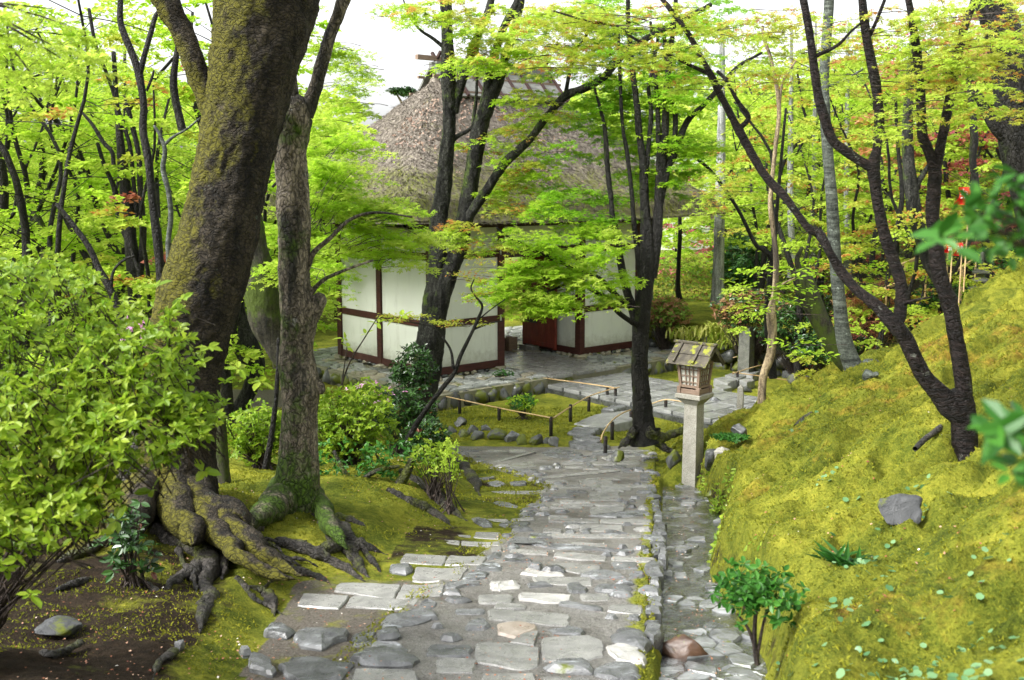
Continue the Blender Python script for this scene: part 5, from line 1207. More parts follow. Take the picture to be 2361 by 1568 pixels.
# ------------------------------------------------------------------ cherry like tree on the moss slope, right
d5 = 7.6
T5, _ = add_tree('forked_slope_tree', 'dark forked tree with lichen spots rooted in the moss slope on the right', 'tree', d5,
 [[(2242, 1128, 36), (2237, 1105, 32), (2228, 1052, 29), (2222, 985, 30), (2216, 935, 30), (2214, 900, 24)],
  [(2216, 960, 28), (2190, 938, 27), (2173, 915, 24), (2140, 880, 20), (2115, 840, 18), (2089, 783, 17), (2063, 750, 17), (2015, 700, 14, .1), (1972, 665, 11, .2), (1938, 624, 11, .3), (1912, 580, 10, .3), (1889, 540, 12, .4), (1862, 525, 9, .4), (1809, 453, 10, .5), (1762, 402, 10, .6), (1703, 300, 10, .7), (1656, 208, 8, .8), (1634, 164, 7, .8), (1583, 73, 6, .9), (1528, 0, 6, 1.0), (1470, -70, 5, 1.1)],
  [(2217, 940, 24), (2222, 896, 19), (2211, 821, 19), (2195, 726, 18), (2178, 670, 17), (2165, 631, 17), (2154, 537, 16), (2150, 493, 16), (2153, 440, 16), (2156, 395, 15), (2140, 345, 12), (2127, 310, 11), (2120, 183, 10), (2105, 55, 9), (2094, 0, 8), (2080, -80, 8)],
  [(2156, 400, 12), (2174, 310, 11), (2190, 230, 11), (2200, 164, 11), (2226, 55, 9), (2248, 0, 9), (2270, -80, 8)],
  [(2068, 745, 16, .05), (2076, 720, 15, .1), (2078, 658, 14, .15), (2060, 600, 13, .2), (2044, 556, 13, .2), (2032, 510, 13, .2), (2020, 440, 13, .2), (2014, 385, 15, .2), (2022, 340, 10, .2), (2028, 292, 11, .2), (2021, 205, 11, .2), (1999, 91, 10, .2), (1988, 0, 9, .2), (1980, -80, 8, .2)],
  [(2014, 388, 13, .2), (1980, 370, 11, .2), (1945, 345, 11, .2), (1919, 321, 11, .2), (1900, 270, 11, .2), (1886, 219, 10, .2), (1871, 110, 9, .2), (1853, 0, 8, .2), (1840, -80, 7, .2)],
  [(1634, 170, 5, .8), (1590, 150, 4, .8), (1530, 120, 3.5, .8), (1467, 92, 3.5, .8), (1420, 60, 3, .8), (1360, 50, 2.5, .8), (1275, 25, 2, .8)],
  [(1700, 300, 6, .7), (1722, 280, 6, .7), (1725, 265, 5, .7), (1705, 240, 5, .7), (1685, 205, 4, .7), (1670, 180, 4, .7), (1655, 165, 4, .8)],
  [(1875, 132, 5, .2), (1930, 105, 4, .2), (1960, 75, 3, .2), (2000, 40, 2, .2)],
  [(2002, 90, 5, .2), (2020, 50, 4, .2), (2040, 0, 4, .2)],
  [(2130, 190, 4), (2180, 184, 3), (2240, 160, 3), (2330, 135, 2)], [(2076, 700, 4, .1), (2120, 690, 3), (2150, 685, 2)]], 'bark_cherry', n=16, wob=.08, seed=160, fine=.008)
crown(T5, [(1400, 60, 150, 40, 8.6, .6, 17, 1583, 73, 8.5), (1300, 120, 100, 40, 8.6, .6, 16), (1500, 130, 110, 36, 8.5, .6, 22), (1560, 40, 90, 40, 8.6, .5, 12), (1230, 60, 60, 50, 8.8, .5, 8), (1760, 120, 90, 80, 9.5, .6, 18), (1960, 150, 60, 70, 8.5, .5, 11), (1820, 50, 90, 45, 9, .5, 16), (1690, 40, 80, 40, 9, .5, 10), (2060, 60, 60, 50, 8, .5, 9), (1620, 190, 60, 30, 8.4, .4, 5), (1330, 40, 90, 30, 8.6, .5, 7), (1680, 420, 60, 30, 10.6, .4, 9), (1640, 470, 50, 36, 10.6, .3, 9),
           (2150, 130, 90, 60, 7.4, .7, 20), (2090, 240, 50, 60, 7.6, .6, 11), (2250, 120, 70, 50, 7, .6, 14), (2180, 40, 90, 40, 7.2, .6, 12), (1980, 60, 60, 30, 7.8, .5, 5), (2050, 300, 60, 20, 7.4, .4, 4), (2220, 230, 60, 40, 7, .5, 5)],
      ['lf_tips', 'lf_yellow'], .05, rs, 'maple5', 42, .34)

# ------------------------------------------------------------------ other trunks of the middle distance
T6, _ = add_tree('lichened_tree', 'straight pale green lichened trunk rising from the moss slope crest', 'tree', 14.3,
 [[(1992, 885, 42), (1978, 868, 29), (1965, 840, 22), (1946, 783, 18), (1936, 700, 15), (1927, 612, 14), (1921, 520, 14), (1917, 450, 13), (1908, 347, 12), (1902, 260, 12), (1900, 183, 11), (1905, 100, 11), (1911, 18, 11), (1915, -80, 10)],
  [(1900, 200, 4), (1935, 190, 3), (1990, 160, 2)]], 'bark_lichen', n=14, wob=.05, seed=180)
flare(T6, None, 14.3, [[(1985, 850, 16), (2005, 838, 12), (2030, 832, 7)], [(1975, 860, 14), (1950, 880, 12), (1925, 892, 7)], [(1995, 865, 12), (2025, 860, 8)]], 'bark_lichen', seed=185)
T7, _ = add_tree('slender_tan_tree', 'slender crooked tan trunk on the moss behind the stone lantern', 'tree', 13.6,
 [[(1761, 957, 14), (1757, 935, 11), (1757, 900, 10), (1762, 860, 10), (1776, 820, 11), (1781, 770, 11), (1778, 720, 12), (1786, 680, 8), (1790, 612, 7), (1785, 550, 6), (1779, 499, 6), (1776, 457, 5), (1787, 347, 5), (1796, 248, 5), (1780, 146, 4), (1762, 90, 4), (1758, 60, 3)],
  [(1796, 248, 4), (1805, 190, 3), (1835, 140, 2)], [(1784, 700, 5), (1800, 660, 3), (1835, 640, 2)]], 'bark_tan', n=10, wob=.12, seed=190)
T7b, _ = add_tree('dark_thin_tree', 'dark thin trunk close behind the slender tan trunk', 'tree', 16.5,
 [[(1783, 872, 10), (1776, 800, 10), (1770, 720, 9), (1778, 640, 8), (1782, 600, 8), (1760, 575, 6), (1740, 560, 5), (1700, 480, 4), (1640, 395, 4), (1590, 355, 3)], [(1782, 610, 7), (1790, 500, 5), (1800, 380, 4), (1812, 250, 3)]], 'bark_maple', n=9, seed=195)
T8, _ = add_tree('broken_leaning_tree', 'thick leaning broken trunk with moss left of the lichened trunk', 'tree', 15.6,
 [[(1975, 868, 16), (1940, 828, 19), (1908, 775, 21), (1878, 710, 23), (1855, 655, 25), (1847, 625, 20)], [(1850, 640, 8), (1838, 600, 6), (1850, 570, 4)]], 'bark_moss', n=14, wob=.12, seed=200)
crown(T7, [(1740, 640, 60, 45, 13.2, .4, 7), (1800, 690, 60, 40, 13.2, .4, 7), (1830, 640, 70, 35, 13.4, .4, 7), (1760, 720, 40, 40, 13.2, .3, 5), (1840, 800, 60, 30, 13, .3, 5)], ['lf_maple', 'lf_azalea'], .085, rs, 'oval', 13, .5, droop=.1)
T9, _ = add_tree('thick_mossy_tree', 'thick dark trunk with leafy shoots at the upper right edge', 'tree', 9.5,
 [[(2420, 620, 44), (2385, 480, 42), (2352, 330, 44), (2338, 200, 42), (2318, 90, 40), (2290, 10, 38), (2265, -80, 38)],
  [(2390, 400, 20), (2345, 338, 17), (2300, 300, 14), (2265, 240, 11), (2240, 190, 9), (2228, 160, 8), (2200, 120, 5)]], 'bark_maple', n=18, wob=.1, seed=210)
crown(T9, [(2300, 130, 70, 70, 8.6, .5, 18), (2330, 40, 40, 60, 8.8, .5, 10), (2340, 250, 40, 50, 8.6, .5, 8)], ['lf_tips'], .05, rs, 'maple5', 34, .28)
T10, _ = add_tree('dark_spotted_tree', 'dark leaning trunk between the two stems of the forked slope tree', 'tree', 18.5,
 [[(2205, 712, 18), (2185, 680, 16), (2160, 640, 14), (2138, 595, 15), (2118, 529, 15), (2108, 490, 16), (2103, 452, 16), (2095, 380, 14), (2092, 300, 12), (2098, 180, 9), (2110, 40, 7)], [(2103, 440, 9), (2130, 400, 6), (2160, 350, 4)]], 'bark_grey', n=12, seed=220)
T11, _ = add_tree('crooked_garden_tree', 'crooked dark trunk standing right beside the small stone pagoda', 'tree', 20.2,
 [[(2292, 694, 13), (2286, 660, 11), (2275, 573, 10), (2262, 520, 9), (2252, 470, 11), (2249, 420, 8), (2243, 370, 8), (2246, 320, 9), (2240, 250, 7), (2230, 150, 5)]], 'bark_maple', n=10, wob=.12, seed=230)
add_tree('red_pine_sapling', 'orange barked young pine leaning by the right end of the thatched eave', 'tree', 31,
 [[(1668, 620, 5), (1655, 560, 6), (1648, 520, 6), (1640, 490, 5), (1632, 450, 4)], [(1650, 530, 4), (1632, 512, 3), (1612, 505, 2)]], 'bark_tan', n=8, seed=231)
for k, (x0, y0, x1, y1, r, d, lab) in enumerate([(1655, 700, 1662, 380, 14, 26.5, 'pale grey cypress trunk on the moss lawn right of the gate'), (1826, 640, 1822, 400, 9, 27, 'pale grey cypress trunk seen through leaves above the cut leaning trunk'),
        (1873, 650, 1878, 380, 8, 28, 'thin pale trunk close to the left side of the lichened trunk'), (1953, 650, 1952, 380, 8, 27, 'pale trunk just right of the lichened trunk'), (1500, 700, 1502, 500, 5, 27, 'pale trunk hugging the right side of the many stemmed maple')]):
    add_tree('cypress_tree', lab, 'tree', d, [[(x0, y0, r*1.35), (x0+1, y0-60, r), ((x0+x1)/2, (y0+y1)/2, r*.9), (x1, y1, r*.8), (x1+2, y1-160, r*.6), (x1+3, y1-330, r*.35)]], 'bark_white', 'pale cypress trunks behind the gate', n=10, wob=.03, seed=240+k)
add_tree('dark_lawn_tree', 'dark slim trunk with mossy foot on the lawn beyond the right wing', 'tree', 27.5, [[(1566, 690, 8), (1563, 660, 6), (1565, 600, 5), (1568, 540, 5), (1567, 480, 4)]], 'bark_maple', n=8, seed=249)

# left hand dark trunks
add_tree('black_forked_tree', 'black wet forked trunk left of the big leaning tree', 'tree', 11.5,
 [[(372, 720, 11), (370, 640, 10), (362, 545, 11), (352, 470, 9), (343, 376, 9), (330, 300, 9), (331, 240, 8), (320, 170, 9), (305, 125, 8), (285, 75, 8), (277, 40, 7), (280, -40, 6)], [(322, 172, 7), (335, 120, 6), (348, 75, 6), (360, 35, 5), (380, 10, 4), (398, -20, 4)], [(338, 210, 3), (350, 180, 3), (355, 162, 2)]], 'bark_maple', n=12, wob=.1, seed=250)
add_tree('grey_curving_sapling', 'thin grey curving stem beside the black forked trunk', 'tree', 11.2,
 [[(392, 640, 7), (388, 560, 6), (394, 500, 6), (388, 440, 6), (376, 390, 6), (380, 345, 5), (368, 310, 4), (355, 290, 3)], [(378, 335, 4), (400, 315, 3), (430, 298, 2.5), (462, 272, 2)]], 'bark_lichen', n=8, wob=.1, seed=255)
add_tree('clustered_dark_tree', 'cluster of dark stems rising together behind the azalea bush', 'tree', 14.0,
 [[(312, 700, 16), (305, 600, 15), (298, 520, 14), (290, 440, 13), (283, 380, 12), (278, 330, 9), (270, 250, 6), (262, 120, 5)], [(322, 640, 9), (330, 540, 8), (324, 450, 7), (320, 360, 6), (305, 290, 6), (290, 230, 5)], [(300, 560, 8), (275, 490, 7), (262, 430, 6), (240, 380, 5), (225, 330, 4)], [(318, 520, 6), (308, 420, 5), (300, 340, 5), (282, 280, 4), (250, 180, 4), (222, 110, 4), (205, 20, 4)]], 'bark_maple', n=11, wob=.12, seed=260)
add_tree('diagonal_branch_tree', 'dark diagonal stem curving down behind the top of the azalea bush', 'tree', 10.5,
 [[(285, 760, 10), (268, 700, 9), (245, 650, 9), (228, 620, 8), (205, 570, 7), (170, 520, 6), (130, 470, 5)], [(255, 665, 5), (262, 625, 3), (285, 600, 3), (310, 590, 2)]], 'bark_maple', n=9, seed=268)
for k, (pts, d, bark, lab) in enumerate([
  ([(120, 640, 13), (110, 600, 12), (100, 540, 10), (85, 500, 8), (60, 470, 6)], 15, 'bark_moss', 'mossy leaning trunk at the far left above the azalea bush'),
  ([(62, 640, 12), (60, 560, 11), (80, 480, 9), (98, 400, 8), (96, 350, 9), (84, 310, 6)], 18, 'bark_grey', 'second trunk from the left edge, grey, bent at its middle'),
  ([(5, 480, 14), (8, 430, 12), (2, 380, 10), (-15, 330, 8)], 14, 'bark_maple', 'dark curved trunk cut by the left edge of the view'),
  ([(125, 640, 9), (127, 560, 9), (124, 480, 8), (120, 420, 7)], 21, 'bark_lichen', 'short straight lichened trunk behind leaves at far left'),
  ([(190, 400, 9), (172, 360, 8), (158, 325, 7), (125, 270, 6), (108, 230, 4)], 18, 'bark_grey', 'grey limb like trunk slanting up at upper left'),
  ([(215, 620, 8), (180, 560, 7), (150, 500, 6), (130, 470, 5), (95, 440, 4)], 16, 'bark_maple', 'dark thin trunk slanting up left over the azalea'),
  ([(262, 380, 5), (258, 350, 5), (240, 330, 5), (215, 290, 4), (190, 260, 3)], 13, 'bark_maple', 'thin black branchy sapling left of the clustered stems'),
  ([(420, 300, 10), (400, 200, 9), (408, 120, 6), (416, 60, 5), (400, 20, 4), (396, -40, 4)], 12, 'bark_grey', 'grey knotted stem rising between the fork of the big tree')]):
    add_tree('left_wood_tree', lab, 'tree', d, [pts], bark, 'thin dark trunks in the left wood', n=9, wob=.1, seed=270+k)
# ------------------------------------------------------------------ background wood: whole trees, each with its own crown
rs = np.random.RandomState(123)
def wood_tree(x, d, h, cr, mats, leaf, ns, per, label, group, bark='bark_maple', low=.22, name='maple_tree', cat='tree', seed=0, fr=1.0):
    r = np.random.RandomState(seed); z0 = float(TZ(x, d, False)); b = np.array([x, d, z0-.1])
    t = empty(name, b, label, cat, group)
    tips = []
    nst = 3; allp = []
    for s in range(nst):
        a = r.rand()*6.28; rr0 = h*.010*(1.25 if s == 0 else .8); pts = []; m = 7; lean = (.10+.25*r.rand())*h
        for k in range(m):
            q = k/(m-1); w = np.array([math.sin(a)*lean*q**1.6+r.randn()*.03*h*q, math.cos(a)*lean*q**1.6+r.randn()*.03*h*q, h*.85*q]); pts.append(w)
        pts = smooth_path(np.array(pts), sub=3); rad = np.linspace(rr0, rr0*.25, len(pts))
        rad[0] *= 1.4; V, Fq, c = tube(pts, rad, 7, .1, seed+s); allp.append((V, Fq, c)); tips.append(pts)
    V, Fs = join(allp); link('trunk', raw('trunk', V, Fs, True), M[bark], t)
    P_ = np.concatenate(tips); P_ = P_[P_[:, 2] > h*low]
    src = P_[r.randint(0, len(P_), ns)]; ang = r.rand(ns)*6.283; rd = cr*(.15+.85*r.rand(ns)**.7)*(1-.35*(src[:, 2]/h)**2)
    A = src+np.stack([np.sin(ang)*rd, np.cos(ang)*rd, (r.rand(ns)-.25)*h*.16], 1)
    ang2 = ang+r.randn(ns)*.4; L = (.55+.45*r.rand(ns))*cr*.34
    C, Nn, D, S, rn = sprays(A-np.stack([np.sin(ang2), np.cos(ang2), 0*ang2], 1)*L[:, None]*.4, ang2, L, per, r, leaf, .45, .3, .7)
    ml = mats if isinstance(mats, list) else [mats]; pick = r.randint(0, len(ml), ns).repeat(per)
    for k, mt in enumerate(ml):
        s = pick == k
        if s.any(): link('crown', leafmesh('crown', C[s], Nn[s], D[s], S[s], 'quad', rn[s]), M[mt], t, kind='stuff')
    V, Fq = twigs(src[::2], A[::2], np.full(len(A[::2]), .0065*h/5), .003, .06, r)
    link('twigs', raw('twigs', V, Fq, True), M[bark], t, kind='stuff')
    return t
Y_, T_, G_, B_, R_, O_, K_ = 'lf_yellow', 'lf_tips', 'lf_maple', 'lf_bushy', 'lf_red', 'lf_orange', 'lf_pink'
def XD(px, d): return (px-1180)/F*d/math.cos(TH)*.985
LEFT = [(40, 15.5, 6.4, 2.3, [Y_, G_]), (210, 17.5, 7.4, 2.4, [Y_]), (400, 16.5, 6.6, 2.1, [Y_, G_]), (-90, 19, 7.6, 2.6, [Y_]), (110, 21.5, 7.4, 2.7, [Y_]), (310, 22.5, 7.0, 2.7, [Y_, G_]), (470, 20, 6.0, 2.1, [Y_, G_]), (590, 24.5, 5.6, 2.1, [Y_, G_]),
        (-160, 25, 8.5, 2.9, [Y_]), (30, 27, 8.8, 2.9, [Y_]), (200, 29, 8.0, 2.9, [Y_]), (390, 30, 7.6, 2.8, [Y_, G_]), (540, 31, 6.0, 2.5, [Y_]), (680, 31.5, 5.4, 2.2, [G_, Y_]), (770, 33, 4.6, 2.1, [Y_, G_]), (100, 35, 10, 3.3, [Y_, B_]), (300, 36, 9, 3.2, [Y_]), (480, 37, 7.5, 3, [Y_]), (640, 38, 5.5, 2.8, [Y_]),
        (330, 13.6, 5.4, 1.5, [T_, R_, Y_, Y_, Y_, T_]), (120, 13.2, 6.6, 2.0, [Y_, G_]), (510, 15.0, 7.2, 1.9, [Y_, G_]), (-20, 16.6, 7.4, 2.3, [Y_]), (300, 19.5, 8.2, 2.4, [Y_])]
RIGHT = [(2130, 19.8, 7.2, 2.0, [Y_, T_]), (1860, 21.5, 7.0, 2.2, [Y_, T_]), (2010, 22.5, 6.6, 2.2, [Y_, G_]), (1750, 27, 7.4, 2.4, [Y_]), (1900, 28.5, 7.6, 2.5, [Y_, T_]), (2080, 26.5, 6.8, 2.5, [Y_, O_]), (2230, 24.5, 7.4, 2.4, [T_, Y_, R_, Y_]), (2380, 25, 7.4, 2.6, [K_, Y_, R_, Y_]), (1650, 31, 5.8, 2.3, [Y_, G_]),
         (1810, 33, 8, 2.8, [Y_]), (1980, 34, 8, 3, [Y_, B_]), (2160, 32, 8.4, 3, [Y_, Y_, O_]), (2340, 31, 8.8, 3, [Y_, B_, K_]), (2480, 29, 8.8, 2.8, [B_, Y_]), (1560, 36, 4.6, 2.2, [K_, Y_]), (2040, 19.6, 3.8, 1.6, [Y_, T_]), (1700, 37, 7, 3, [Y_, B_]), (1905, 39, 8, 3.4, [Y_, B_]), (2120, 39, 9, 3.6, [B_, Y_]), (2300, 38, 10, 3.8, [B_, O_])]
ORD = ['leftmost', 'second', 'third', 'fourth', 'fifth', 'sixth', 'seventh', 'eighth', 'ninth', 'tenth', 'eleventh', 'twelfth', 'thirteenth']
def ordl(px, xs, what):
    i = xs.index(px); return ORD[i]+' '+('' if i == 0 else 'from left ')+what
nameof = {Y_: 'yellow green', G_: 'fresh green', T_: 'bronze tipped', B_: 'mid green', R_: 'red leaved', O_: 'orange tinted', K_: 'pink leaved'}
for k, (px, d, h, cr, mt) in enumerate(LEFT):
    near = d < 24
    lab = 'red tipped maple just behind the black forked trunk' if k == 19 else ordl(px, sorted(q[0] for j, q in enumerate(LEFT) if j != 19 and (q[1] < 24) == near), 'maple in the nearer row of the wood left of the gate' if near else 'maple in the far rows of the wood left of the gate')
    wood_tree(XD(px, d), d, h, cr, mt, .085 if near else .13, int(96*(cr/2.3)**1.6)+(14 if near else 30), 84 if near else 66, lab, ('red tipped maple' if k == 19 else 'maples of the nearer left wood' if near else 'maples of the far left wood'), seed=300+k, low=.15)
for k, (px, d, h, cr, mt) in enumerate(RIGHT):
    near = d < 24
    pinkish = any(m in (K_, R_, O_) for m in mt)
    kd_ = lambda q: (any(m in (K_, R_, O_) for m in q[4]), q[1] < 24)
    lab = ordl(px, sorted(q[0] for q in RIGHT if (kd_(q)[0] == pinkish and (pinkish or kd_(q)[1] == near))), 'pink tinted maple beyond the moss slope at right' if pinkish else 'yellow green maple of the nearer row beyond the lantern' if near else 'yellow green maple far back in the wood right of the gate')
    wood_tree(XD(px, d), d, h, cr, mt, .085 if near else .13, int(96*(cr/2.3)**1.6)+16, 80 if near else 66, lab, 'pink tinted maples at right' if pinkish else 'maples of the nearer right wood' if near else 'maples of the far right wood', seed=400+k, low=.15)
# low growth seen through the gate and beside it
wood_tree(.55, 32, 3.4, 1.6, [K_, Y_], .10, 60, 46, 'pink maple glimpsed through the gate opening', None, seed=480, low=.3)
wood_tree(-.4, 34.5, 2.8, 1.6, [Y_, O_], .10, 60, 46, 'low green and orange bush glimpsed through the gate opening', None, seed=481, low=.05, name='garden_bush', cat='bush')
wood_tree(-6.6, 29, 3.2, 1.5, [G_, B_], .10, 60, 46, 'deep green shrub left of the gate beyond the platform', None, seed=482, low=.05, name='garden_bush', cat='bush')
# far forest mass on the hill
r = np.random.RandomState(55); n = 26000
x = (r.rand(n)*2-1)*48; d = 41+r.rand(n)*24; keep = ~((np.abs(x-(-4)) < 4.5+0*d) & (d > 52)); x, d = x[keep], d[keep]; n = len(x)
tree_h = 4.5*np.sqrt(np.clip(vn(x*.28, d*.28, 71), 0, 1)); z = TZ(x, d, False)+tree_h*r.rand(n)**.35
C = np.stack([x, d, z], 1); Nn = r.randn(n, 3)*.6+np.array([0, -.5, 1]); D = r.randn(n, 3)
link('far_forest', leafmesh('far_forest', C, Nn, D, .38+.3*r.rand(n), 'quad', r.rand(n)), M[Y_], kind='stuff')
# pine with flat crown left of the roof
pin, _ = add_tree('pine_tree', 'small distant pine with a flat blue green top left of the thatched roof', 'tree', 48, [[(960, 330, 5), (938, 262, 3), (925, 235, 3), (915, 218, 2)], [(925, 238, 2), (950, 222, 2)]], 'bark_tan', n=7, seed=290)
crown(pin, [(928, 208, 26, 9, 48, .8, 26), (950, 215, 14, 7, 48, .5, 12)], ['lf_dark'], .13, rs, 'quad', 60, .55, twig=False)

# ------------------------------------------------------------------ shrubs
def whorl_bush(t, centers, mat, leaf, per, rs, kind='oval', name='foliage', up=.6, single=0, kd='stuff', tilt=.75, stems=None, youngmat=None, yfrac=.15):
    """rosettes of leaves at the given points; the nearest `single` leaves become parts of their own"""
    o = np.array(t.location); n = len(centers)
    ax = np.stack([rs.randn(n)*.45, rs.randn(n)*.45-.25, np.full(n, 1.0)], 1); ax = unit(ax)
    C = []; Nn = []; D = []; S = []; K = []
    for k in range(per):
        a = 2*math.pi*k/per+rs.rand(n)*.7
        U = unit(np.cross(ax, np.array([.2, .9, .1]))); B = np.cross(ax, U)
        dr = unit(U*np.cos(a)[:, None]+B*np.sin(a)[:, None]+ax*(tilt*(-.1+.9*rs.rand(n)))[:, None]-np.array([0, 0, .25]))
        nn = unit(ax-dr*(ax*dr).sum(1)[:, None]+rs.randn(n, 3)*.38)
        C.append(centers+dr*leaf*.06); Nn.append(nn); D.append(dr); S.append(leaf*(.42+.85*rs.rand(n)))
    C, Nn, D, S = np.concatenate(C), np.concatenate(Nn), np.concatenate(D), np.concatenate(S); rn = np.clip(np.tile(rs.rand(n), per)*.5+rs.rand(len(C))*.5, 0, 1)
    order = np.argsort(np.linalg.norm(C-np.array([0, 0, CZ]), axis=1)/S); order = order[:len(order)]
    # leaves that show largest and lie inside the view first
    vis = np.abs(C[:, 0]/C[:, 1]) < .50
    order = np.concatenate([order[vis[order]], order[~vis[order]]])
    one = order[:single]; rest = order[single:]
    if single:
        tv, tf = tpl(kind); base_me = [raw('leaf', tv, tf.tolist(), False, {'rnd': np.full(len(tv), q)}) for q in (.15, .4, .6, .8, .99)]
        for m_ in base_me: m_.materials.append(M[mat])
        from mathutils import Matrix
        for i in one:
            N0 = Nn[i]/np.linalg.norm(Nn[i]); X = np.cross(D[i], N0); X /= np.linalg.norm(X); Yv = np.cross(N0, X)
            ob = bpy.data.objects.new('leaf', base_me[min(4, int(rn[i]*4.4))]); COL.objects.link(ob); ob.parent = t
            c = C[i]-o; s = S[i]
            ob.matrix_local = Matrix(((X[0]*s, Yv[0]*s, N0[0]*s, c[0]), (X[1]*s, Yv[1]*s, N0[1]*s, c[1]), (X[2]*s, Yv[2]*s, N0[2]*s, c[2]), (0, 0, 0, 1)))
    if len(rest):
        link(name, leafmesh(name, C[rest]-o, Nn[rest], D[rest], S[rest], kind, rn[rest]), M[mat], t, kind=kd)
    if youngmat:
        q = rs.rand(n) < yfrac; cc = centers[q]; m = len(cc)
        CC = np.repeat(cc, 6, 0); DD = unit(rs.randn(m*6, 3)*.28+np.array([0, 0, 1])); NN = unit(np.cross(DD, rs.randn(m*6, 3)))
        link('new_shoots', leafmesh('new_shoots', CC-o, NN, DD, leaf*.7*(.7+.5*rs.rand(m*6)), 'blade', rs.rand(m*6)), M[youngmat], t, kind='stuff')
def stems_to(t, foot, pts, r0, rs, name='branches', frac=1.0, sag=-.04):
    o = np.array(t.location); q = pts[rs.rand(len(pts)) < frac]; n = len(q)
    hub = foot+(q-foot)*(.25+.35*rs.rand(n))[:, None]*np.array([.7, .7, .8]); 
    st = foot+(rs.randn(n, 3)*.06)*np.array([1, 1, .1])
    V1, F1 = twigs(st, hub, np.full(n, r0), r0*.6, sag, rs); V2, F2 = twigs(hub, q, np.full(n, r0*.6), .0018, sag, rs)
    link(name, raw(name, np.concatenate([V1, V2])-o, np.concatenate([F1, F2+len(V1)]), True), M['twig'], t, kind='stuff')
def shell(c, R_, n, rs, inner=.72, zmin=-1):
    g = unit(rs.randn(n*2, 3)); g = g[g[:, 2] > zmin][:n]; k = (inner+(1-inner)*rs.rand(len(g)))[:, None]
    lump = 1+.22*(fb(g[:, 0]*3+7, g[:, 1]*3+g[:, 2]*2, int(c[0]*7) & 63, 3)-.5)[:, None]*2
    return np.array(c)+g*np.array(R_)*k*lump
# near azalea on the left
az = empty('azalea_bush', (-2.1, 4.35, 1.0), 'big near azalea bush with light green whorled leaves filling the left edge', 'bush')
rs = np.random.RandomState(201); pts = []
for (x, y, rx, ry, d, dd, n) in [(110, 760, 230, 170, 5.3, .5, 370), (300, 850, 170, 110, 5.1, .45, 270), (60, 1010, 180, 170, 4.7, .45, 330), (290, 990, 190, 100, 4.8, .4, 290), (440, 960, 80, 60, 5.0, .25, 80), (100, 1180, 130, 90, 4.5, .35, 160), (380, 730, 60, 40, 5.2, .2, 16), (-60, 900, 150, 260, 4.8, .6, 140), (60, 640, 110, 70, 5.6, .5, 100), (190, 1140, 100, 60, 4.6, .3, 80), (-40, 1230, 90, 110, 4.4, .3, 60)]:
    c = P(x, y, d); g = unit(rs.randn(n, 3))*(rs.rand(n)**.33)[:, None]; pts.append(c+g*np.array([PX(rx, d), dd, PX(ry, d)]))
pts = np.concatenate(pts)
pt_ = pts[::2]; V, Fq = twigs(pt_, pt_+np.stack([rs.randn(len(pt_))*.07, .08+.06*rs.rand(len(pt_)), -.10-.10*rs.rand(len(pt_))], 1), np.full(len(pt_), .0022), .0045, -.05, rs)
link('twigs', raw('twigs', V-np.array(az.location), Fq, True), M['twig'], az, kind='stuff')
whorl_bush(az, pts, 'lf_azalea', .047, 6, rs, 'oval', single=300, youngmat='lf_azyoung', yfrac=.22)
# whorls seen against the dark soil below, and the ones over the big trunk
ex = np.array([P(x, y, d) for x, y, d in [(40, 1290, 4.2), (70, 1370, 4.1), (400, 850, 5.0), (450, 1020, 4.9), (470, 1085, 4.9), (350, 1130, 4.8), (270, 1200, 4.5), (230, 1230, 4.4), (420, 690, 5.2), (360, 660, 5.2), (410, 715, 5.2), (560, 950, 5.0), (600, 880, 5.1), (520, 880, 5.1), (550, 850, 5.1), (480, 800, 5.1), (430, 780, 5.1)]])
whorl_bush(az, ex, 'lf_azalea', .066, 6, rs, 'oval', name='outer_foliage')
foot = np.array([-2.75, 5.0, float(TZ(-2.75, 5.0, False))])
stems_to(az, foot, pts, .011, rs, frac=.02)
for e in ([(-.2, 0, 0), (.1, .1, .5), (.3, .15, .9), (.5, .1, 1.15)], [(0, 0, 0), (-.3, -.2, .7), (-.6, -.2, 1.2)], [(.1, 0, 0), (.1, -.1, .4), (.3, -.2, .75), (.5, -.2, .9)], [(0, 0, 0), (0, .3, .8), (-.1, .4, 1.7)]):
    q = smooth_path(np.array(e)+foot, sub=5); V, Fq, c = tube(q, np.linspace(.028, .008, len(q)), 7, .15, 3); V, Fs = join([(V, Fq, c)])
    link('branch', raw('branch', V-np.array(az.location), Fs, True), M['root'], az)
# pink azalea blossoms behind it
pf = empty('flowering_azalea', P(365, 760, 9.5), 'pink flowering azalea seen through gaps in the near bush', 'bush'); c = P(365, 765, 9.0)
whorl_bush(pf, shell(c, (.35, .3, .14), 60, rs), 'lf_pinkfl', .05, 5, rs, 'oval', 'blossom'); stems_to(pf, c-np.array([0, 0, .8]), shell(c, (.2, .2, .1), 20, rs), .01, rs)

def simple_bush(name, label, cat, c, R_, n, mat, leaf, per, foot_dz, seed, kind='oval', young=None, yf=.15, single=0, group=None, inner=.45, stemn=.4, r0=.010, rz=None, mat2=None):
    rs_ = np.random.RandomState(seed); c = np.array(c, float); z0 = float(TZ(c[0], c[1], False)) if foot_dz is None else c[2]-foot_dz
    foot = np.array([c[0], c[1], z0]); t = empty(name, foot, label, cat, group)
    p = shell(c, R_, n, rs_, inner, -.9)
    p[:, 2] = np.maximum(p[:, 2], z0+.04)
    if mat2:
        s = rs_.rand(len(p)) < .5; whorl_bush(t, p[s], mat, leaf, per, rs_, kind, single=single, youngmat=young, yfrac=yf); whorl_bush(t, p[~s], mat2, leaf, per, rs_, kind)
    else: whorl_bush(t, p, mat, leaf, per, rs_, kind, single=single, youngmat=young, yfrac=yf)
    stems_to(t, foot, p, r0, rs_, frac=stemn); return t
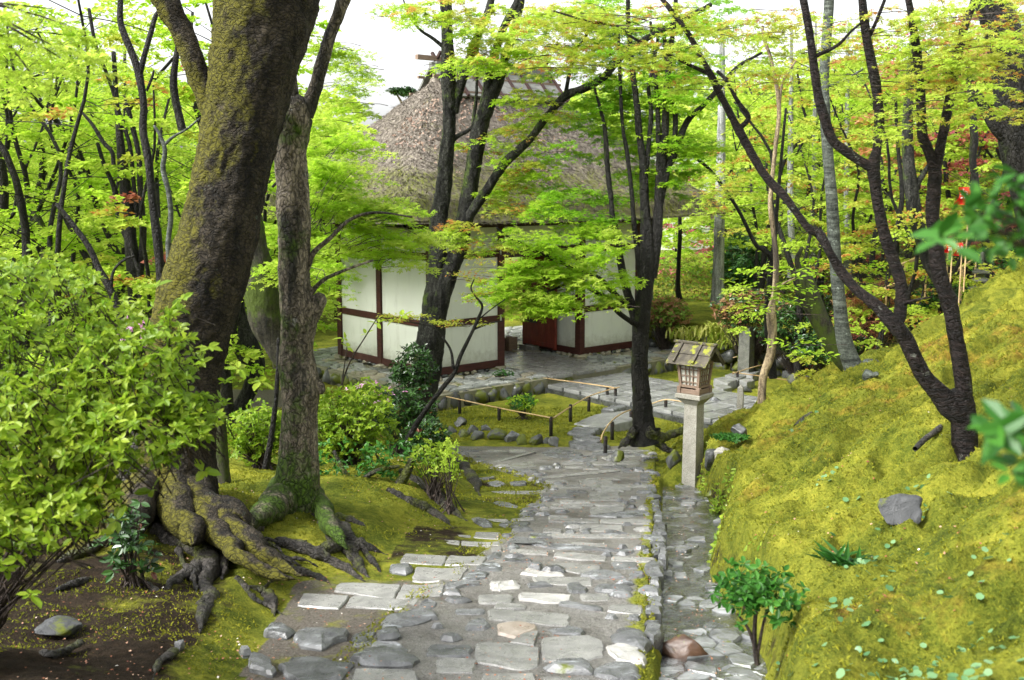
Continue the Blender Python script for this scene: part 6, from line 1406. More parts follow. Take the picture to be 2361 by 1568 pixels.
# middle azalea behind the pale trunk
for k, (x, y, rx, ry, d, n, lab) in enumerate([(800, 985, 115, 95, 11.3, 620, 'light green azalea bush between the pale trunk and the dark shrub'), (600, 1000, 90, 75, 11.8, 380, 'light green azalea bush left of the pale trunk foot'), (840, 915, 60, 40, 12.3, 150, 'azalea top with small pink buds below the gate platform')]):
    c = P(x, y, d); simple_bush('azalea_shrub', lab, 'bush', c, (PX(rx, d), PX(rx, d)*.8, PX(ry, d)), n, 'lf_azalea', .060, 6, None, 500+k, young='lf_azyoung', yf=.3)
b = empty('azalea_buds', P(850, 905, 12.0), 'small pink azalea flowers dotting the bush top below the platform', 'flowers'); whorl_bush(b, shell(P(865, 905, 12.0), (.35, .25, .15), 26, rs), 'lf_pinkfl', .03, 4, rs, 'oval', 'blossom')
# dark evergreen round the foot of the twin tree
for k, (x, y, rx, ry, d, n, lab) in enumerate([(955, 850, 60, 60, 14.6, 300, 'dark glossy shrub clasping the foot of the twin stemmed tree'), (920, 945, 90, 65, 14.2, 420, 'low dark shrub spreading below the platform edge, left of the moss island'), (985, 1010, 60, 55, 13.4, 260, 'dark glossy shrub at the left tip of the moss island')]):
    c = P(x, y, d); simple_bush('evergreen_shrub', lab, 'bush', c, (PX(rx, d), PX(rx, d)*.8, PX(ry, d)), n, 'lf_dark', .062, 6, None, 520+k, stemn=.2)
# bright small leaved bush and seedlings on the mound
simple_bush('bright_shrub', 'small bright leaved shrub over the roots beside the path bend', 'bush', P(1000, 1055, 10.6), (.33, .3, .30), 130, 'lf_azalea', .05, 5, None, 540, inner=.2)
simple_bush('bright_shrub', 'narrow sapling with bright tiny leaves nearest the path bend', 'bush', P(1035, 1060, 10.3), (.18, .2, .28), 50, 'lf_yellow', .045, 5, None, 541, inner=.2)
s = empty('gnarled_shrub', G(860, 1180), 'low gnarled dark branches arching over the moss mound', 'bush')
for k, e in enumerate([[(870, 1190, 9), (845, 1150, 9), (835, 1110, 8), (870, 1085, 6), (920, 1075, 4)], [(830, 1165, 7), (815, 1120, 7), (790, 1080, 6), (770, 1040, 4)], [(880, 1185, 14), (905, 1140, 13), (935, 1095, 12), (950, 1060, 9)], [(835, 1130, 6), (800, 1150, 5), (775, 1165, 4), (745, 1190, 4)], [(850, 1150, 5), (900, 1120, 4), (940, 1130, 3)]]):
    Wk, Rk = limb3d(e, 10.6); V, Fq, c = tube(Wk, Rk, 8, .2, k); V, Fs = join([(V, Fq, c)]); link('branch', raw('branch', V-np.array(s.location), Fs, True), M['root'], s)
whorl_bush(s, np.concatenate([shell(P(800, 1060, 10.7), (.55, .3, .22), 90, rs), shell(P(900, 1060, 10.8), (.35, .3, .2), 60, rs)]), 'lf_camellia', .055, 5, rs, 'oval')
rt3 = empty('long_roots', G(1000, 1190), 'long dark roots running over the moss mound to the side steps', 'roots')
flare(rt3, None, 0, [[(930, 1085, 12), (965, 1115, 16), (1000, 1145, 18), (1040, 1175, 16), (1078, 1198, 8)], [(900, 1130, 8), (935, 1150, 11), (980, 1170, 12), (1015, 1190, 11), (1048, 1215, 6)], [(1000, 1035, 10), (1035, 1060, 14), (1070, 1080, 16), (1090, 1110, 13), (1110, 1143, 8)], [(890, 1130, 8), (915, 1140, 8)], [(1020, 1050, 5), (1060, 1070, 4), (1080, 1085, 4)]], 'root', seed=70)
# sapling with curved stem in front of the twin tree
sp, _ = add_tree('curved_sapling', 'thin curved sapling with tiny bronze leaves before the white wall', 'sapling', 12.0,
 [[(940, 1015, 8), (962, 975, 7), (987, 938, 6), (1020, 895, 6), (1048, 859, 5), (1062, 820, 5), (1086, 771, 4), (1100, 740, 4), (1112, 707, 3), (1098, 685, 2.5), (1086, 665, 2), (1095, 640, 1.5)], [(1045, 850, 4), (1040, 810, 3), (1022, 780, 2.5), (1000, 755, 2), (960, 745, 1.5), (900, 735, 1.3)], [(1090, 760, 3), (1130, 745, 2), (1160, 740, 1.5)], [(1100, 740, 2), (1130, 715, 1.5), (1165, 690, 1.2)]], 'bark_maple', n=8, seed=320)
crown(sp, [(930, 735, 75, 10, 12, .3, 12), (1060, 745, 60, 14, 12, .3, 9), (1090, 640, 50, 40, 12, .3, 8), (1120, 610, 40, 16, 12, .2, 4), (1090, 690, 40, 30, 12, .3, 5)], ['lf_tips'], .035, rs, 'oval', 34, .26, droop=.05)
sp2 = empty('tall_weed', G(770, 1010), 'spindly shoot with large pale leaves left of the twin tree', 'plant')
for e in ([(770, 960, 2), (800, 850, 2), (840, 780, 1.6), (875, 725, 1.2)], [(775, 960, 2), (790, 870, 1.6), (800, 800, 1.2)]):
    Wk, Rk = limb3d(e, 11.4); V, Fq, c = tube(Wk, Rk, 5, .05, 1); V, Fs = join([(V, Fq, c)]); link('stem', raw('stem', V-np.array(sp2.location), Fs, True), M['twig'], sp2)
whorl_bush(sp2, np.array([P(x, y, 11.4) for x, y in ((875, 735), (905, 740), (930, 728), (800, 800), (870, 745), (842, 770), (792, 780))]), 'lf_yellow', .10, 4, rs, 'oval', single=20)
# dark thin stem left of pale trunk
add_tree('thin_dark_stem', 'thin dark stem leaning beside the left of the pale trunk', 'sapling', 9.9, [[(612, 1080, 8), (625, 1010, 7), (635, 930, 6), (640, 860, 5), (642, 780, 4)]], 'bark_maple', n=8, seed=325)

# seedling before the big roots, and the one by the stream
simple_bush('dark_seedling', 'dark leaved seedling clump in front of the big tree roots', 'plant', G(305, 1360)+np.array([0, 0, .35]), (.22, .2, .30), 48, 'lf_dark', .07, 5, None, 550, inner=.2, stemn=.6, single=120)
t = simple_bush('evergreen_sapling', 'glossy green sapling leaning over the stream at lower right', 'sapling', P(1748, 1365, 5.25), (.24, .24, .17), 135, 'lf_camellia', .052, 6, None, 560, inner=.1, stemn=.0, single=280)
for e in ([(1746, 1532, 7), (1740, 1480, 6), (1742, 1420, 5), (1752, 1370, 3)], [(1744, 1500, 5), (1725, 1450, 4), (1700, 1415, 2.5)], [(1744, 1530, 5), (1752, 1480, 4), (1765, 1420, 3), (1790, 1385, 2)]):
    Wk, Rk = limb3d(e, 5.25); V, Fq, c = tube(Wk, Rk, 7, .1, 2); V, Fs = join([(V, Fq, c)]); link('branch', raw('branch', V-np.array(t.location), Fs, True), M['twig'], t)
simple_bush('lantern_side_shrub', 'small dark green shrub between the lantern pillar and the moss slope', 'bush', P(1688, 1070, 12.6), (.24, .22, .24), 130, 'lf_camellia', .045, 6, None, 565, inner=.3)
simple_bush('lantern_side_shrub', 'small plant with yellow green leaves at the lantern pillar foot', 'bush', P(1655, 1170, 11.2), (.13, .15, .25), 60, 'lf_azalea', .04, 5, None, 566, inner=.2)
simple_bush('island_shrub', 'small round green shrub on the fenced moss island', 'bush', P(1205, 928, 18.1), (.27, .25, .17), 90, 'lf_camellia', .06, 6, None, 570, inner=.3, mat2='lf_maple')
simple_bush('low_weeds', 'low green weeds at the foot of the gate wall', 'plant', P(1160, 862, 21.3), (.35, .12, .07), 40, 'lf_camellia', .05, 5, .05, 571, inner=.2)
# hedge, bronze bushes, tall camellia behind
simple_bush('bronze_bush', 'bronze leaved clipped bush touching the right wing of the gate', 'bush', P(1535, 722, 25.4), (.62, .5, .42), 520, 'lf_brown', .085, 6, None, 580, mat2='lf_bushy')
simple_bush('bronze_bush', 'wide bronze and green bush behind the stone post', 'bush', P(1730, 715, 23.2), (.85, .5, .45), 620, 'lf_brown', .085, 6, None, 581, mat2='lf_dark')
simple_bush('dark_hedge_bush', 'dark evergreen bush in the shade behind the slender trunk', 'bush', P(1850, 750, 21.8), (1.05, .6, .65), 620, 'lf_dark', .085, 6, None, 582)
simple_bush('camellia_bush', 'tall conical glossy green camellia on the lawn', 'bush', P(1708, 610, 28), (.75, .6, .95), 900, 'lf_cyan', .09, 6, None, 583, mat2='lf_camellia')
simple_bush('red_bush', 'salmon red maple bush right of the lichened trunk', 'bush', P(2000, 730, 20.5), (.75, .6, .75), 900, 'lf_orange', .07, 6, None, 584, kind='blade', mat2='lf_red')
simple_bush('dark_hedge_bush', 'dark green undergrowth around the small stone pagoda', 'bush', P(2190, 700, 22.5), (1.3, .6, .45), 520, 'lf_camellia', .085, 6, None, 585, mat2='lf_dark')
simple_bush('dark_hedge_bush', 'dark green bush at the right edge beyond the slope', 'bush', P(2350, 640, 22), (1.0, .8, 1.1), 700, 'lf_camellia', .085, 6, None, 586, mat2='lf_dark')
simple_bush('dark_hedge_bush', 'dark hedge growth above the right end of the field stone wall', 'bush', P(1930, 800, 20.5), (.8, .5, .4), 360, 'lf_dark', .085, 6, None, 587)
hd = empty('clipped_hedge', P(1590, 650, 31), 'tall reddish green hedge across the back of the moss lawn', 'hedge')
r = np.random.RandomState(591); n = 3600; q = np.stack([2.6+r.rand(n)*6.8, 30.5+r.rand(n)*.7, .45+r.rand(n)**.8*1.35], 1)
whorl_bush(hd, q[:n//2], 'lf_bushy', .09, 3, r); whorl_bush(hd, q[n//2:n*3//4], 'lf_brown', .09, 3, r); whorl_bush(hd, q[n*3//4:], 'lf_maple', .08, 3, r)
# striped leaf plants over the field stone wall
for k, (x, y) in enumerate([(1560, 768), (1585, 775), (1612, 770), (1628, 762), (1645, 766), (1662, 770), (1680, 778), (1606, 782), (1640, 785), (1700, 785), (1670, 792), (1595, 762), (1655, 755)]):
    dd = 25-(x-1560)*.008; p = P(x, y+12, dd); r = np.random.RandomState(600+k); n = 26
    a = r.rand(n)*6.28; D = np.stack([np.sin(a), np.cos(a)-.3, .9+.5*r.rand(n)], 1); Nn = unit(np.stack([-np.sin(a), -np.cos(a), .8+0*a], 1))
    o = link('striped_leaf_plant', leafmesh('striped_leaf_plant', r.randn(n, 3)*np.array([.12, .08, .01]), Nn, D, .18+.16*r.rand(n), 'strap', r.rand(n)), M['lf_hosta'], None, p)
    tag(o, 'yellow striped leafy clump on top of the field stone wall', 'plant', 'striped plants along the field stone wall')
# ------------------------------------------------------------------ field stone wall, posts, slabs
fw = empty('field_stone_wall', (3.8, 25.4, -.4), 'low dry stone wall of dark round boulders right of the gate', 'wall'); r = np.random.RandomState(9)
for row in range(3):
    for i in range(17):
        tq = (i+.5*(row % 2))/17; x = 3.3+tq*5.4; d = 25.9-(x-3.4)*1.0
        p = np.array([x, d-.05, -.22+row*.27]); sz = (.42+.1*r.rand(), .42, .30+.08*r.rand())
        rk = rock('boulder', p-np.array(fw.location), sz, M['dark'] if r.rand() < .45 else M['mossrock'], fw, r.randint(9999), 2, rz=-.78)
        if row == 0 and i == 0: rk['label'] = None; del rk['label']
def four_post(name, label, x, y, d, w, h, mat, cat='stone post', top=.04, rz=.6, z0=None):
    p = G(x, y) if d is None else P(x, y, d)
    if z0 is not None: p[2] = z0
    m = MB(); m.lathe([(w*.52, -.6), (w*.52, 0), (w*.50, h*.5), (w*.48, h-top*.2), (w*.44, h), (w*.02, h+top)], n=4, rot=math.pi/4); o = m.build(name, mat, None, False); o.location = tuple(p); o.rotation_euler = (0, 0, rz)
    # mesh faces stay crisp
    tag(o, label, cat); return o
four_post('stone_post', 'tall weathered square stone post near the field stone wall', 1720, 838, 23.0, .36, .80, M['oldstone'], rz=-.67)
four_post('short_stone_post', 'short speckled granite post just right of the lantern pillar', 1660, 1175, 12.4, .24, .74, M['postgranite'], rz=-.4)
four_post('tiny_stone_post', 'tiny granite marker post poking out of the moss behind the lantern', 1707, 920, 14.6, .11, .17, M['postgranite'], rz=-.4)

# ------------------------------------------------------------------ stone lantern pillar with the wooden lantern
dl = 13.1; lp = P(1596, 1107, dl); lp[2] -= .02; RL = math.radians(-40)
pil = empty('lantern_pillar', lp, 'square speckled granite pillar standing in the stream', 'pillar', rz=RL)
hp = PX(1107-925, dl)+.04; w = .175
m = MB(); m.lathe([(w*.80, -.2), (w*.78, 0), (w*.76, hp*.5), (w*.72, hp)], n=4, rot=math.pi/4); m.build('shaft', M['postgranite'], pil)
m = MB(); m.lathe([(w*.74, hp+.001), (w*1.12, hp+.06), (w*1.42, hp+.09), (w*1.42, hp+.135), (w*1.30, hp+.145)], n=4, rot=math.pi/4); m.build('capital', M['postgranite'], pil)
lan = empty('wooden_lantern', lp+np.array([0, 0, hp+.146]), 'small wooden lantern with lattice windows and mossy gabled board roof on the granite pillar', 'lantern', rz=RL)
LB, LH = .172, .40                      # half widths below; the body widens upwards
def lq(z): return .118+(z-.06)*.075
m = MB()
for s in (-1, 1): m.box((0, s*.128, .03), (.30, .036, .06), bev=.004); m.box((s*.128, 0, .031), (.036, .22, .06), bev=.004)
m.build('base_frame', M['lantwood'], lan)
for sx in (-1, 1):
    for sy in (-1, 1):
        m = MB(); m.box((sx*.135, sy*.135, .045), (.05, .05, .09), bev=.005); m.build('corner_foot', M['lantwood'], lan)
        m = MB(); m.bar((sx*.122, sy*.122, .09), (sx*.150, sy*.150, .40), .034, .034, up=(0, 1, 0)); m.build('corner_post', M['lantwood'], lan)
for s in (-1, 1):
    m = MB(); m.bar((-.14, s*.147, .385), (.14, s*.147, .385), .030, .030); m.build('upper_rail', M['lantwood'], lan)
    m = MB(); m.bar((s*.147, -.14, .385), (s*.147, .14, .385), .030, .030); m.build('upper_rail', M['lantwood'], lan)
    for axis in (0, 1):
        def pt(u_, v_): 
            h_ = .09+v_*.28; off = .124+v_*.022; wd = u_*(.112+v_*.02)
            return (wd, s*off, h_) if axis == 0 else (s*off, wd, h_)
        def inn(p_, k=.010): return (p_[0], p_[1]-s*k, p_[2]) if axis == 0 else (p_[0]-s*k, p_[1], p_[2])
        m = MB(); q = [inn(pt(-1, 0)), inn(pt(1, 0)), inn(pt(1, 1)), inn(pt(-1, 1))]; q2 = [inn(a_, .004) for a_ in q]
        m.add(q+q2, [[0, 1, 2, 3], [7, 6, 5, 4], [0, 4, 5, 1], [1, 5, 6, 2], [2, 6, 7, 3], [3, 7, 4, 0]]); pane = m.build('window_pane', M['paper'], lan)
        for v_ in (0.02, .22, .5, .78):
            m = MB(); m.bar(pt(-1, v_), pt(1, v_), .014 if v_ > .03 else .03, .012 if v_ > .03 else .03); m.build('lattice_bar', M['lantwood'], lan)
        for u_ in (-.42, 0.0, .42):
            m = MB(); m.bar(inn(pt(u_, 0), -.003), inn(pt(u_, 1), -.003), .012, .010, up=(0, 1, 0) if axis == 0 else (1, 0, 0)); m.build('lattice_bar', M['lantwood'], lan)
# roof: ridge along local x
rx, ry, ze, zr_ = .285, .245, .375, .600
for s in (-1, 1):
    for k in range(2):
        t0, t1 = k*.48, k*.48+.55
        def rp(x_, t_, dz=0): return (x_, s*ry*(1-t_)*1.0, ze+(zr_-ze)*t_+dz)
        m = MB(); m.bar(((0), s*ry*(1-(t0+t1)/2)+0, ze+(zr_-ze)*(t0+t1)/2+.012*k), ((0), s*ry*(1-(t0+t1)/2)-s*.0, ze+(zr_-ze)*(t0+t1)/2+.012*k+.001), .01, .01) if False else None
        a_ = math.atan2(zr_-ze, ry); Ls = math.hypot(zr_-ze, ry)*(t1-t0)
        c_ = (0, s*ry*(1-(t0+t1)/2), ze+(zr_-ze)*(t0+t1)/2+.014*k)
        ca_, sa_ = math.cos(a_), math.sin(a_); Mx = ((1, 0, 0), (0, ca_, s*sa_), (0, -s*sa_, ca_))
        m = MB(); m.box(c_, (2*rx-.02*k, Ls, .016), M=Mx); m.build('roof_board', M['lantroof'], lan)
    for xb in (-rx+.06, -.06, .10, rx-.04) if False else (-.17, .10):
        c_ = (xb, s*ry*.5, ze+(zr_-ze)*.5+.038); m = MB(); m.box(c_, (.024, math.hypot(zr_-ze, ry)*1.02, .022), M=Mx); m.build('roof_batten', M['lantroof'], lan)
    for xe in (-rx+.02, rx-.02):
        c_ = (xe, s*ry*.5, ze+(zr_-ze)*.5-.022); m = MB(); m.box(c_, (.02, math.hypot(zr_-ze, ry)*.98, .045), M=Mx); m.build('barge_board', M['lantroof'], lan)
m = MB(); m.box((0, 0, zr_+.028), (2*rx+.03, .055, .030), bev=.004); m.build('ridge_board', M['lantroof'], lan)
for xe in (-1, 1):
    m = MB(); q = [(xe*.14, -.13, .40), (xe*.14, .13, .40), (xe*.14, 0, .55)]; q2 = [(xe*.155, a_[1], a_[2]) for a_ in q]
    m.add(q+q2, [[0, 1, 2], [5, 4, 3], [0, 3, 4, 1], [1, 4, 5, 2], [2, 5, 3, 0]]); m.build('gable_board', M['lantwood'], lan)

# ------------------------------------------------------------------ bamboo rails
C_F = lambda x, y: (979.9+x*.27566, 835.8+y*.27566); C_6 = lambda x, y: (1325.7+x*.2441, 749.3+y*.2441)
def fence(label, conv, rail, posts, group='low bamboo rails on charred posts'):
    foots = []; tops = []
    for x, yt, yb in posts:
        X_, Y_ = conv(x, yb); g = G(X_, Y_); hgt = PX((yb-yt)*(.27566 if conv is C_F else .2441), g[1])/math.cos(TH)
        foots.append(g); tops.append(hgt)
    t = empty('bamboo_fence', foots[0], label, 'fence', group); o = np.array(t.location)
    for g, h_ in zip(foots, tops):
        m = MB(); m.lathe([(.030, -.10), (.030, h_-.01), (.026, h_)], tuple(g-o), n=8); m.build('post', M['postblack'], t, True)
        m = MB(); m.lathe([(.034, h_*.80), (.034, h_*.86)], tuple(g-o), n=8); m.build('cord_binding', M['darktimber'], t, True)
    ds_ = [g[1] for g in foots]; xs_ = [conv(p[0], 0)[0] for p in posts]
    order = np.argsort(xs_); xs_s = np.array(xs_)[order]; ds_s = np.array(ds_)[order]
    W_ = []
    for x, y in rail:
        X_, Y_ = conv(x, y); d_ = float(np.interp(X_, xs_s, ds_s))
        if len(xs_s) > 1:
            if X_ < xs_s[0]: d_ = ds_s[0]+(X_-xs_s[0])*(ds_s[1]-ds_s[0])/(xs_s[1]-xs_s[0]+1e-6)
            if X_ > xs_s[-1]: d_ = ds_s[-1]+(X_-xs_s[-1])*(ds_s[-1]-ds_s[-2])/(xs_s[-1]-xs_s[-2]+1e-6)
        W_.append(P(X_, Y_, d_-.03))
    W_ = smooth_path(np.array(W_), sub=8); s_ = np.cumsum(np.r_[0, np.linalg.norm(np.diff(W_, axis=0), axis=1)])
    q = np.arange(0, s_[-1], .03); W2 = np.stack([np.interp(q, s_, W_[:, k]) for k in range(3)], 1)
    rad = .0115+.003*(np.abs((q % .27)-.135) > .125); V, Fq, c = tube(W2, rad, 8, .02, 1); V, Fs = join([(V, Fq, c)])
    link('rail', raw('rail', V-o, Fs, True), M['bamboo'], t)
fence('bamboo rail along the near left side of the moss island', C_F, [(180, 285), (615, 380), (1055, 463)], [(290, 290, 425), (620, 372, 490), (1053, 448, 615)])
fence('bamboo rail along the right side of the moss island by the stepping stones', C_F, [(1070, 466), (1220, 370), (1370, 285), (1500, 240), (1630, 205)], [(1216, 345, 492), (1370, 285, 408), (1592, 215, 345)])
fence('reddish bamboo rail between the moss island and the paved court', C_F, [(990, 130), (1300, 170), (1590, 212)], [(1027, 125, 232), (1524, 205, 335)])
fence('short curved bamboo rail right of the stepping stones', C_F, [(1472, 655), (1490, 590), (1560, 490), (1640, 430), (1720, 396)], [(1508, 610, 782), (1565, 490, 648), (1722, 393, 537)])
fence('bamboo rail in front of the wet court behind the lantern pillar', C_F, [(1780, 375), (1880, 350), (2000, 312), (2091, 318), (2160, 330)], [(2012, 305, 440), (2200, 325, 470)])
fence('straight bamboo rail running from the lantern roof to the slender trunk', C_6, [(1380, 340), (1480, 312), (1600, 285), (1780, 240)], [(1478, 285, 430), (1782, 235, 350)])
fence('long bamboo rail rising right past the pale boulder', C_6, [(1490, 458), (1700, 395), (1900, 345), (2150, 295), (2361, 258)], [(1531, 435, 568), (1903, 330, 400), (2296, 258, 320)])
fence('low bamboo rail from the square slabs to the flat cut stone', C_6, [(1490, 447), (1760, 485), (2060, 530)], [(1531, 436, 566), (2022, 505, 562)])

# ------------------------------------------------------------------ boulders and small things
def sr(name, label, px, py, w, h, dz, mat, seed, cat='rock', depth=None, rz=0, sub=3, sink=.35, group=None):
    g = G(px, py); W_ = PX(w, g[1]); Hh = PX(h, g[1]); o = rock(name, (g[0], g[1]+W_*.15, g[2]+Hh*(.5-sink)), (W_, W_*.8 if depth is None else depth, Hh*1.15), M[mat], None, seed, sub, rz=rz)
    return tag(o, label, cat, group)
sr('brown_boulder', 'rounded wet brown boulder in the stream at the bottom', 1573, 1535, 135, 84, 0, 'brownrock', 3, sink=.15, rz=-.5, depth=.20)
sr('slope_rock', 'jagged blue grey rock half sunk in the moss slope', 2085, 1210, 120, 84, 0, 'bankrock', 8, sink=.25)
sr('small_slope_rock', 'small dark rock in the moss behind the short granite post', 1706, 1005, 40, 36, 0, 'dark', 9, sink=.3)
sr('cube_boulder', 'upright grey boulder at the corner of the moss island', 1278, 1030, 32, 30, 0, 'slate', 12, sink=.1)
sr('pale_boulder', 'pale boulder beside the long bamboo rail', 1857, 836, 28, 19, 0, 'white', 14, sink=.1)
sr('flat_rock', 'wide flat rock on the moss edge right behind the lantern pillar', 1650, 943, 62, 34, 0, 'slate', 15, sink=.2, rz=.5)
sr('flat_rock', 'dark low rock between the wet court and the moss bank', 1720, 905, 32, 16, 0, 'dark', 16, sink=.2)
sr('bank_rock', 'squared dark rock at the foot of the moss bank near the end of the path', 1425, 1070, 34, 36, 0, 'mossrock', 17, sink=.1)
sr('bank_rock', 'tall mossy rock just left of the lantern pillar', 1555, 1075, 40, 50, 0, 'mossrock', 18, sink=.1)
sr('bank_rock', 'dark rock behind the lantern pillar foot', 1640, 1080, 36, 60, 0, 'dark', 21, sink=.1)
for k, (x, y, w, h, mt) in enumerate([(1060, 975, 28, 22, 'dark'), (1090, 990, 22, 20, 'slate'), (1120, 985, 22, 16, 'slate'), (1145, 1005, 40, 26, 'mossrock'), (1180, 1008, 40, 22, 'slate'), (1205, 1018, 26, 26, 'mossrock'), (1235, 1018, 28, 28, 'mossrock'), (1258, 1015, 18, 18, 'dark'), (1100, 1005, 30, 20, 'mossrock'), (1040, 990, 24, 20, 'mossrock'), (1070, 1000, 26, 18, 'dark')]):
    sr('edging_stone', ORD[k]+(' stone' if k == 0 else ' stone from left')+' in the mossy edging of the island above the path', x, y+8, w*1.25, h*1.35, 0, mt, 30+k, group='stones edging the moss island')
for k, (x, y, w, h, mt, lab) in enumerate([(1590, 1135, 44, 20, 'dark', 'flat dark stone in the stream nearest the lantern pillar'), (1608, 1178, 30, 14, 'dark', 'small block stone midway in the stream'), (1595, 1192, 34, 14, 'dark', 'thin dark stone left of the small block stone in the stream'), (1622, 1232, 44, 16, 'dark', 'dark flat stone against the stream bank at the path bend'),
        (1645, 1395, 40, 20, 'dark', 'black stone behind the evergreen sapling in the stream'), (1620, 1425, 72, 20, 'dark', 'long black edged stone across the stream'), (1665, 1478, 46, 18, 'dark', 'dark stone under the evergreen sapling'), (1570, 1125, 20, 14, 'mossrock', 'small mossy stone just left of the lantern foot'), (1638, 1150, 24, 26, 'mossrock', 'moss capped stone at the right of the lantern foot')]):
    sr('stream_stone', lab, x, y, w, h, 0, mt, 50+k, sink=.2)
sr('flat_soil_rock', 'long low dark stone in the shaded soil at lower left', 130, 1460, 125, 34, 0, 'bankrock', 70, sink=.3)
sr('stump_rock', 'small upright dark stone on the moss below the big roots', 412, 1500, 28, 40, 0, 'slate', 71, sink=.2)
# dead branches on the slope
for k, (e, lab) in enumerate([([(2110, 1035, 6), (2130, 1015, 7), (2150, 1000, 7), (2168, 985, 8)], 'short dead branch lying on the slope left of the forked tree'), ([(1835, 985, 7), (1850, 970, 8), (1872, 955, 7)], 'dark root loop breaking out of the moss slope'), ([(2040, 1010, 5), (2065, 995, 5), (2085, 985, 4)], 'pale dead twig on the slope below the forked tree')]):
    Wp = np.array([(*G(x, y, .02), PX(r_, G(x, y)[1])) for x, y, r_ in smooth_path(np.array(e, float), sub=4)]); V, Fq, c = tube(Wp[:, :3], Wp[:, 3], 8, .2, k); V, Fs = join([(V, Fq, c)]); b0 = Wp[0, :3]
    tag(link('dead_branch', raw('dead_branch', V-b0, Fs, True), M['root'], None, b0), lab, 'branch')
# pagoda
dp = 19.6; pg = empty('stone_pagoda', P(2257, 700, dp), 'small mossy stone pagoda at the top right of the garden', 'pagoda'); u_ = PX(1, dp)
m = MB(); m.lathe([(22*u_, -.1), (22*u_, 26*u_), (20*u_, 30*u_)], n=4, rot=.4); m.build('base_block', M['oldstone'], pg)
z = 30*u_
for rw, bw, hh_, nm in ((31, 17, 17, 0), (28, 14, 20, 0), (27, 12, 22, 0)):
    m = MB(); m.lathe([(bw*u_, z), (rw*.95*u_, z+1*u_), (rw*u_, z+4*u_), (rw*.92*u_, z+6*u_), (bw*.9*u_, z+11*u_), (bw*.8*u_, z+12*u_)], n=4, rot=.4); m.build('tier_roof', M['oldstone'], pg)
    z += 12*u_
    if hh_: m = MB(); m.lathe([(bw*.78*u_, z), (bw*.78*u_, z+8*u_)], n=4, rot=.4); m.build('tier_body', M['oldstone'], pg); z += 8*u_
m = MB(); m.lathe([(10*u_, z-2*u_), (5*u_, z+4*u_), (7*u_, z+6*u_), (5*u_, z+9*u_), (7*u_, z+12*u_), (5*u_, z+15*u_), (6*u_, z+18*u_), (4.5*u_, z+24*u_), (5*u_, z+27*u_), (1*u_, z+31*u_)], n=8); m.build('finial', M['oldstone'], pg, True)
# red banners
for k, (x, y, w_, h_, d_, lab, marks) in enumerate([(2222, 452, 24, 40, 17.8, 'red banner with a white character hanging high at right', [(-3, 12, 1.6, 9, .0), (-7, 10, 6, 1.6, .5), (3, 10, 7, 1.6, -.5), (-2, 6, 1.6, 8, .3), (4, 5, 6, 1.6, -.7), (-7, 4, 5, 1.6, .8), (0, -2, 1.6, 6, 0), (-6, -4, 5, 1.5, .3), (5, -4, 5, 1.5, -.3)]),
        (2188, 570, 16, 26, 17.9, 'lower left red banner with white writing near the pagoda', [(-4, 4, 6, 1.4, 0), (0, 0, 8, 1.4, .1), (0, -4, 1.4, 5, 0), (3, -4, 1.4, 6, 0), (-3, -5, 1.4, 5, 0)]),
        (2210, 575, 18, 30, 17.9, 'lower right red banner with white columns of writing near the pagoda', [(-5, 5, 1.3, 7, 0), (-2, 3, 5, 1.3, 0), (-2, 0, 5, 1.3, 0), (3, 5, 1.4, 9, 0), (6, 3, 1.4, 10, 0), (-4, -4, 5, 1.3, .2), (2, -6, 5, 1.3, 0)])]):
    c = P(x, y, d_); u_ = PX(1, d_); g = empty('red_banner', c, lab, 'banner', rz=.15*k-.1)
    nz = 10; V = []; 
    for s_ in (0, .006):
        for i_ in range(nz+1):
            for j_ in range(4): V.append(((j_/3-.5)*w_*u_+.06*math.sin(i_*.5)*(i_/nz), s_+.03*math.sin(i_*.7+j_), (.5-i_/nz)*h_*u_))
    n_ = (nz+1)*4; Fs = [[i_*4+j_, i_*4+j_+1, i_*4+j_+5, i_*4+j_+4] for i_ in range(nz) for j_ in range(3)]; Fs += [[q_+n_ for q_ in f_[::-1]] for f_ in Fs]
    mr = bpy.data.materials.get('banner_red') or finish(*[q_ for q_ in [_new('banner_red')]][0], (.70, .02, .02), .7, (), .2, .3)
    mw = bpy.data.materials.get('banner_white') or finish(*_new('banner_white'), (.8, .78, .75), .7, (), .2)
    link('cloth', raw('cloth', np.array(V), Fs, True), mr, g)
    m = MB()
    for a_, b_, ww, hh_, ro in marks:
        ca_, sa_ = math.cos(ro), math.sin(ro); V4 = [((a_+(q0*ca_-q1*sa_))*u_, yy, (b_+(q0*sa_+q1*ca_))*u_) for yy in (-.05, -.042) for q0, q1 in ((-ww/2, -hh_/2), (ww/2, -hh_/2), (ww/2, hh_/2), (-ww/2, hh_/2))]
        m.add(V4, [[0, 1, 2, 3], [7, 6, 5, 4], [0, 4, 5, 1], [1, 5, 6, 2], [2, 6, 7, 3], [3, 7, 4, 0]])
    m.build('lettering', mw, g)
    m = MB(); m.lathe([(.012, -1.6), (.012, h_*u_*.55)], (w_*u_*.55, .01, 0), n=6); m.build('pole', M['bamboo'], g)
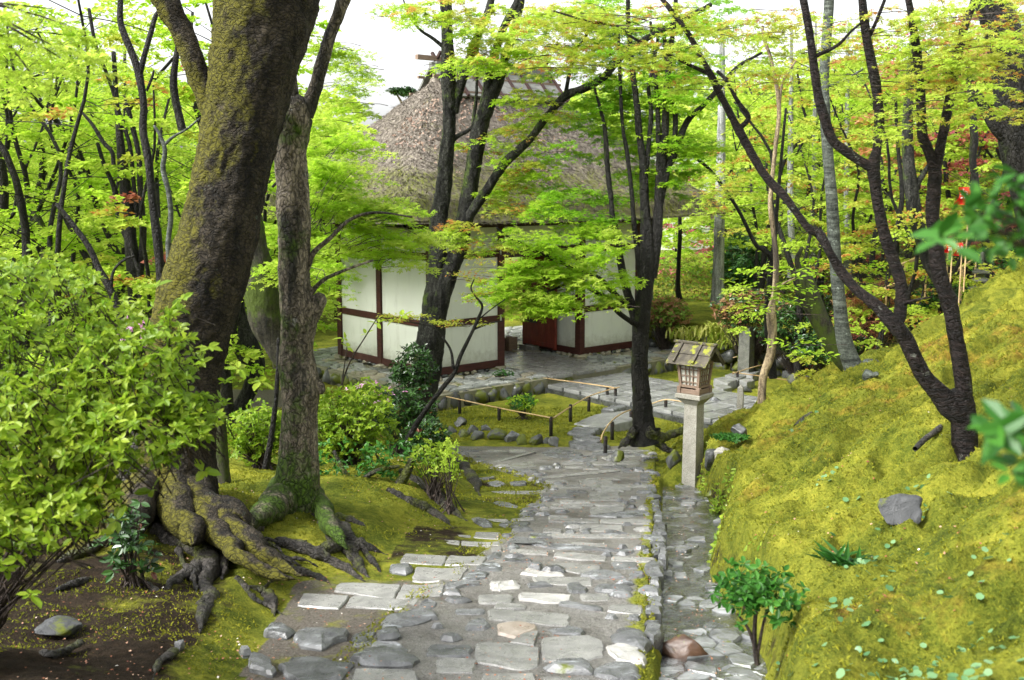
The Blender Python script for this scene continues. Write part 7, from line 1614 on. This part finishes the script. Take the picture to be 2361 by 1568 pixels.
for k, (p0, p1, d0_, d1_, lab) in enumerate([((2075, 612), (2200, 560), 20.5, 22, 'bamboo handrail rising toward the red banners'), ((2180, 640), (2260, 590), 21, 22.5, 'lower bamboo handrail left of the stone pagoda'), ((2040, 665), (2100, 640), 20, 20.5, 'short bamboo pole above the salmon red bush')]):
    a_, b_ = P(*p0, d0_), P(*p1, d1_); t = empty('bamboo_handrail', a_, lab, 'handrail')
    m = MB(); m.bar((0, 0, 0), b_-a_, .05, .05); m.build('rail', M['bamboo'], t)
    for q_ in (.1, .5, .9):
        c = (b_-a_)*q_; m = MB(); m.lathe([(.02, -.9), (.02, 0)], (c[0], c[1]+.03, c[2]), n=6); m.build('post', M['bamboo'], t)
# white garden wall far behind the lawn
m = MB(); m.box((4.6, 40, 3.1), (5.6, .3, 4.4)); wl = empty('white_wall', (4.6, 40, 0), 'bright white building wall seen right of the gate under the eave', 'building')
m2 = MB(); m2.box((0, 0, 3.1), (5.6, .3, 4.4)); m2.build('wall', M['plaster'], wl); m2 = MB(); m2.box((0, 0, 5.4), (6.0, .8, .22)); m2.build('roof', M['darktimber'], wl)
# leaf crooked ones: foreground evergreen sprays at the right edge
rs = np.random.RandomState(900)
for k, (lst, d_, lab) in enumerate([([(2170, 550), (2230, 520), (2215, 480), (2275, 470), (2290, 520), (2250, 545), (2320, 560), (2340, 500), (2310, 440), (2350, 430), (2330, 590), (2200, 570), (2360, 540), (2260, 500), (2300, 480), (2345, 460), (2280, 570), (2240, 460), (2350, 400), (2310, 410)], 1.75, 'blurred glossy evergreen spray reaching in from the right edge, upper one'),
                                ([(2290, 1000), (2330, 985), (2350, 960), (2300, 960), (2350, 1020), (2320, 1015), (2280, 985)], 1.6, 'blurred evergreen leaf spray at the right edge, middle one'), ([(2345, 1070), (2360, 1100), (2330, 1090)], 1.6, 'blurred evergreen leaves at the right edge, lowest one')]):
    hub = P(2440, lst[0][1]+20, d_+.1); t = empty('evergreen_branch', hub, lab, 'branch'); pts_ = np.array([P(x, y, d_+rs.randn()*.07) for x, y in lst])
    whorl_bush(t, pts_, 'lf_camellia', .050, 4, rs, 'oval', single=len(pts_)*4, tilt=.3)
    V, Fq = twigs(np.repeat(hub[None], len(pts_), 0), pts_, np.full(len(pts_), .004), .0015, .02, rs); link('twigs', raw('twigs', V-hub, Fq, True), M['twig'], t, kind='stuff')
# upper left overhanging yellow leaves, out of focus
ob_ = empty('overhanging_branch', P(-80, 20, 4.5), 'soft yellow green overhanging maple sprays in the upper left corner', 'branch')
V, Fq = twigs(np.repeat(P(-80, 0, 4.5)[None], 9, 0), np.array([P(x, y, 4.4) for x, y in ((60, 60), (130, 110), (40, 130), (160, 60), (90, 200), (10, 90), (30, 20), (120, 20), (150, 140))]), np.full(9, .010), .002, .05, rs)
link('twigs', raw('twigs', V-np.array(ob_.location), Fq, True), M['twig'], ob_, kind='stuff')
crown(ob_, [(60, 70, 90, 70, 4.4, .3, 14), (150, 110, 50, 50, 4.4, .3, 6), (30, 180, 60, 50, 4.4, .3, 6)], ['lf_yellow'], .05, rs, 'maple5', 26, .24, twig=False)

# ------------------------------------------------------------------ round leaved plants on the slope
rs = np.random.RandomState(42); spots = [(2330, 1240), (2310, 955), (1990, 1300), (2035, 1290), (2080, 1275), (2100, 1290), (2130, 1280), (1935, 1255), (1945, 1185), (2110, 1130), (2160, 1145), (2155, 1160), (1860, 985), (1880, 945), (1990, 1310), (2070, 1325), (1960, 1315), (2045, 1350), (2180, 1380), (2200, 1360), (2230, 1385), (2110, 1420), (2130, 1430), (2060, 1460), (2100, 1480), (2030, 1490), (2080, 1500), (2010, 1440), (1950, 1420), (1985, 1410), (1920, 1400), (2180, 1430), (2150, 1455), (2250, 1420), (2290, 1400), (2230, 1550), (2270, 1540), (2190, 1560), (2000, 1540), (1960, 1530), (2150, 1500), (2300, 1330), (1830, 1010), (2250, 980), (2050, 1240), (1905, 1090), (1895, 1110), (1975, 1290), (1940, 1390), (2260, 1290), (1790, 1560), (1850, 1560), (2330, 1480), (2310, 1500), (1990, 1375)]
tv, tf = tpl('round'); lms = [raw('leaf', tv, tf.tolist(), True, {'rnd': np.full(len(tv), q)}) for q in (.2, .5, .8, .95)]
for m_ in lms: m_.materials.append(M['lf_cyan'])
for k, (x, y) in enumerate(spots):
    g = G(x, y); g[2] = float(TZ(g[0], g[1]))+.01; big = k in (0, 35, 36)
    t = empty('round_leaved_plant', g, 'pale green round leaved plant creeping in the moss slope', 'plant', 'round leaved plants on the moss slope')
    for j in range(rs.randint(3, 7)+(6 if (x, y) in ((2110, 1130), (2160, 1145), (2230, 1550), (2270, 1540), (2080, 1500)) else 0)):
        o = bpy.data.objects.new('leaf', lms[rs.randint(4)]); COL.objects.link(o); o.parent = t
        a_ = rs.rand()*6.28; rr_ = .03+.09*rs.rand(); dx, dy = math.cos(a_)*rr_, math.sin(a_)*rr_*1.3
        z_ = float(TZ(g[0]+dx, g[1]+dy))-g[2]+.012+.03*rs.rand(); s_ = .022+.030*rs.rand()
        o.location = (dx, dy, z_); o.rotation_euler = (-.35+rs.randn()*.35, rs.randn()*.35-.3, rs.rand()*6.28); o.scale = (s_, s_, s_)
# grass like clump
g = G(1945, 1300); n = 160; a_ = rs.rand(n)*6.28; D = np.stack([np.sin(a_)*.6-.5, np.cos(a_)*.5-.3, .7+0*a_], 1)
tag(link('grass_clump', leafmesh('grass_clump', np.stack([rs.randn(n)*.04, rs.randn(n)*.04, 0*a_], 1), rs.randn(n, 3)*.3+np.array([0, -.4, 1]), D, .10+.08*rs.rand(n), 'blade', rs.rand(n)*.4), M['lf_camellia'], None, g), 'small tuft of fine dark grass on the moss slope', 'grass tuft')
# creeper leaves on the thatch
cc, rn_ = creeper(); n = len(cc)
link('withered_creeper', leafmesh('withered_creeper', cc, rs.randn(n, 3)*.5+np.array([-.3, -.5, .7]), rs.randn(n, 3)-np.array([0, 0, .5]), .045+.035*rs.rand(n), 'quad', rn_), M['lf_wither'], roof, kind='stuff')
# ferns and weeds along the bank lip
n = 900; d_ = 6+rs.rand(n)*9; k_ = vn(d_*1.1, d_*0, 8) > .5; d_ = d_[k_]; n = len(d_); x_ = np.where(d_ < 13, x_bank(d_)+.02+rs.rand(n)*.12, x_right(d_)+.15+rs.rand(n)*.3)
z_ = TZ(x_, d_)-.04; link('bank_weeds', leafmesh('bank_weeds', np.stack([x_, d_, z_], 1), rs.randn(n, 3)*.4+np.array([-.6, -.4, .8]), rs.randn(n, 3)*.5+np.array([-.5, -.2, .35]), .03+.035*rs.rand(n), 'oval', rs.rand(n)), M['lf_azalea'], kind='stuff')
# ------------------------------------------------------------------ moss pile and litter
def scatter_tufts(n, xr, dr, seed, size, mask):
    r = np.random.RandomState(seed); d = dr[0]*(dr[1]/dr[0])**r.rand(n); x = xr[0]+(xr[1]-xr[0])*r.rand(n)
    k = np.abs(x/d) < .52; x, d = x[k], d[k]; k = mask(x, d, r); return x[k], d[k], r
def mossmask(x, d, r):
    u = x-x_bank(d); v = x_strip(d)-x
    m = ((np.abs(x-x_right(d)+.02) < .07) & (fb(x*5, d*4, 13, 2) > .42)) | ((np.abs(x-x_main(d)) < .09) & (fb(x*5, d*4, 15, 2) > .45)) | (u > .02) | ((v > 0) & (fb(x*3.4, d*3.4, 3, 2) > .44)) | ((d > 13.4) & (x > x_right(d)+.1)) | ((x > x_strip(d)) & (x < x_main(d)) & (d > 8.3) & (fb(x*3, d*3, 9, 2) > .5)) | ((np.abs(x-.3) < 1.7) & (d > 16.7))
    a, b = ab_of(x, d); ok = ~((a > A0) & (b > B0) & (a < A1) & (b < B1)) & ~((b > 1.6) & (b < 4.1) & (a < -1.5))
    return m & ok & (d < 20)
x_, d_, r = scatter_tufts(300000, (-8, 10), (3.6, 20), 5, .02, mossmask); n = len(x_)
z_ = np.where((x_ > x_main(d_)-.12) & (x_ < x_right(d_)+.06) & (d_ < 16), base(d_)+.030, TZ(x_, d_)-.004); s_ = (.008+.009*r.rand(n))*(.6+d_/12)
nn = np.stack([r.randn(n)*.5, r.randn(n)*.5, np.ones(n)], 1); dr_ = unit(np.stack([r.randn(n)*.7-.25*(x_ > x_bank(d_)), r.randn(n)*.7-.15, .55+.5*r.rand(n)], 1)); wv = unit(np.cross(dr_, r.randn(n, 3)))*(s_*.42)[:, None]
c_ = np.stack([x_, d_, z_], 1); V = np.stack([c_-wv, c_+wv, c_+dr_*(s_*1.5)[:, None]], 1).reshape(-1, 3)
link('moss_pile', raw('moss_pile', V, np.arange(n*3).reshape(-1, 3), False, {'rnd': np.repeat(np.clip(.15+.6*fb(x_*1.2, d_*1.6-x_*.6, 6, 3)+.35*(r.rand(n)-.5), 0, 1), 3)}), M['tuft'], kind='stuff')
n = 700; d_ = 4.2*(15/4.2)**rs.rand(n); x_ = x_bank(d_)+.1+rs.rand(n)**1.3*4; k_ = vn(x_*1.3, d_*1.3, 3) > .45; x_, d_ = x_[k_], d_[k_]; n = len(x_)
link('slope_litter', leafmesh('slope_litter', np.stack([x_, d_, TZ(x_, d_)+.012], 1), rs.randn(n, 3)*.4+np.array([-.3, 0, 1]), rs.randn(n, 3)*np.array([1, 1, .2]), .010+.018*rs.rand(n), 'quad', rs.rand(n)), M['litter'], kind='stuff')
n = 5600; d_ = 4.2*(16/4.2)**rs.rand(n); x_ = -3.5+rs.rand(n)*5.8+.1*d_; k_ = (np.abs(x_/d_) < .5) & (x_ < x_right(d_)+.5) & (vn(x_*2, d_*2, 31) > .35); x_, d_ = x_[k_], d_[k_]; n = len(x_)
zz = np.where(x_ > x_main(d_), base(d_)+.075, TZ(x_, d_)+.012); zz = np.where(x_ > x_right(d_), base(d_)-.08, zz)
link('fallen_leaves', leafmesh('fallen_leaves', np.stack([x_, d_, zz], 1), rs.randn(n, 3)*.25+np.array([0, 0, 1]), rs.randn(n, 3)*np.array([1, 1, .1]), .008+.014*rs.rand(n), 'quad', rs.rand(n)), M['litter'], kind='stuff')
